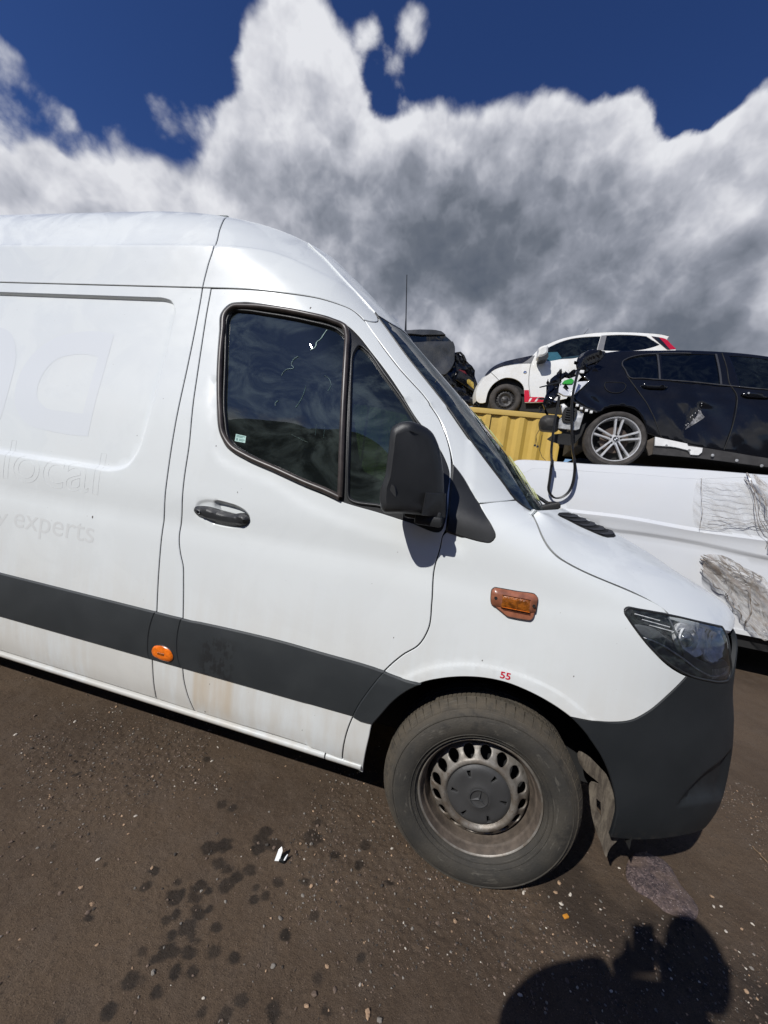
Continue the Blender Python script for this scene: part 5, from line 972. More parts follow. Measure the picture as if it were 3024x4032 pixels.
# bonnet vent by the windscreen
def HV(x0,x1,t,u,l):
    jf=11.4+(15.4-11.4)*u; j=int(jf); fj=jf-j; x=(.108+.240*t)*(1-u)+(.215+.222*t)*u
    def col(j): c=R3_[:,j]; return np.array([x,np.interp(x,c[:,0],c[:,1]),np.interp(x,c[:,0],c[:,2])])
    return col(j)*(1-fj)+col(j+1)*fj+np.array([-.25,-.35,.9])*l
m=MB(); V=[];nu=12;nt_=16
for i in range(nt_+1):
    t=i/nt_; w_=math.sqrt(max(0,1-(2*t-1)**8)) ; 
    for j in range(nu+1):
        u=.10+.82*((j/nu-.5)*max(.25,w_)+.5); V.append(HV(0,0,t,u,.006 if 0<j<nu and 0<i<nt_ else .001))
m.add(V,[(i*(nu+1)+j,(i+1)*(nu+1)+j,(i+1)*(nu+1)+j+1,i*(nu+1)+j+1) for i in range(nt_) for j in range(nu)])
vent=m.build('bonnet_vent',SHELL,bon)
VF=mat('vent_fin_plastic',(.035,.036,.039),.5)
for k in range(5):
    m=MB(); P_=[]; Q_=[]
    for j in range(13):
        u=.13+.76*j/12; t=.10+.17*k+.09*math.sin(math.pi*j/12); P_.append(HV(0,0,min(t,.98),u,.0065)); Q_.append(HV(0,0,min(t+.10,.99),u,.0098))
    V=P_+Q_; m.add(V,[(i,i+1,14+i,13+i) for i in range(12)]); m.build('vent_fin',VF,bon,sharp=0)

v_=spl([(p[0],p[1]) for p in D['hoodline']],False,.02)
# windscreen
wh=[(p[0],p[1],0) for p in we]; wh[0]=(*wh[0][:2],1); wh[-1]=(*wh[-1][:2],1)
wh=spl(wh+[(p[0],p[1],0) for p in hd_[1:-1]]+[(send(zh)-.0,zh,1)],False,.02)
zl_=1.405; bot=np.stack([np.linspace(float(send(zl_)),we[0][0],22),np.full(22,zl_)],1)[:-1]
wo=np.concatenate([wh,mirr(wh)[1:],mirr(bot[::-1])[::-1][:0].reshape(0,2)])
bb_=np.linspace(wo[-1,0],wo[0,0],60)[1:-1]; wo=np.concatenate([wo,np.stack([bb_,np.full(len(bb_),zl_-.01)],1)])
wsn=panel('windscreen',wo,Pm,Nm,WSG,van,res=.05,gap=.003,flange=False,lift=-.004)
inn=offs(wo,-.055); 
panel('windscreen_border',wo,Pm,Nm,BLK,wsn,holes=[inn],res=.05,gap=.001,bev=.001,thick=.004,lift=-.0065)
# bead running up the pillar onto the roof cap
bd_=spl([tuple(p[:2]) for p in D['bead']],False,.02); m=MB(); m.tube(list(P(bd_[:,0],bd_[:,1])+Nrm(bd_[:,0],bd_[:,1])*-.001),list(np.linspace(.007,.0035,len(bd_))),8); m.build('rain_channel',PAINT,cap,sharp=60)
bead('pillar_seal',spl([(p[0],p[1]) for p in we],False,.02),.006,BLK,apil,off=-.001,closed=False)
# cowl with wiper arms at the windscreen base
m=MB(); V=[]; ysc=np.linspace(.19,1.01,12); ysc=np.r_[ysc,2.02-ysc[::-1][1:]]
for y in ysc:
    yy=min(y,2.02-y); xf=np.interp(yy,[.17,.20,.27,.5,1.01],[.04,.085,.13,.205,.26])-.006; zf_=np.interp(yy,[.17,.25,.5,1.01],[1.385,1.392,1.408,1.418])-.018; V+=[(xf,y,zf_-.07),(xf,y,zf_),(xf-.03,y,zf_-.012),(xf-.10,y,zf_-.004),(xf-.16,y,zf_-.03)]
n5=len(ysc); m.add(V,[(i*5+j,i*5+j+1,(i+1)*5+j+1,(i+1)*5+j) for i in range(n5-1) for j in range(4)]); m.build('cowl',BLK,van)
m=MB(); m.tube([(.10,.42,1.40),(.16,.40,1.425),(.15,.55,1.43),(.05,.95,1.52)],[.016,.018,.009,.006],8); m.tube([(.045,.55,1.51),(.04,1.2,1.56)],.006,6); m.build('wiper',BLK,van)
m=MB(); m.tube([(.13,1.05,1.41),(.17,1.03,1.43),(.15,1.2,1.44),(.07,1.6,1.5)],[.016,.018,.009,.006],8); m.tube([(.05,1.2,1.50),(.03,1.75,1.53)],.006,6); m.build('wiper',BLK,van)
# yellow marker scribble on the windscreen
YEL=mat('yellow_wax_marking',(.50,.53,.24),.7,alpha=.75)
def scr(path,r=.0035): 
    p=np.array(path); q=Pm(p[:,0],p[:,1])+Nm(p[:,0],p[:,1])*.001; return list(q)
m=MB()
for cs,cz,rs_,rz in ((.16,1.56,.035,.06),(.25,1.51,.04,.075),(.10,1.70,.025,.04)):
    t=np.linspace(.3,6.0,26); m.tube(scr(np.stack([cs+rs_*np.cos(t)+.01*t,cz+rz*np.sin(t)],1)),.0022,5)
for (a,b) in (((.10,1.80),(.24,1.76)),((.14,1.86),(.2,1.72)),((.30,1.72),(.42,1.70)),((.35,1.78),(.36,1.66))):
    m.tube(scr([(a[0]+(b[0]-a[0])*t,a[1]+(b[1]-a[1])*t) for t in np.linspace(0,1,8)]),.003,5)
m.build('marker_scribble',YEL,wsn)
# mirror: housing as stacked outlines, thick across
mo=spl(D['mirror'],step=.012); mo=mo if area(mo)>0 else mo[::-1]; c0=mo.mean(0)
rings=[(-.196,.62),(-.194,.76),(-.189,.88),(-.180,.95),(-.166,.99),(-.145,1.0),(-.115,.99),(-.085,.96),(-.055,.90),(-.045,.78)]
V=[];n=len(mo)
for y,k in rings:
    q=offs(mo,-(1-k)*.075) if k<1 else mo; q=c0+(mo-c0)*(.35+.65*k)*.5+(q-c0)*.5
    V+=[(a,-.03+(y+.03)*float(np.interp(a,[-.42,-.395,-.33,-.262],[1,.97,.60,.16])),b) for a,b in q]
F=[(i*n+j,(i+1)*n+j,(i+1)*n+(j+1)%n,i*n+(j+1)%n) for i in range(len(rings)-1) for j in range(n)]+[list(range(n)),[(len(rings)-1)*n+j for j in range(n)][::-1]]
mir=mk('wing_mirror',V,[f[::-1] for f in F],BLK,van,sharp=40)
def mpart(name,key,y0,y1,gr=.003):
    o=spl(D[key],step=.01); o=o if area(o)>0 else o[::-1]; c_=o.mean(0); L=[]; ys=[(y0,.90),(y0+.006,.98),(y0+.02,1.),(y1,1.)]
    for y,k in ys: L+=[(c_[0]+(a-c_[0])*k,-.03+(y+.03)*float(np.interp(a,[-.42,-.395,-.33,-.262],[1,.97,.62,.2])),c_[1]+(b-c_[1])*k) for a,b in o]
    n=len(o); F=[(i*n+j,(i+1)*n+j,(i+1)*n+(j+1)%n,i*n+(j+1)%n) for i in range(3) for j in range(n)]+[list(range(n))]
    return mk(name,L,[f[::-1] for f in F],BLK,mir)
mpart('mirror_lamp_cover','mirror_cap',-.190,-.11)
mpart('mirror_foot','mirror_arm',-.20,-.06)
m=MB(); m.bbox((-.40,-.09,1.315),(-.275,.02,1.352),.012); m.bbox((-.36,-.10,1.30),(-.27,.03,1.335),.01); m.build('mirror_arm',BLK,mir)
m=MB(); m.add([(-.455,-.16,1.37),(-.455,-.06,1.37),(-.445,-.06,1.57),(-.445,-.16,1.57)],[(0,1,2,3)]); m.build('mirror_glass',CHROME,mir)
# inner shell so that no daylight comes through the gaps
inner_o=np.array([(-4.88,.33),(-.50,.33),(-.50,.60),(-.42,.78),(-.2,.90),(.1,.92),(.34,.84),(.52,.95),(.52,1.08),(.05,1.25),(.0,1.36),(-.30,1.62),(-.72,2.10),(-1.2,2.15),(-4.88,2.15)])
vp('inner_shell',spl([(a,b,1) for a,b in inner_o],step=.05),SHELL,holes=[offs(win,-.008)],res=.08,disp=None,lift=-.03,thick=.01,sharp=0)
# mirrored far flank
for o_ in (side,pil,rs,fen,apil): mirror_mesh(o_,o_.name.split('.')[0],van)
fd_=mirror_mesh(door,'front_door',van)
for ch in list(door.children):
    if ch.name.split('.')[0] in('window_pane','quarter_pane','window_frame'): mirror_mesh(ch,ch.name.split('.')[0],fd_)
mirror_mesh(hou,'headlight',van); mirror_mesh(ln,'headlight_lens',van)
mm=mirror_mesh(mir,'wing_mirror',van)
# floor, bulkhead, rear end, underbody
m=MB(); m.box((-4.88,.06,.40),(-.45,1.96,.47)); m.box((-4.7,.5,.26),(.5,.62,.40)); m.box((-4.7,1.4,.26),(.5,1.52,.40)); m.box((-4.6,.25,.36),(-.55,1.77,.42)); m.build('underbody',SHELL,van)
m=MB(); m.box((-4.90,.05,.33),(-4.87,1.97,2.16)); m.box((-4.9,.20,2.16),(-4.87,1.82,2.6)); m.build('rear_doors',PAINT,van)
m=MB(); m.box((-1.43,.19,.45),(-1.40,1.83,2.14)); m.box((-1.43,.32,2.14),(-1.40,1.70,2.42)); m.build('bulkhead',DARKINT,van)
m=MB(); m.box((-1.4,.24,2.14),(-.85,1.78,2.16)); m.build('headlining',mat('headlining_grey',(.25,.25,.25),.9),van)
m=MB(); m.bbox((-.42,.12,1.12),(.02,1.90,1.30),.05); m.bbox((-.30,.14,1.26),(.05,1.88,1.375),.03); m.bbox((-.45,.22,1.2),(-.2,.75,1.36),.05); m.build('dashboard',DARKINT,van)
def seat(y):
    t=bpy.data.objects.new('cab_seat',None); COL.objects.link(t); t.parent=van; t.location=Vector((-.98,y,.9))-van.location
    m=MB(); m.bbox((-1.22,y-.24,.88),(-.72,y+.24,1.06),.05); m.build('seat_cushion',SEAT,t)
    m=MB(); m.bbox((-.06,y-.24,0),(.06,y+.24,.66),.045,T=lambda a,b,c:(a-1.20-.18*c,b,c+1.0)); m.build('seat_back',SEAT,t)
    m=MB(); m.bbox((-1.41,y-.13,1.70),(-1.30,y+.13,1.90),.035); m.build('head_rest',SEAT,t)
seat(.48); seat(1.1); seat(1.55)
m=MB(); c_=Vector((-.52,.48,1.34)); ax=Vector((-.55,0,.83)).normalized(); u_=Vector((0,1,0)); v__=ax.cross(u_)
m.tube([c_+(u_*math.cos(t)+v__*math.sin(t))*.205 for t in np.linspace(0,2*math.pi,41)],.0155,8,cap=False); m.tube([c_-u_*.2,c_-u_*.05-ax*.03,c_+u_*.05-ax*.03,c_+u_*.2],.014,6); m.tube([c_-ax*.03,c_-v__*.2],.014,6); m.tube([c_-ax*.25,c_-ax*.02],.04,10); m.build('steering_wheel',DARKINT,van)
# wheel arch liner: a tub over the wheel, open below
def liner(xc,mir_=False,sgn=1):
    V=[];F=[];n=28; R=.505; ys=[.05,.06,.34]; A=np.linspace(math.radians(-4),math.radians(184),n)
    for y in ys:
        for a in A: V.append((xc+R*math.cos(a),y if not mir_ else 2.02-y,.345+R*.98*math.sin(a)))
    F=[(i*n+j,i*n+j+1,(i+1)*n+j+1,(i+1)*n+j) for i in range(2) for j in range(n-1)]
    F.append([2*n+j for j in range(n)]); return mk('arch_liner',V,F,LINER,van,sharp=40)
liner(0); liner(0,True); 
proto=steel_wheel()
wheel_at(proto,van,(0,.041,.341),'front_wheel',rot=math.radians(1.9),spin=.12); wheel_at(proto,van,(-3.665,.05,.341),'rear_wheel')
for x_ in (0,-3.665):
    o=wheel_at(proto,van,(x_,2.02-.05,.341),'far_wheel',rot=math.pi)
drop(proto)
# torn splash bracket behind the bumper edge
br=spl(D['bracket'],step=.012); bh_=np.array([p[:2] for p in D['bracket_hole']])
def Pb(u,v): return np.stack([u,.135+.05*np.sin((v-.2)*9)*.3-(u-.41)*.9*0.6+.012*(vnoise(u,v,40,3)-.5),v],1)
def Nb(u,v): n=np.tile([-.45,-.88,0.],(len(u),1)); return n/np.linalg.norm(n,axis=1)[:,None]
def br_fn(T,b,ob):
    n=T.noise(T.v('MULTIPLY',ob,(26,26,3)),3.,6,.7); T.nt.links.new(T.mix(T.mr(n,.35,.65),(.125,.105,.08),(.05,.04,.031)),b.inputs['Base Color'])
BR=mat('mud_grey_plastic',(.16,.13,.1),.85,bump=.8,bscale=90,fn=br_fn)
bkt=panel('splash_guard',br,Pb,Nb,BR,van,holes=[bh_ if area(bh_)>0 else bh_[::-1]],res=.015,gap=0,bev=.001,thick=.004); tag(bkt,'torn mud-grey splash guard between wheel and bumper')
# ---- writing
def place_text(body,x0,x1,z0,z1,name,matl,lift,bold=False,outline=False,parent=side,fill=True,slope=0.):
    V,F=text_outline(body,1.,bold); lo,hi=V.min(0),V.max(0)
    s=x0+(V[:,0]-lo[0])/(hi[0]-lo[0])*(x1-x0); z=z0+(V[:,1]-lo[1])/(hi[1]-lo[1])*(z1-z0)+slope*(s-x0)
    def up(s,z,l): return P(s,z)+Nrm(s,z)*(l-disp(s,z))[:,None] if True else None
    if fill: mk(name,up(s,z,np.full(len(s),lift)),F,matl,parent,smooth=False)
    if outline:
        from collections import defaultdict
        E=defaultdict(int)
        for f in F:
            for i in range(len(f)): E[tuple(sorted((f[i],f[(i+1)%len(f)])))]+=1
        adj=defaultdict(list)
        # merge coincident verts
        key={}; rep=[]
        for i,v_ in enumerate(V): rep.append(key.setdefault((round(v_[0],4),round(v_[1],4)),i))
        E2=defaultdict(int)
        for f in F:
            for i in range(len(f)):
                a,b=rep[f[i]],rep[f[(i+1)%len(f)]]
                if a!=b: E2[tuple(sorted((a,b)))]+=1
        for (a,b),k in E2.items():
            if k==1: adj[a].append(b); adj[b].append(a)
        seen=set(); m=MB()
        for st_ in list(adj):
            if st_ in seen: continue
            path=[st_]; seen.add(st_); cur=st_
            while True:
                nx_=[q for q in adj[cur] if q not in seen]
                if not nx_: break
                cur=nx_[0]; seen.add(cur); path.append(cur)
            if len(path)<3: continue
            path.append(st_); pp=[]
            for a,b in zip(path[:-1],path[1:]):
                k=max(1,int(math.hypot(s[a]-s[b],z[a]-z[b])/.008))
                for j in range(k): pp.append((s[a]+(s[b]-s[a])*j/k,z[a]+(z[b]-z[a])*j/k))
            pp.append(pp[0]); pp=np.array(pp); m.tube(list(up(pp[:,0],pp[:,1],np.full(len(pp),.0000))),.0006,4,cap=False)
        m.build(name,GHOSTL,parent)
place_text('55',-.0035,.0305,.8165,.8405,'number_sticker',RED,.0012,bold=True,parent=fen)
place_text('local',-2.345,-1.785,1.190,1.378,'ghost_lettering',GHOST,.0004,outline=True,fill=False)
place_text('experts',-2.245,-1.775,.945,1.055,'ghost_lettering',GHOST2,.0004)
place_text('y',-2.36,-2.285,.945,1.030,'ghost_lettering',GHOST2,.0004)
# the big letter: a round bowl closed by a straight stem
bo_=spl([(-1.905,1.93,1),(-2.12,1.93),(-2.27,1.88),(-2.375,1.77),(-2.40,1.66),(-2.365,1.54),(-2.27,1.465),(-2.13,1.445),(-1.905,1.445,1)],step=.02)
bi_=spl([(-1.96,1.815,1),(-2.12,1.815),(-2.21,1.78),(-2.26,1.69),(-2.25,1.60),(-2.19,1.555),(-2.05,1.545),(-1.96,1.545,1)],step=.02)
vp('ghost_lettering',bo_,GHOST,parent=side,holes=[bi_],res=.04,gap=0,flange=False,lift=.0004)
vp('ghost_lettering',spl([(-2.62,1.93,1),(-2.53,1.90),(-2.46,1.80),(-2.45,1.45,1),(-2.56,1.45,1),(-2.56,1.78),(-2.62,1.82,1)],step=.02),GHOST,parent=side,res=.04,gap=0,flange=False,lift=.0004)
CHIP=mat('rust_paint_chip',(.10,.085,.075),.7)
for i,(cx,cz) in enumerate([p[:2] for p in D['chips_paint']]):
    r_=(.003,.0065,.005,.004,.0035,.005,.003,.003,.003,.003,.003)[i]; tt2=np.linspace(0,2*np.pi,7,endpoint=False); rr=r_*(.6+.6*rng.random(7)); vp('paint_chip',np.stack([cx+rr*np.cos(tt2)*.6,cz+rr*np.sin(tt2)],1),CHIP,parent=(side if cx<-1.45 else door if cx<-.45 else fen),res=.02,gap=0,flange=False,lift=.0006)

# ================= BACKGROUND =================
def frame(O,th,ins):
    t=math.radians(th); e=np.array([math.cos(t),-math.sin(t),0]); n=np.array([math.sin(t),math.cos(t),0]); O=np.array(O,float)
    def Pf(u,v): u=np.atleast_1d(u); v=np.atleast_1d(v); i=ins(v) if ins else 0*v; return O+u[:,None]*e+np.reshape(i,(-1,1))*n+np.array([0,0,1.])*(v-O[2])[:,None]
    def Nf(u,v):
        v=np.atleast_1d(v); g=(ins(v+.01)-ins(v-.01))/.02 if ins else 0*v; q=-n[None]+g[:,None]*np.array([0,0,1.]); return q/np.linalg.norm(q,axis=1)[:,None]
    def W(u,v,d): return O+e*u+n*d+np.array([0,0,v-O[2]])
    return Pf,Nf,W,e,n
def fp(fr,name,key,m_,parent,ctrl=None,step=.03,holes=(),**k):
    o=spl(ctrl if ctrl is not None else D[key],step=step); kw=dict(res=.06,gap=.003,bev=.004,thick=.02); kw.update(k); return panel(name,o,fr[0],fr[1],m_,parent,holes=holes,**kw)
def farside(o,name,fr,Wd,parent):
    me=o.data.copy(); n=len(me.vertices); c_=np.zeros(n*3); me.vertices.foreach_get('co',c_); c_=c_.reshape(-1,3)+np.array(pos(o)); O=fr[2](0,0,0); nn=fr[4]; d=(c_-O)@nn; c_+=np.outer(Wd-2*d,nn)
    c_-=np.array(pos(parent)); me.vertices.foreach_set('co',c_.ravel()); me.flip_normals(); me.update(); q=bpy.data.objects.new(name,me); COL.objects.link(q); q.parent=parent; return q
def loft(name,pts,fr,ins,Wd,m_,parent,crown=.03,n=10,closed=False,sharp=40):
    V=[];pts=np.asarray(pts); L=len(pts); cen=np.array([pts[:,0].mean(),2.0])
    for i,(u,v) in enumerate(pts):
        a=pts[max(i-1,0)]; b=pts[min(i+1,L-1)]; t=b-a; t=t/max(np.linalg.norm(t),1e-6); nr=np.array([-t[1],t[0]]); i0=float(ins(v))+.002
        for k in range(n+1):
            f=k/n; c_=crown*(1-(2*f-1)**2)**.6; V.append(fr[2](u+nr[0]*c_,v+nr[1]*c_,i0+(Wd-2*i0)*f))
    F=[(i*(n+1)+k,(i+1)*(n+1)+k,(i+1)*(n+1)+k+1,i*(n+1)+k+1) for i in range(L-1) for k in range(n)]
    return mk(name,V,F,m_,parent,sharp=sharp)
def bgpaint(name,col,rough=.3,coat=.6,dirt=.2,dc=(.4,.36,.3),scale=3.,bump=.0,spec=.5):
    def fn(T,b,ob):
        P_=T.n('ShaderNodeNewGeometry').outputs['Position']; n=T.noise(P_,scale,7,.65); n2=T.noise(P_,30,5,.65)
        c=T.mix(T.m('MULTIPLY',T.mr(n,.45,.7),dirt),col,dc); c=T.mix(T.m('MULTIPLY',T.mr(n2,.6,.72),dirt),c,dc); T.nt.links.new(c,b.inputs['Base Color']); T.nt.links.new(T.mr(n,.3,.7,rough*.8,rough*1.5),b.inputs['Roughness'])
        if bump: T.nt.links.new(T.n('ShaderNodeBump',{'Strength':.5,'Distance':bump,'Height':T.noise(P_,3.5,3,.5)}).outputs[0],b.inputs['Normal'])
    return mat(name,col,rough,coat=coat,spec=spec,fn=fn)
# --- yellow shipping container
YP=bgpaint('yellow_container_paint',(.52,.35,.07),.5,.1,.35,(.36,.23,.05),2.5)
YP2=bgpaint('yellow_rail_paint',(.55,.38,.10),.5,.1,.3,(.40,.26,.07),4)
ct=thing('shipping_container','yellow corrugated steel container behind the vans, with two cars parked on its roof','container',(-4.9,6.8,0))
x1=1.055; x0=x1-12.19; y0=5.60; zt_=2.93
def corr(name,x0,x1,y,z0,z1,per=.278,dep=.036,seg=None):
    V=[];F=[];x=x1; i=0; pr=[(0,0),(.075,0),(.139,dep),(.214,dep)]
    xs=[]
    while x>x0:
        for a,d in pr: xs.append((x-a,d))
        x-=per
    for a,d in xs: V+=[(a,y+d,z0),(a,y+d,z1)]
    F=[(2*i,2*i+1,2*i+3,2*i+2) for i in range(len(xs)-1)]; return V,F
P_w=4 # corrugated wall in separate welded sheets
for k in range(11):
    a=x1-.06-k*1.112; V,F=corr('sheet',a-1.10,a,y0+.012,.14,zt_-.085); mk('wall_sheet',V,F,YP,ct,smooth=False)
m=MB(); m.bbox((x0,y0-.004,zt_-.088),(x1,y0+.055,zt_),.006); m.build('top_rail',YP2,ct)
m=MB(); m.bbox((x0,y0-.002,.02),(x1,y0+.055,.16),.006); m.build('bottom_rail',YP2,ct)
m=MB(); m.box((x0+.02,y0+.05,.1),(x1-.01,y0+2.43,zt_-.02)); m.build('container_body',YP,ct,smooth=False)
for xx in (x0,x1-.06): m=MB(); m.bbox((xx,y0-.001,.02),(xx+.06,y0+.09,zt_-.088),.005); m.build('corner_post',YP,ct)
# --- small white hatchback on the container
AI=mono([2.9,3.2,3.5,3.85,3.95,4.2,4.35,4.7],[.05,.01,0,.03,.06,.16,.25,.42]); AF=frame((.09,6.0,3.2),0,AI); AW=1.62
wc=thing('small_hatchback','small white hatchback with black bonnet and red door-sill stickers, parked on the yellow container','car',(1.2,6.8,zt_))
WP=bgpaint('scuffed_white_paint',(.74,.74,.71),.35,.5,.5,(.50,.46,.38),2.2)
BP=bgpaint('glossy_black_bonnet',(.012,.012,.013),.15,1,.1)
w1=spl(D['a_win1'],step=.03); w2=spl(D['a_win2'],step=.03)
ab_=D['a_body']; aw=fp(AF,'body_side','a_body',WP,wc,holes=[w1,w2],res=.08); farside(aw,'body_side',AF,AW,wc)
g_a=fp(AF,'side_window','a_win1',CARG2,wc,gap=0,lift=-.01,flange=False); farside(g_a,'side_window',AF,AW,wc); g_a=fp(AF,'rear_side_window','a_win2',CARG,wc,gap=0,lift=-.01,flange=False); farside(g_a,'rear_side_window',AF,AW,wc)
bod=[tuple(p[:2]) for p in ab_]
lo_=lambda i,j:spl([(p[0],p[1]) for p in bod[i:j]],False,.05)
loft('front_bumper',lo_(0,5),AF,AI,AW,WP,wc,.10); loft('bonnet',lo_(4,11),AF,AI,AW,BP,wc,.05); loft('windscreen',lo_(10,13),AF,AI,AW,CARG,wc,.04); loft('roof',lo_(12,22),AF,AI,AW,WP,wc,.035); loft('tailgate',lo_(21,27),AF,AI,AW,BP,wc,.05)
for key,nm,mt,lf in (('a_bonnet','bonnet_edge',BP,.012),('a_mirtri','mirror_panel',mat('grey_pillar_plastic',(.14,.14,.145),.5),.006),('a_pill','pillar_cover',bgpaint('grey_pillar',(.16,.16,.165),.4,.3,.2),.008),('a_lamp','tail_lamp',mat('red_lamp',(.42,.01,.03),.15,coat=1.),.010),('a_lampdark','tail_lamp_housing',BP,.013),('a_red1','red_sticker',RED,.006),('a_strA','white_stripe',WP,.009),('a_strB','white_stripe',WP,.009)):
    fp(AF,nm,key,mt,wc,gap=0,bev=.002,thick=.004,lift=lf)
fp(AF,'sun_blind','a_paper',mat('pale_blue_card',(.35,.55,.62),.7),wc,gap=0,bev=.001,thick=.002,lift=-.03)
def bline(fr,name,key,r,m_,parent,off=.001,closed=False,flat=None):
    q=spl([tuple(p[:2]) for p in D[key]],closed,.03); return bead(name,q,r,m_,parent,off=off,closed=closed,PF_=fr[0],NF_=fr[1],n=6,flat=flat)
bline(AF,'door_gap','a_doorline',.004,SHELL,wc); bline(AF,'bumper_gap','a_bumpline',.004,SHELL,wc)
mo2=spl(D['a_mirror'],step=.03); c2=mo2.mean(0); V=[];nn_=len(mo2)
for d_,k_ in ((-.22,.55),(-.20,.85),(-.14,1),(-.05,1),(-.02,.8)): V+=[AF[2](c2[0]+(a-c2[0])*k_,c2[1]+(b-c2[1])*k_,d_) for a,b in mo2]
F=[(i*nn_+j,i*nn_+(j+1)%nn_,(i+1)*nn_+(j+1)%nn_,(i+1)*nn_+j) for i in range(4) for j in range(nn_)]+[list(range(nn_)),[4*nn_+j for j in range(nn_)]]
mk('wing_mirror',V,F,WP,wc); V2_=[AF[2](c2[0]+.02+(a-c2[0])*.9,c2[1]-.085+(b-c2[1])*.55,d_) for d_ in (-.20,.02) for a,b in mo2]
mk('mirror_base',V2_,[(j,(j+1)%nn_,nn_+(j+1)%nn_,nn_+j) for j in range(nn_)]+[list(range(nn_))],BLK,wc)
rp_=D['a_rep'][0]; m=MB(); m.lathe([(0,-.012),(.022,-.010),(.03,-.002)],AF[0](rp_[0],rp_[1])[0],16); m.build('indicator_lamp',CHROME,wc)
aa=D['a_ant']; m=MB(); m.tube([AF[2](aa[0][0],aa[0][1]-.05,.6),AF[2](aa[1][0]+.02,aa[1][1]+.02,.6)],[.006,.003],5); m.build('aerial',BLK,wc)
SW=mat('worn_black_steel_wheel',(.035,.033,.032),.5,.3,var=.4,vscale=20)
CT=mat('old_car_tyre',(.045,.04,.036),.85,var=.35,vscale=14,bump=.5)
def car_wheel(parent,c_,R,rr,name='wheel',alloy=False,e=np.array([1,0,0]),n_=np.array([0,1,0]),spin=.3,wid=.19):
    def T(V): return [tuple(np.array(c_)+e*v[0]+n_*v[1]+np.array([0,0,v[2]])) for v in V]
    t=bpy.data.objects.new(name,None); COL.objects.link(t); t.parent=parent; t.location=Vector(c_)-pos(parent)
    m=MB(); k=R-rr; m.lathe([(rr-.004,.012),(rr+.006,-.004),(rr+k*.3,-.018),(rr+k*.6,-.018),(R-.018,-.004),(R-.004,.012),(R,.04),(R,wid-.04),(R-.02,wid),(rr,wid)],(0,0,0),64); m.V=T(m.V); m.build('tyre',CT,t,sharp=50)
    if alloy:
        m=MB(); m.lathe([(rr-.012,.05),(rr-.010,.006),(rr,-.002),(rr+.003,.004)],(0,0,0),64); m.lathe([(rr-.014,.004),(rr-.016,.15),(rr-.02,wid)],(0,0,0),64)
        m.V=T(m.V); m.build('rim',ALLOY,t,sharp=50)
        for i in range(5):
            a0=spin+2*math.pi*i/5
            for sgn in (-1,1):
                m=MB(); V=[]
                for (r,wd,y,of) in ((.035,.013,.018,.016),(.075,.012,.012,.020),(.14,.0115,.010,.027),(rr-.03,.014,.012,.036),(rr-.008,.018,.010,.040)):
                    ca,sa=math.cos(a0),math.sin(a0)
                    for q,yy in ((of-wd,y+.012),(of-wd*.55,y),(of+wd*.55,y),(of+wd,y+.012),(of+wd,y+.035),(of-wd,y+.035)): V.append((r*ca-sgn*q*sa,yy,r*sa+sgn*q*ca))
                m.add(V,[(i_*6+j,i_*6+(j+1)%6,(i_+1)*6+(j+1)%6,(i_+1)*6+j) for i_ in range(4) for j in range(6)]+[(0,1,2,3,4,5),(24,25,26,27,28,29)]); m.V=T(m.V); m.build('spoke',ALLOY,t,sharp=30)
        m=MB(); m.lathe([(.0,.004),(.030,.004),(.036,.012),(.05,.020),(.062,.03),(.062,.06)],(0,0,0),32); m.V=T(m.V); m.build('hub',ALLOY,t)
        for i in range(5):
            a=spin+2*math.pi*(i+.0)/5; m=MB(); m.lathe([(.0,.0055),(.0095,.0055),(.011,.012),(.011,.03)],(.053*math.cos(a),.004,.053*math.sin(a)),10); m.V=T(m.V); m.build('bolt_hole',SHELL,t)
        m=MB(); m.lathe([(0,-.002),(.026,-.001),(.030,.006)],(0,0,0),24); m.V=T(m.V); cc=m.build('centre_badge',BLK,t)
        for q0 in (0,math.pi):
            m=MB(); m.add([(0,-.0035,0)]+[(.017*math.cos(q0+a),-.0035,.017*math.sin(q0+a)) for a in np.linspace(0,math.pi/2,7)],[(0,i_,i_+1) for i_ in range(1,7)]); m.V=T(m.V); m.build('badge_quarter',mat('badge_white',(.7,.72,.75),.3),cc,smooth=False)
        m=MB(); m.lathe([(.15,.09),(.0,.09)],(0,0,0),48); m.V=T(m.V); m.build('brake_disc',mat('rusty_disc',(.10,.075,.06),.5,.5,var=.3),t)
        m=MB(); m.lathe([(rr-.02,.14),(.0,.14)],(0,0,0),48); m.V=T(m.V); m.build('wheel_back',SHELL,t)
    else:
        def Pf2(x,z): r=np.hypot(x,z); return np.array(T(np.stack([x,mono([0,.03,.05,.075,.10,.13,.155,.19],[.03,.03,.04,.05,.025,.020,.035,.045])(r),z],1)))
        def Nf2(x,z): return np.tile(-n_,(len(x),1))
        th=np.linspace(0,2*np.pi,60,endpoint=False); hs=[]
        for i in range(18):
            a=2*np.pi*i/18; t2=np.linspace(0,2*np.pi,8,endpoint=False); hs.append(np.array([(rr*.80)*np.cos(a),(rr*.80)*np.sin(a)])+.012*np.stack([np.cos(t2),np.sin(t2)],1))
        for i in range(4):
            a=2*np.pi*i/4+.1; t2=np.linspace(0,2*np.pi,8,endpoint=False); hs.append(np.array([.045*np.cos(a),.045*np.sin(a)])+.009*np.stack([np.cos(t2),np.sin(t2)],1))
        panel('rim_disc',np.stack([(rr-.008)*np.cos(th),(rr-.008)*np.sin(th)],1),Pf2,Nf2,SW,t,holes=hs,res=.02,gap=0,bev=.001,thick=.006,sharp=50)
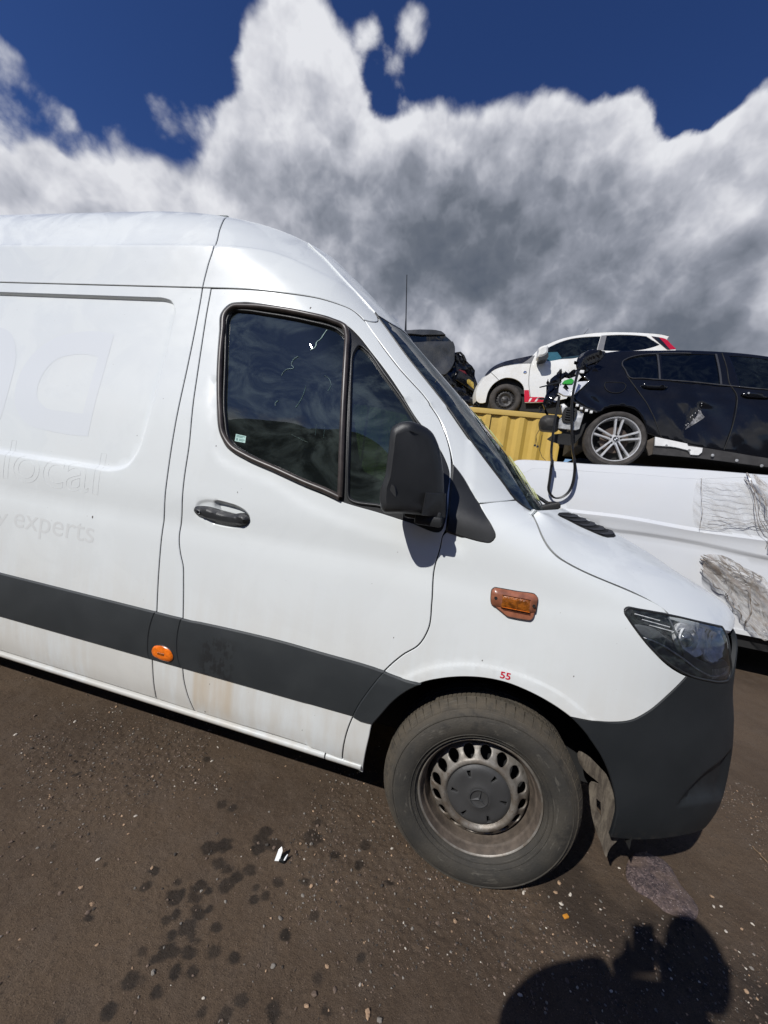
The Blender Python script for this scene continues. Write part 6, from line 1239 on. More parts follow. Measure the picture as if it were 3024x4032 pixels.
        m=MB(); m.lathe([(rr-.012,.05),(rr-.010,.006),(rr,-.002),(rr+.003,.004)],(0,0,0),48); m.V=T(m.V); m.build('rim',SW,t,sharp=50); m=MB(); m.lathe([(rr,.08),(0,.08)],(0,0,0),24); m.V=T(m.V); m.build('wheel_back',SHELL,t)
    return t
ALLOY=mat('worn_silver_alloy',(.60,.60,.60),.30,.35,var=.12,vscale=20)
car_wheel(wc,(.090,6.045,3.215),.283,.178); car_wheel(wc,(2.43,6.045,3.215),.283,.178)
m=MB(); m.box((-.35,6.1,3.05),(2.5,7.5,3.35)); m.box((-.1,6.1,3.3),(.5,7.5,3.75)); m.build('underbody',SHELL,wc,smooth=False)
m=MB(); 
for xx in (1.15,): 
    for yy in (6.45,7.15): m.bbox((xx-.22,yy-.22,3.5),(xx+.22,yy+.22,3.65),.05); m.bbox((xx+.15,yy-.22,3.6),(xx+.3,yy+.22,4.15),.05)
m.bbox((1.95,6.3,3.5),(2.15,7.3,4.0),.05); m.build('car_seats',SEAT,wc)
# --- white van shell lying behind, with the black car on top
VI=mono([.3,.5,.8,1.2,1.3,1.39,1.7,1.85,2.1],[.03,0,-.01,0,.02,.0,.03,.06,.14]); VF_=frame((.2,3.1,0),4,VI); VW=1.9
v2=thing('scrap_van','plain white van body behind the bonnet, torn plastic film on its side','van',(2.4,4.0,0))
WV=bgpaint('white_van_paint_old',(.60,.62,.64),.45,.25,.22,(.58,.56,.52),1.6)
vt=[(p[0],p[1]) for p in D['v2_top']]; tl_=[(2.7,1.995),(4.4,2.0),(4.8,1.9)]
sh=spl([(4.9,.50,1),(-.14,.50,1),(-.13,1.1,0),(-.05,1.68,0)]+vt+tl_,step=.05)
iv=[(p[0],p[1]) for p in D['v2_ins']]
inn_=spl([(-.06,.62,1)]+[(-.055,1.2),(-.005,1.70)]+iv[1:]+[(3.2,1.93),(4.3,1.94,1),(4.3,.62,1)],step=.05)
c1=spl([(-.2,1.405)]+[tuple(p[:2]) for p in D['v2_cr1']]+[(3.2,1.40),(5,1.40)],False,.05); c2_=spl([(-.2,1.34)]+[(.6,1.325)]+[tuple(p[:2]) for p in D['v2_cr2']]+[(3.2,1.215),(5,1.19)],False,.05)
def vd(u,v):
    a=np.interp(u,c1[:,0],c1[:,1]); b=np.interp(u,c2_[:,0],c2_[:,1]); d=-.022*sstep(v,a+.012,a-.02)*sstep(v,b-.028,b+.012)*sstep(a-b,.02,.08)
    d=d+.03*sstep(v,b+.0,b-.04)*sstep(v,.55,b)*.5; return d+.004*(vnoise(u,v,2.3,8)-.5)+.0025*(vnoise(u,v,6,18)-.5)
exv=np.concatenate([np.stack([np.arange(0,4.2,.03),np.interp(np.arange(0,4.2,.03),c[:,0],c[:,1])+o],1) for c,o in ((c1,.012),(c1,-.004),(c1,-.02),(c2_,.012),(c2_,-.004),(c2_,-.02),(c2_,-.034))])
p1=panel('side_panel',inn_,VF_[0],VF_[1],WV,v2,res=.06,gap=.003,bev=.004,thick=.02,disp=vd,extra=exv); 
p2=panel('side_frame',sh,VF_[0],VF_[1],WV,v2,holes=[inn_],res=.05,gap=.001,bev=.010,thick=.03,disp=lambda u,v:.003*(vnoise(u,v,2.3,8)-.5))
farside(p1,'side_panel',VF_,VW,v2)
top=spl([(-.14,.5),(-.13,1.1),(-.05,1.68)]+vt+tl_+[(4.9,.5)],False,.05); loft('roof',top,VF_,VI,VW,WV,v2,.05)
m=MB(); W_=VF_[2]; 
def bx(m,u0,u1,d0,d1,z0,z1,fr=VF_,mi=0): m.add([fr[2](u,z,d) for z in (z0,z1) for d in (d0,d1) for u in (u0,u1)],[(0,2,3,1),(4,5,7,6),(0,1,5,4),(1,3,7,5),(3,2,6,7),(2,0,4,6)],mi)
bx(m,-.1,4.85,.06,1.84,.33,.55); bx(m,.1,.3,.3,1.6,.0,.35); bx(m,1.9,2.1,.3,1.6,.0,.35); m.build('underbody',SHELL,v2,smooth=False)
m=MB(); bx(m,-.1,4.85,-.012,.03,.462,.505); m.build('sill_lip',WV,v2,smooth=False)
car_wheel(v2,tuple(VF_[2](.9,.33,.06)),.33,.2,e=VF_[3],n_=VF_[4]); car_wheel(v2,tuple(VF_[2](3.9,.33,.06)),.33,.2,e=VF_[3],n_=VF_[4])
# torn stretch film
def film_mat(name,c0,c1_,a0,a1,sc=9.):
    def fn(T,b,ob):
        P_=T.n('ShaderNodeNewGeometry').outputs['Position']; n=T.n('ShaderNodeTexNoise',{'Vector':T.v('MULTIPLY',T.n('ShaderNodeVectorRotate',{'Vector':P_,'Angle':-.75,'Axis':(0,1,0)}).outputs[0],(.55,1,2.2)),'Scale':sc,'Detail':8.,'Roughness':.7,'Distortion':1.6}).outputs[0]; T.nt.links.new(T.mix(T.mr(n,.35,.62),c0,c1_),b.inputs['Base Color']); T.nt.links.new(T.mr(n,.36,.60,a1,a0),b.inputs['Alpha'])
        T.nt.links.new(T.n('ShaderNodeBump',{'Strength':.8,'Distance':.010,'Height':T.noise(P_,14,4,.55,1.)}).outputs[0],b.inputs['Normal'])
    return mat(name,c0,.22,coat=.8,fn=fn)
FM=film_mat('dirty_stretch_film',(.24,.205,.175),(.60,.575,.53),.25,.93,6.); FM2=film_mat('clear_stretch_film',(.50,.47,.42),(.72,.73,.73),.05,.26,5.)
FST=mat('twisted_film_strand',(.25,.215,.18),.3,coat=.6,var=.5,vscale=30)
film=thing('torn_plastic_film','torn dirty stretch film hanging off the white van body behind the bonnet','plastic film',tuple(VF_[2](2.0,1.2,-.02)))
def ridged(u,v,f,s): return 1-np.abs(2*fbm(u,v,f,s,4)-1)*2.2
fp(VF_,'film_patch','film_a',FM2,film,res=.03,gap=0,flange=False,lift=.006,disp=lambda u,v:-.010*np.clip(ridged(u*.5,v*3,3.,4),0,1))
sl2=lambda u,v:-.055*np.clip(ridged((u*.75-v*.65)*.55,(u*.65+v*.75)*2.2,3.2,14),0,1)-.012*np.clip(ridged((u*.9-v*.4)*.8,(u*.4+v*.9)*2.2,5.,24),0,1)-.06*fbm(u,v,3,6)
fp(VF_,'film_sheet','film_b',FM,film,res=.014,gap=0,flange=False,lift=.02,disp=sl2,step=.02)
fp(VF_,'film_sheet','film_c',FM,film,res=.016,gap=0,flange=False,lift=.015,disp=sl2,step=.02)
r2=np.random.default_rng(5)
fb_=np.array([p[:2] for p in D['film_b']]); fc_=np.array([p[:2] for p in D['film_c']]); fa_=np.array([p[:2] for p in D['film_a']])
def strand(m,a,b,r,sag=.03,wob=.012,n=14):
    a=np.array(a);b=np.array(b); L=[]; ph=r2.random(4)*6
    for t in np.linspace(0,1,n):
        q=a*(1-t)+b*t; q=q+np.array([wob*math.sin(9*t+ph[0]),wob*math.sin(13*t+ph[1])-sag*math.sin(math.pi*t)]); L.append(VF_[2](q[0],q[1],-.03-.03*math.sin(math.pi*t)-.01*math.sin(20*t+ph[2])+float(VI(q[1]))))
    m.tube(L,[.7*r*(.5+.8*abs(math.sin(5*t+ph[3]))) for t in np.linspace(0,1,n)],5,flat=.5)
m=MB()
i0_,i1_=fb_[1],fb_[8]
for k in range(9):
    a=fb_[1]+(fb_[12]-fb_[1])*r2.random()*.5+r2.normal(0,.01,2) if False else fb_[r2.integers(0,len(fb_))]; b=fb_[r2.integers(0,len(fb_))]
    strand(m,a,b,.004+.005*r2.random(),.02)
for k in range(8): strand(m,fb_[1]+[.0,-.01*k],fb_[8-k%4]+[0,-.04*k*.5],.010,.01)
for k in range(5): strand(m,fc_[0]+r2.normal(0,.02,2),fc_[4]+[0,.09*k],.006,.03,.02)
for k in range(4): strand(m,fa_[7]+[.10*k*.3,.02+.04*k],fc_[5]+[.02,-.02*k],.0035,-.01)
for k in range(7): z_=fa_[0][1]-.045-.052*k; strand(m,(fa_[0][0]+.01+.05*r2.random(),z_),(fa_[0][0]+.25+.5*r2.random(),z_-.005+.01*r2.random()),.0022,0,.003)
strand(m,fa_[0],fa_[7],.004,0,.004)
st_=m.build('film_strand',FST,film); st_['kind']='stuff'
# --- black hatchback on the white van
BI=mono([1.9,2.2,2.45,2.75,2.85,3.05,3.2,3.4,3.6],[.05,.01,0,.03,.06,.14,.22,.35,.5]); BF=frame((1.279,3.575,2.277),4,BI); BW=1.74
bc=thing('wrecked_hatchback','glossy black five-door hatchback with smashed rear end and dented door, stacked on the white van','car',tuple(BF[2](1.2,1.96,.9)))
BK=bgpaint('glossy_black_car_paint',(.0055,.006,.008),.09,.12,.05,(.08,.07,.06),3.,bump=.0015,spec=.42)
bb0=[tuple(p) for p in D['b_body']]
fw=2.66 # front wheel u
k0=[i for i,p in enumerate(bb0) if p[0]>1.35]; i_top=k0[0]; i_bot=k0[-1]
front=[(1.75,3.31,0),(2.05,3.17,0),(2.35,2.99,0),(2.6,2.93,0),(3.0,2.86,0),(3.3,2.74,0),(3.44,2.55,0),(3.46,2.3,0),(3.40,2.12,1),(3.06,2.10,1),(3.02,2.3,0),(2.88,2.47,0),(2.68,2.53,0),(2.46,2.46,0),(2.32,2.3,0),(2.28,2.12,1)]
body=[(*p[:2],(p[2] if len(p)>2 else 0)) for p in bb0[:i_top]]+[(bb0[i_top][0],bb0[i_top][1],0)]+front+[(bb0[i_bot][0],bb0[i_bot][1]-.02,0)]+[(*p[:2],(p[2] if len(p)>2 else 0)) for p in bb0[i_bot+1:]]
bw1=spl(D['b_win1'],step=.03); bw2=spl(D['b_win2'],step=.03)
w3=[(p[0],p[1],0) for p in D['b_win3']]; w3c=[(w3[0][0],w3[0][1],1),(w3[1][0],w3[1][1],0),(w3[2][0],w3[2][1],0),(1.68,3.22,0),(1.98,3.05,0),(2.08,2.97,1)]+[(w3[3][0]+0.0,w3[3][1]-.0,0),(w3[4][0],w3[4][1],0),(w3[5][0],w3[5][1],1)]; bw3=spl(w3c,step=.03)
dn=[np.array(p[:2]) for p in D['b_dent']]
def bdisp(u,v):
    Q=np.stack([u,v],1); L=np.array([dn[0],dn[1]]); d=distpl(Q,L,False); r=.022*np.exp(-(d/.05)**2)
    L2=np.array([dn[0]+[-.02,-.01],dn[1]+[-.05,0]]); d2=distpl(Q,L2,False); out=.02*np.exp(-(d2/.035)**2)
    cen=np.array([(dn[0]+dn[1])/2+[0.1,.03]]); d3=np.hypot(*(Q-cen[0]).T); big=.05*np.exp(-(d3/.26)**2)
    wr=.004*np.exp(-(d3/.5)**2)*np.sin(9*(u*.8+v*.6)*3.14)
    c1q=np.array([[dn[1][0]-.02,dn[1][1]+.34]]); d4=np.hypot(*(Q-c1q[0]).T); cr=.009*np.exp(-(d4/.09)**2)*np.sin(60*u+25*v)
    rear=.012*np.exp(-(np.hypot(u+.35,v-2.66)/.16)**2)*np.sin(22*u+31*v)
    crease=.008*sstep(v,2.93-.045*(u+.5),2.90-.045*(u+.5))*sstep(v,2.75,2.88)
    return r-out+big+wr+cr+rear+crease+.004*(vnoise(u,v,3,21)-.5)
bp=panel('body_side',spl(body,step=.03),BF[0],BF[1],BK,bc,holes=[bw1,bw2,bw3],res=.028,gap=.002,bev=.004,thick=.02,disp=bdisp,sharp=50)
body2=body; bf2=panel('body_side',spl(body,step=.06),BF[0],BF[1],BK,bc,holes=[bw1,bw2,bw3],res=.12,gap=.002,bev=.004,thick=.02); q_=farside(bf2,'body_side',BF,BW,bc); bpy.data.objects.remove(bf2)
for w_,g_m,nm in ((bw1,CARG,'quarter_window'),(bw2,CARG,'rear_window'),(bw3,CARG2,'front_window')):
    o=panel(nm,w_,BF[0],BF[1],g_m,bc,res=.2,gap=0,flange=False,lift=-.008); farside(o,nm,BF,BW,bc)
up=[p[:2] for p in body]; ia=[i for i,p in enumerate(up) if abs(p[0]-bb0[6][0])<1e-6 and abs(p[1]-bb0[6][1])<1e-6][0]
upl=lambda a,b:spl([tuple(p) for p in up[a:b]],False,.05)
loft('roof',upl(ia,i_top+1),BF,BI,BW,BK,bc,.035); ii=i_top; loft('windscreen',upl(ii,ii+4),BF,BI,BW,CARG2,bc,.05); loft('bonnet',upl(ii+3,ii+9),BF,BI,BW,BK,bc,.07); loft('tailgate',upl(3,ia+1),BF,BI,BW,BK,bc,.03); loft('floor_pan',spl([(.4,2.30),(1.4,2.16),(2.28,2.12)],False,.2),BF,BI,BW,SHELL,bc,-.01)
GREYT=mat('satin_window_trim',(.10,.10,.10),.3,.6)
bline(BF,'window_trim','b_chrome',.007,GREYT,bc,.004,False); bline(BF,'door_gap','b_doorline',.005,SHELL,bc); bline(BF,'door_gap','b_bline',.005,SHELL,bc)
b1_=D['b_win2']; 
for a_,b2 in ((0,5),(2,3)): 
    pass
fp(BF,'door_pillar',None,GREYT,bc,ctrl=[(D['b_win1'][6][0]-.0,D['b_win1'][6][1],1),(D['b_win1'][6][0]+.014,D['b_win1'][6][1],1),(D['b_win1'][7][0]+.014,D['b_win1'][7][1],1),(D['b_win1'][7][0],D['b_win1'][7][1],1)],gap=0,bev=.002,thick=.006,lift=.006)
fp(BF,'door_pillar',None,GREYT,bc,ctrl=[(D['b_win2'][2][0],D['b_win2'][2][1],1),(D['b_win2'][2][0]+.014,D['b_win2'][2][1],1),(D['b_win2'][3][0]+.014,D['b_win2'][3][1],1),(D['b_win2'][3][0],D['b_win2'][3][1],1)],gap=0,bev=.002,thick=.006,lift=.006)
for k in ('b_handle','b_handle2'):
    ho=spl(D[k],step=.01); fp(BF,'door_handle',k,BK,bc,res=.02,gap=0,bev=.006,thick=.03,lift=.022,step=.012,disp=lambda u,v,ho=ho:-.012*sstep(sd(np.stack([u,v],1),ho),0,.02))
lp=BF[0](*D['b_lock'][0][:2])[0]; m=MB(); m.lathe([(0,-.05),(.010,-.05),(.012,-.02)],lp,12); m.build('door_lock',CHROME,bc)
bline(BF,'fuel_flap_gap','b_flap',.0035,SHELL,bc,.001,True)
ZINC=mat('bare_grey_metal',(.42,.42,.41),.4,.5,var=.4,vscale=9,bump=.6,bscale=30)
WPL=mat('white_clip_plastic',(.72,.72,.70),.4,var=.1)
SIL=mat('silver_lamp_reflector',(.68,.69,.70),.2,.25,bump=1.,bscale=22)
crumple=lambda u,v:.02*(fbm(u,v,9,3)-.5)
for key,nm,mt,lf in (('b_lamp','tail_lamp',SIL,.012),('b_lampgreen','lamp_board',mat('green_lamp_board',(.02,.28,.03),.3),.03),('b_strip','sill_bracket',WPL,.022),('b_sill','sill',mat('dusty_black_sill',(.035,.033,.032),.6,var=.3),.0),('b_flapmud','mud_flap',mat('muddy_flap',(.075,.06,.045),.85,var=.3),-.01),('b_panel','rear_panel',ZINC,-.01),('b_panelbox','panel_vent',SHELL,.012),('b_under','rear_undertray',SHELL,-.06)):
    fp(BF,nm,key,mt,bc,step=.02,res=.025,gap=0,bev=.003,thick=.03,lift=lf,disp=crumple if key in('b_lamp','b_panel','b_under') else None)
m=MB()
pb=np.array([p[:2] for p in D['b_panelbox']])
for k in range(5):
    t=.12+.17*k; a=pb[0]*(1-t)+pb[3]*t; b=pb[1]*(1-t)+pb[2]*t; m.tube([BF[0](*(a*.9+b*.1))[0]-BF[4]*.02,BF[0](*(a*.1+b*.9))[0]-BF[4]*.02],.008,6)
m.build('vent_slats',BLK,bc)
su_=np.array([p[:2] for p in D['b_strip']]); 
m=MB()
for k in range(5):   # bolts and slots along the sill
    p=BF[2](.50+.22*k,2.255-.03*k,-.01); m.lathe([(0,-.008),(.012,-.006),(.016,.0)],p,10)
m.build('sill_bolts',ZINC,bc)
m=MB()
for c_ in D['b_clips'][:4]: q=BF[0](c_[0],c_[1])[0]; m.bbox(tuple(q-[.014,.03,.014]),tuple(q+[.014,.0,.014]),.003)
m.build('white_clip',WPL,bc)
for c_ in D['b_clips'][4:]: q=BF[0](c_[0],c_[1])[0]; m=MB(); m.bbox(tuple(q-[.022,.03,.018]),tuple(q+[.022,.0,.018]),.004); m.build('torn_bracket',WPL,bc)
bline(BF,'torn_edge','b_edge',.010,GREYT,bc,.006)
# crumpled tailgate remains: shards of black skin
bdk=spl(D['b_dark'],step=.02); 
o=panel('crushed_tailgate',bdk,BF[0],BF[1],BK,bc,res=.025,gap=0,bev=.004,thick=.04,disp=lambda u,v:.06-.12*np.abs(2*fbm(u,v,7,33,3)-1)-.05*(vnoise(u,v,16,3)),sharp=25)
sp_=spl(D['b_spoil'],step=.015); cs_=sp_.mean(0); panel('rear_spoiler',sp_,BF[0],BF[1],BK,bc,res=.02,gap=0,bev=.006,thick=.05,disp=lambda u,v:.02-.085*sstep(sd(np.stack([u,v],1),sp_),0,.07),sharp=50)
m=MB(); r3=np.random.default_rng(9)
for k in range(46):
    c_=bdk[r3.integers(len(bdk))]+r3.normal(0,.02,2); q=BF[2](c_[0],c_[1],.05+.25*r3.random()); a,b=r3.normal(0,.05,3),r3.normal(0,.035,3); m.add([q,q+a,q+a*.4+b,q+b*.6-a*.3],[(0,1,2),(0,2,3)])
sh_=m.build('crushed_skin_shard',BK,bc,smooth=False); sh_['kind']='stuff'
ex_=spl(D['b_exh'],step=.03); panel('exhaust_box',ex_,BF[0],BF[1],mat('sooty_box',(.03,.028,.026),.6,.3,var=.4,bump=.6,bscale=40),bc,res=.03,gap=0,bev=.01,thick=.18,disp=lambda u,v:.03-.05*sstep(sd(np.stack([u,v],1),ex_),0,.05))
rd=D['b_rod']; m=MB(); m.tube([BF[2](rd[0][0],rd[0][1],-.10),BF[2](rd[1][0],rd[1][1],.04)],[.007,.012],8); m.build('gas_strut',BLK,bc)
wr=D['b_wires']; m=MB()
for seg_ in ((0,1,2),(1,3,4),(5,6,7,8)): m.tube([BF[2](wr[i][0],wr[i][1],.02) for i in seg_],.003,5)
for i in (2,4): q=BF[2](wr[i][0],wr[i][1],.02); m.bbox(tuple(q-.012),tuple(q+.012),.003)
m.build('loose_wire',BLK,bc)
def cpath():
    A_=[BF[2](u,v,-.06) for u,v in [p[:2] for p in D['cable_up1']]]; L_=[VF_[2](u,v,-.05) for u,v in [p[:2] for p in D['cable_lo']]]; B_=[BF[2](u,v,-.07) for u,v in [p[:2] for p in D['cable_up2']]]
    K=np.array(A_+L_+B_); n=len(K); out=[]
    for i in range(n-1):
        p0,p1,p2,p3=K[max(i-1,0)],K[i],K[i+1],K[min(i+2,n-1)]
        for t in np.linspace(0,1,7)[:-1]: out.append(.5*((2*p1)+(-p0+p2)*t+(2*p0-5*p1+4*p2-p3)*t*t+(-p0+3*p1-3*p2+p3)*t**3))
    return out+[K[-1]]
cp3=cpath()
m=MB(); m.tube(cp3,.013,8,flat=.7); m.tube([p+np.array([.012,-.012,.0]) for p in cp3],.007,6); cab=m.build('hanging_door_seal',mat('black_rubber_seal',(.012,.012,.013),.35),bc); tag(cab,'long black rubber seal hanging in a loop from the smashed rear end')
SCF=mat('scraped_black_paint',(.10,.10,.105),.45,var=.9,vscale=40,bump=.6,bscale=60)
a0_,b0_=dn[0],dn[1]; dv=(b0_-a0_)/np.linalg.norm(b0_-a0_); nv_=np.array([dv[1],-dv[0]])
sc2=spl([tuple(a0_),tuple(a0_+dv*.10+nv_*.045),tuple(a0_+dv*.22+nv_*.085),tuple(b0_+nv_*.055-dv*.04),tuple(b0_+nv_*.012),tuple(a0_+dv*.2+nv_*.020)],step=.02); sd2=fp(BF,'scraped_dent',None,SCF,bc,ctrl=[(a,b) for a,b in sc2],gap=0,flange=False,lift=.004,res=.02,disp=bdisp); tag(sd2,'deep scraped dent across the rear door')
m=MB(); r6=np.random.default_rng(4)
for k in range(9):
    c_=a0_+dv*(.02+.30*r6.random())+r6.normal(0,.012,2); q=BF[0](c_[0],c_[1])[0]; q=q-BF[4]*(.006-float(bdisp(np.array([c_[0]]),np.array([c_[1]]))[0])); m.add([q,q+np.array([.006,0,.010]),q+np.array([-.002,0,.014])],[(0,1,2)])
m.build('paint_chip',WPL,bc,smooth=False)['kind']='stuff'
fk=BF[2](0,0,0)
car_wheel(bc,tuple(BF[2](0,2.277,.0)),.319,.252,alloy=True,e=BF[3],n_=BF[4],spin=math.radians(88),wid=.22); car_wheel(bc,tuple(BF[2](2.69,2.20,.0)),.319,.252,alloy=True,e=BF[3],n_=BF[4],wid=.22)
m=MB(); bx(m,-.35,.40,.24,1.5,2.2,2.72,BF); bx(m,-.2,3.3,.25,1.5,2.2,2.45,BF); bx(m,.40,2.3,.12,1.62,2.22,2.40,BF); m.build('underbody',SHELL,bc,smooth=False)
m=MB()
for dd in (.56,1.20):
    m.bbox((-.24,-.24,0),(.24,.24,.14),.05,T=lambda a,b,c,dd=dd:BF[2](1.35+a,2.62+c,dd+b)); m.bbox((-.06,-.23,0),(.06,.23,.56),.05,T=lambda a,b,c,dd=dd:BF[2](1.12+a-.2*c,2.72+c,dd+b)); m.bbox((-.05,-.11,0),(.05,.11,.14),.04,T=lambda a,b,c,dd=dd:BF[2](1.0+a,3.17+c,dd+b))
m.bbox((-.3,-.65,0),(.1,.65,.55),.06,T=lambda a,b,c:BF[2](.35+a,2.6+c,.87+b)); m.build('car_seats',SEAT,bc)
m=MB(); m.tube([BF[2](1.95,3.2,.9),BF[2](1.80,3.15,.9)],.008,6); m.bbox((-.015,-.12,-.035),(.015,.12,.035),.012,T=lambda a,b,c:BF[2](1.77+a,3.12+c,.9+b)); m.build('rear_view_mirror',BLK,bc)
# --- dark wreck on the left, with aerial
DF=frame((-1.3,5.4,3.2),-12,None); DI=lambda v:0*np.asarray(v,float)
DF=frame((-1.3,6.0,3.2),-12,DI)
KS=(1.0,0.0,1.0)
dw=thing('crushed_car','crushed dark grey car with tall aerial, left of the white hatchback','car',tuple(DF[2](-.6,2.94,.8)))
GP=bgpaint('matt_dark_grey_paint',(.028,.031,.036),.42,.3,.3,(.06,.06,.06),4.,bump=.01); 
dsp=lambda u,v:.05*np.abs(2*fbm(u,v,1.8,41,3)-1)-.05*fbm(u,v,1.3,4,2)
KD={k:[(p[0]*KS[0]+KS[1],(p[1]-1.42)*KS[2]+1.42,(p[2] if len(p)>2 else 0)) for p in D[k]] for k in D if k.startswith('d_')}
def dp(nm,k,mt,lf,res=.05,dd=dsp,th=.06): return panel(nm,spl(KD[k],step=.04),DF[0],DF[1],mt,dw,res=res,gap=0,bev=.008,thick=th,lift=lf,disp=dd,sharp=30)
dp('roof_edge','d_roof',GP,.02); dp('side_window','d_win',CARG,-.03,th=.01); dp('door','d_door',GP,.03); dp('rear_end','d_rear',BK,-.02,.04,lambda u,v:.10*np.abs(2*fbm(u,v,6,47,3)-1)+.05*(u-u.min())); dp('tail_lamp','d_light',mat('dull_red_lamp',(.12,.01,.012),.3),.02,.04,None); dp('number_plate','d_plate',mat('dirty_yellow_plate',(.38,.27,.05),.6,var=.3,vscale=30),.03,.04,None); dp('rear_bumper','d_bump',BK,.015,.05,dsp)
V,F=text_outline('EJ08',.1); pl_=np.array([p[:2] for p in KD['d_plate']]);
m=MB(); m.tube([DF[2](p[0],p[1],.05) for p in KD['d_hoop']],.022,8); m.build('bent_tube',BLK,dw)
m=MB(); m.tube([DF[2](p[0],p[1],.5) for p in KD['d_ant']],[.009,.012,.022,.03],6); m.build('aerial',BLK,dw)
m=MB(); bxs=lambda *a:bx(m,*a,fr=DF); 
u0=min(p[0] for p in KD['d_door']); bx(m,u0-2.3,-.85,.10,1.5,2.98,3.82,DF); bx(m,-.9,-.52,.1,1.4,2.98,3.45,DF); m.build('crushed_body',SHELL,dw,smooth=False)
loft('roof',spl([(u0-2,KD['d_roof'][0][1]-.05)]+[p[:2] for p in KD['d_roof'][:6]],False,.1),DF,DI,1.55,GP,dw,.03)
# --- stacks of wrecks on the far side of the yard (mirrored in the cab windows)
WK=bgpaint('rusty_dark_wreck',(.030,.032,.032),.5,.2,.6,(.07,.045,.03),1.2)
def wreck():
    t=thing('stacked_wreck','dark wrecked car in the stacks behind the photographer, mirrored in the cab windows','car',(0,0,0),'wrecked cars stacked across the yard')
    pr=[(-2.0,.25),(-2.05,.7),(-1.9,.95),(-1.45,1.02),(-.95,1.32),(.1,1.40),(1.05,1.30),(1.65,.95),(2.0,.9),(2.1,.5),(2.05,.25)]
    p=spl(pr,False,.2); V=[]; n=10
    for (a,b) in p:
        for k in range(n+1):
            f=k/n*2-1; V.append((a,f*.85*(1-.12*max(0,b-.8)*2),b+.04*(1-f*f)+.05*(vnoise(np.array([a]),np.array([f*2]),1.7,5)[0]-.5)))
    L=len(p); F=[(i*(n+1)+k,(i+1)*(n+1)+k,(i+1)*(n+1)+k+1,i*(n+1)+k+1) for i in range(L-1) for k in range(n)]
    F.append([i*(n+1) for i in range(L)][::-1]); F.append([i*(n+1)+n for i in range(L)])
    mk('body',V,F,WK,t,sharp=30)
    m=MB()
    for xx in (-1.25,1.3): m.lathe([(.0,-.01),(.18,-.01),(.19,-.03),(.30,-.02),(.31,.05),(.31,.15)],(xx,.80,.30),20); 
    m.build('wheels',CT,t,)['kind']='stuff'
    return t
wk=wreck(); first=True
for i,(x,y,l) in enumerate(((2.6,7.6,0),(2.8,7.6,1),(2.7,7.7,2),(7.0,7.7,2),(6.6,7.3,0),(6.9,7.4,1),(-3.4,9.6,0),(4.6,9.8,0),(4.9,9.9,1))):
    o=copy_tree(wk); o.location=(x,y,l*1.16); o.rotation_euler=(0,0,.05*i-.1); o['label']='dark scrapped car seen only through the gap under the black hatchback'; o['group']='scrapped cars behind the white van body'
for i in range(7):
    for l in range((5,5,5,4,4,3,3)[i]):
        x=-10.5+i*3.6+rng.normal(0,.25); y=-9.4+rng.normal(0,.25)-(abs(i-3)*.15); o=wk if first else copy_tree(wk); first=False; o.location=(x,y,l*1.18); o.rotation_euler=(rng.normal(0,.03),rng.normal(0,.03),(math.pi if rng.random()<.5 else 0)+rng.normal(0,.12))

# ================= GROUND CLUTTER =================
STM=[mat('stone_'+n,c,.85,var=.35,vscale=60,bump=.4,bscale=200) for n,c in (('brown',(.14,.10,.075)),('grey',(.20,.18,.155)),('tan',(.36,.24,.15)),('pale',(.52,.47,.40)),('dark',(.05,.042,.035)))]
def stone_mesh(seed,mi):
    r=np.random.default_rng(seed); bm=bmesh.new(); bmesh.ops.create_icosphere(bm,subdivisions=2 if mi is not None else 1,radius=1)
    for v in bm.verts: v.co*=.75+.4*r.random()
    S=(1,.6+.35*r.random(),.38+.25*r.random())
    for v in bm.verts: v.co=Vector((v.co.x*S[0],v.co.y*S[1],v.co.z*S[2]))
    return bm
smesh=[]
for k in range(15):
    bm=stone_mesh(100+k,1); me=bpy.data.meshes.new('stone'); bm.to_mesh(me); bm.free(); me.materials.append(STM[k%5]); me.polygons.foreach_set('use_smooth',[False]*len(me.polygons)); smesh.append(me)
r4=np.random.default_rng(21)
def put_stone(x,y,s,k):
    colr=('brown','grey','tan','pale','dark')[k%5]; size='larger' if s>.0068 else 'small'
    where=('in the photographer\'s shadow area' if x>.1 and y<0 else 'beside the front tyre' if x>-.45 and x<.45 else 'ahead of the front wheel' if x>=.45 else 'close under the van\'s sill' if y>-.02 else 'among the oil drips' if x>-1.35 and y<-.2 else 'between the sill and the oil drips' if x>-1.35 else 'toward the lower left corner' if y<-.35 else 'at the left edge under the sill')
    label='%s %s stone on the dirt %s'%(size,colr,where); group=label.replace(' stone ',' stones ')
    o=bpy.data.objects.new('stone',smesh[k]); COL.objects.link(o); o.location=(x,y,gz(x,y)+s*.18); o.scale=(s,s,s); o.rotation_euler=(r4.normal(0,.3),r4.normal(0,.3),r4.random()*6.3); tag(o,label,'stone',group)
ORM=mat('orange_chip',(.62,.26,.03),.6)
for i,p in enumerate(D['chips']):
    if i==0:
        m=MB(); m.bbox((-.010,-.006,0),(.010,.006,.006),.001,T=lambda a,b,c:(p[0]+a*.8-b*.5,p[1]+a*.5+b*.8,gz(*p[:2])+.004+c)); tag(m.build('plastic_chip',ORM),'small orange rectangular chip on the damp dirt ahead of the front wheel','debris'); continue
    put_stone(p[0],p[1],.0052+.0035*r4.random(),int([3,2,2,1,3,0,3,2,3,2,3,3,3,3,2,3][i-1]+5*r4.integers(3)) if i<17 else int([2,2,3,2,0,2,2,2,2,3,1,3,0,0,1,2][(i-17)%16]+5*r4.integers(3)))
used=[]
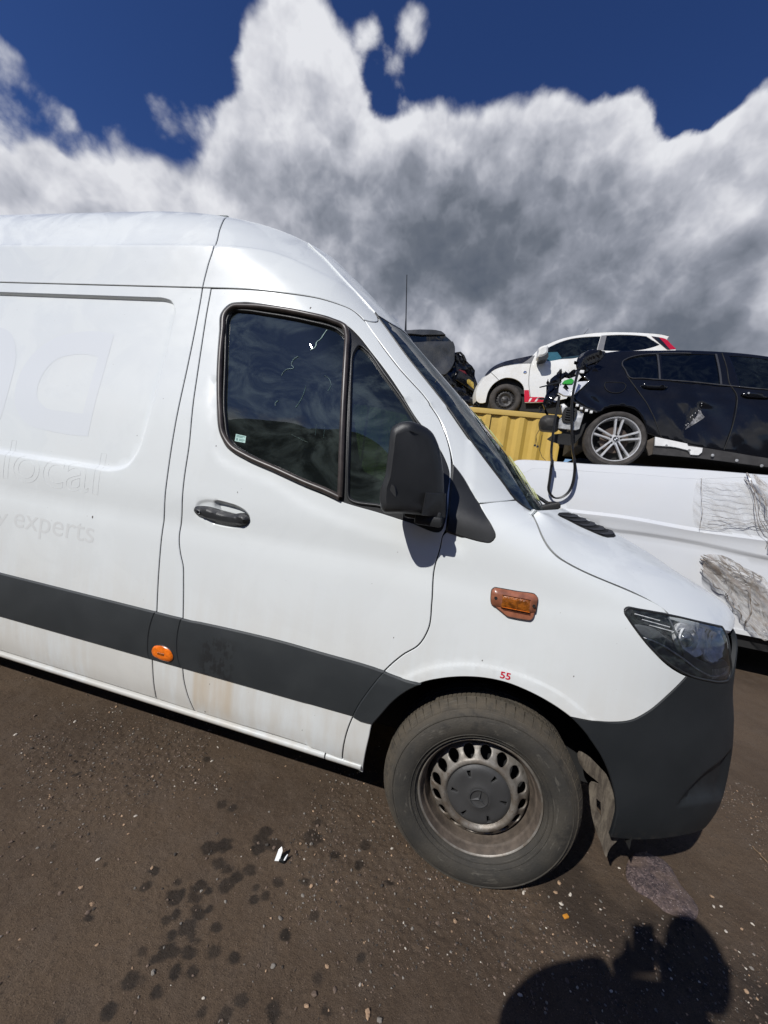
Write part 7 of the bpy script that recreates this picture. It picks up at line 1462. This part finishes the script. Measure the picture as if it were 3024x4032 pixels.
for k in range(210):
    while True:
        x=r4.uniform(-2.6,1.9); y=r4.uniform(-.75,.35)
        if fbm(np.array([x]),np.array([y]),2.1,31,3)[0]>.44 or r4.random()<.25: break
    put_stone(x,y,.0042+.0045*r4.random()**2,int(r4.choice([0,1,2,4,3],p=[.46,.24,.12,.10,.08])+5*r4.integers(3)))
# the uncountable grit: one mesh
m=MB(); base=[]
for k in range(6):
    bm=bmesh.new(); bmesh.ops.create_icosphere(bm,subdivisions=1,radius=1); r=np.random.default_rng(k+50)
    for v in bm.verts: v.co*=.7+.5*r.random()
    bm.verts.index_update(); base.append((np.array([v.co[:] for v in bm.verts]),[[v.index for v in f.verts] for f in bm.faces])); bm.free()
cand=np.stack([r4.uniform(-2.9,3.2,80000),r4.uniform(-1.0,1.2,80000)],1); fv=fbm(cand[:,0],cand[:,1],2.1,31,3); pr=.08+.75*sstep(fv,.47,.60); keep=r4.random(len(cand))<pr; cand=cand[keep][:22000]
for (x,y) in cand:
    s=.0014+.0040*r4.random()**2.0; V,F=base[r4.integers(6)]; a=r4.random()*6.3; ca,sa=math.cos(a),math.sin(a); W=V*[s,s*(.5+.5*r4.random()),s*.6]; z=gz(x,y)
    m.add([(x+p[0]*ca-p[1]*sa,y+p[0]*sa+p[1]*ca,z+p[2]+s*.2) for p in W],F,int(r4.choice([0,1,2,3,4],p=[.52,.18,.07,.02,.21])))
g2_=m.build('gravel',STM,None,smooth=False); tag(g2_,'fine grit and gravel strewn over the dirt',kind='stuff')
# trampled mat
mt_=spl(D['mat'],step=.008); r=D['mat_slit']
def mat_fn(T,b,ob):
    P_=T.n('ShaderNodeNewGeometry').outputs['Position']; n=T.noise(P_,55,7,.75,1.2); n2=T.noise(P_,7,4,.6); c=T.mix(T.mr(n,.4,.65),(.045,.032,.035),(.20,.145,.135)); c=T.mix(T.mr(n2,.45,.65),c,(.15,.105,.085)); c=T.mix(T.mr(T.noise(P_,160,3,.6),.63,.70),c,(.55,.46,.42)); T.nt.links.new(c,b.inputs['Base Color'])
    T.nt.links.new(T.n('ShaderNodeBump',{'Strength':1.,'Distance':.008,'Height':n}).outputs[0],b.inputs['Normal'])
MM=mat('matted_brown_fibre',(.15,.11,.1),.8,fn=mat_fn)
def Pg(x,y): x=np.atleast_1d(x);y=np.atleast_1d(y); return np.stack([x,y,np.array([gz(a,b) for a,b in zip(x,y)])+.006],1)
def Ng(x,y): return np.tile([0,0,1.],(len(np.atleast_1d(x)),1))
slit=np.array([p[:2] for p in r]); slit=slit if area(slit)>0 else slit[::-1]
rag=panel('trampled_mat',mt_,Pg,Ng,MM,None,holes=[offs(slit,.002)],res=.008,gap=0,bev=.003,thick=.012,disp=lambda x,y:-.010*fbm(x,y,45,3,3)-.006*sstep(sd(np.stack([x,y],1),mt_),0,.03),sharp=60); tag(rag,'flattened purple-brown fibrous mat trodden into the dirt in front of the bumper','mat')
# litter: broken white plastic clip
lt=np.array([p[:2] for p in D['litter']]).mean(0); LW=mat('white_broken_plastic',(.80,.82,.82),.3); LB=mat('black_broken_plastic',(.01,.012,.013),.3)
li=thing('plastic_fragment','broken white and black plastic clip lying on the dirt left of the front wheel','debris',(float(lt[0]),float(lt[1]),gz(*lt)))
g0=gz(*lt)
m=MB(); m.add([(lt[0]-.022,lt[1]-.012,g0),(lt[0]-.004,lt[1]-.010,g0+.004),(lt[0]-.002,lt[1]+.004,g0+.030),(lt[0]-.010,lt[1]+.012,g0+.038),(lt[0]-.018,lt[1]+.004,g0+.030),(lt[0]-.02,lt[1]-.006,g0+.004),(lt[0]-.006,lt[1]+.0,g0+.002),(lt[0]-.008,lt[1]+.012,g0+.028)],[(0,1,2,4),(4,2,3),(0,4,5),(5,6,7,4),(6,1,2,7)]); m.build('white_tab',LW,li,smooth=False)
m=MB(); m.bbox((lt[0]-.006,lt[1]-.012,g0),(lt[0]+.016,lt[1]+.012,g0+.010),.003); m.build('black_base',LB,li)
m=MB(); m.tube([(lt[0]+.012,lt[1]-.008,g0+.006),(lt[0]+.015,lt[1]+.001,g0+.014),(lt[0]+.018,lt[1]+.009,g0+.02)],[.0025,.0035,.002],6); m.build('white_prong',LW,li)
tw=[p[:2] for p in D['twig']]; m=MB(); m.tube([(a,b,gz(a,b)+.006) for a,b in spl(tw,False,.01)],.0022,5); m.tube([(a+.004,b-.004,gz(a,b)+.005) for a,b in spl(tw[1:],False,.01)],.0015,5); tag(m.build('twig',mat('dry_twig',(.22,.15,.09),.8)),'thin dry twig on the dirt at the right edge','twig')
# ================= PHOTOGRAPHER (behind the lens, seen as the shadow on the ground) =================
ph=thing('person','person in dark clothes holding up a phone, casting the shadow by the front wheel','person',(-.25,-1.64,0))
CL=mat('dark_jacket',(.03,.032,.04),.85,bump=.4,bscale=90); SK=mat('skin',(.55,.33,.24),.5); HR=mat('dark_hair',(.03,.02,.015),.6); TR=mat('dark_trousers',(.02,.022,.03),.85); SHO=mat('black_shoe',(.015,.015,.015),.5)
def skin(name,pts,edges,rad,mats,parent,sub=2,root=0):
    me=bpy.data.meshes.new(name); me.from_pydata(pts,edges,[]); o=bpy.data.objects.new(name,me); COL.objects.link(o); s=o.modifiers.new('s','SKIN'); s.use_smooth_shade=True; o.modifiers.new('u','SUBSURF').levels=sub
    for i,r in enumerate(rad): me.skin_vertices[0].data[i].radius=(r,r) if not isinstance(r,tuple) else r; me.skin_vertices[0].data[i].use_root=(i==root)
    dg=bpy.context.evaluated_depsgraph_get(); dg.update(); m2=bpy.data.meshes.new_from_object(o.evaluated_get(dg)); bpy.data.objects.remove(o)
    V=[v.co[:] for v in m2.vertices]; F=[list(p.vertices) for p in m2.polygons]; bpy.data.meshes.remove(m2); return mk(name,V,F,mats,parent,sharp=0)
bx0,by0=-.25,-1.64
pts=[(bx0,by0-.02,.95),(bx0,by0-.03,1.12),(bx0,by0-.0,1.28),(bx0+.0,by0+.03,1.37),(bx0+.07,by0+.045,1.44),(-.134,-1.59,1.50),
 (bx0-.17,by0+.01,1.355),(bx0-.27,by0+.07,1.20),(-.42,-1.47,1.24),(-.265,-1.42,1.32),
 (bx0+.19,by0+.02,1.355),(bx0+.26,by0+.06,1.15),(-.0,-1.49,1.22),(-.095,-1.43,1.31),
 (bx0-.10,by0-.02,.88),(bx0-.12,by0+.0,.50),(bx0-.13,by0-.03,.10),(bx0-.14,by0+.12,.045),
 (bx0+.10,by0-.02,.88),(bx0+.13,by0+.02,.50),(bx0+.15,by0-.02,.10),(bx0+.17,by0+.13,.045)]
ed=[(0,1),(1,2),(2,3),(3,4),(4,5),(3,6),(6,7),(7,8),(8,9),(3,10),(10,11),(11,12),(12,13),(0,14),(14,15),(15,16),(16,17),(0,18),(18,19),(19,20),(20,21)]
rad=[(.17,.125),(.16,.12),(.18,.13),(.15,.11),.065,.055,.095,.080,.065,.034,.085,.065,.05,.030,.095,.066,.046,.038,.095,.066,.046,.038]
bdy=skin('body',pts,ed,rad,[CL,SK,TR,SHO],ph)
idx=[]
for p in bdy.data.polygons:
    c_=p.center+Vector(pos(ph)); z=c_.z; arm=math.hypot(c_.x-bx0,c_.y-by0)>.22
    idx.append(3 if z<.09 else 2 if z<.96 and not arm else 1 if (z>1.425 or (c_.y>-1.43 and z>1.33)) else 0)
bdy.data.polygons.foreach_set('material_index',idx)
# head with face
bm=bmesh.new(); bmesh.ops.create_uvsphere(bm,u_segments=32,v_segments=24,radius=1); hc=Vector((-.124,-1.575,1.585))
for v in bm.verts:
    x,y,z=v.co; w_=.078*(1-.22*max(0,-z)**1.5); d_=.100*(1-.10*max(0,-z)); q=Vector((x*w_,y*d_,z*.120))
    if y>0.2:
        q.y+=.018*math.exp(-((x/.16)**2+((z+.12)/.22)**2))+.010*math.exp(-((x/.10)**2+((z+.22)/.10)**2))   # nose
        for sx in (-1,1): q.y-=.012*math.exp(-(((x-sx*.38)/.16)**2+((z-.05)/.13)**2))                       # eye sockets
        q.y-=.004*math.exp(-((x/.28)**2+((z+.50)/.05)**2))
        q.y+=.010*math.exp(-((x/.3)**2+((z+.85)/.2)**2))
    v.co=q+hc
bm.verts.index_update(); mk('head',[v.co[:] for v in bm.verts],[[v.index for v in f.verts] for f in bm.faces],SK,ph,sharp=0); 
for v in bm.verts: q=v.co-hc; v.co=hc+q*1.07+Vector((0,-.008,.004))
kill=[v for v in bm.verts if (v.co-hc).y>.045 and (v.co-hc).z<.062 or (v.co-hc).z<-.055]
bmesh.ops.delete(bm,geom=kill,context='VERTS'); bm.verts.index_update(); mk('hair',[v.co[:] for v in bm.verts],[[v.index for v in f.verts] for f in bm.faces],HR,ph,sharp=0); bm.free()
for sx in (-1,1):
    m=MB(); m.tube([hc+Vector((sx*.074,-.005,.02)),hc+Vector((sx*.088,-.012,.028)),hc+Vector((sx*.086,-.012,-.01)),hc+Vector((sx*.076,-.0,-.03))],[.006,.012,.010,.006],8); m.build('ear',SK,ph)
    m=MB(); bm=bmesh.new(); bmesh.ops.create_uvsphere(bm,u_segments=12,v_segments=8,radius=.012); bm.verts.index_update(); m.add([(v.co+hc+Vector((sx*.03,.078,.006)))[:] for v in bm.verts],[[v.index for v in f.verts] for f in bm.faces]); bm.free(); m.build('eye',mat('eye_white',(.7,.7,.7),.2),ph)
# hands: palm and five fingers each, curled round the phone's edges
Rv=np.array(R_); Uv=np.array(U_); Fv=np.array(_f)
def pp(r,u,f): return tuple(CP+Rv*r+Uv*u+Fv*f)
for sx,wr_ in ((-1,(-.265,-1.42,1.32)),(1,(-.095,-1.43,1.31))):
    e=.036*1.0
    P_=[wr_,pp(sx*.060,-.090,-.040)]; E_=[(0,1)]; Rr=[.026,.024]
    for k,(u_k,L_) in enumerate(((-.035,.040),(-.057,.044),(-.079,.042),(-.100,.034))):
        i=len(P_); P_+= [pp(sx*.056,u_k,-.030),pp(sx*.050,u_k+.002,-.016),pp(sx*.040,u_k+.004,-.0155)]; E_+=[(1,i),(i,i+1),(i+1,i+2)]; Rr+=[.0095,.0085,.007]
    i=len(P_); P_+=[pp(sx*.052,-.085,-.046),pp(sx*.036,-.070,-.044),pp(sx*.022,-.058,-.040)]; E_+=[(1,i),(i,i+1),(i+1,i+2)]; Rr+=[.012,.010,.0085]
    skin('hand',P_,E_,Rr,SK,ph,1)
phn=thing('phone','slim black phone held up in both hands, casting the small square shadow','phone',pp(0,-.05,-.022))
m=MB(); m.bbox((-.0375,-.125,-.028),(.0375,.030,-.0195),.003,T=lambda a,b,c:pp(a,b,c)); m.build('phone_body',BLK,phn)
m=MB(); m.bbox((-.035,-.12,-.0305),(.035,.027,-.0288),.0005,T=lambda a,b,c:pp(a,b,c)); m.build('phone_screen',mat('screen_glass',(.02,.02,.03),.1),phn)
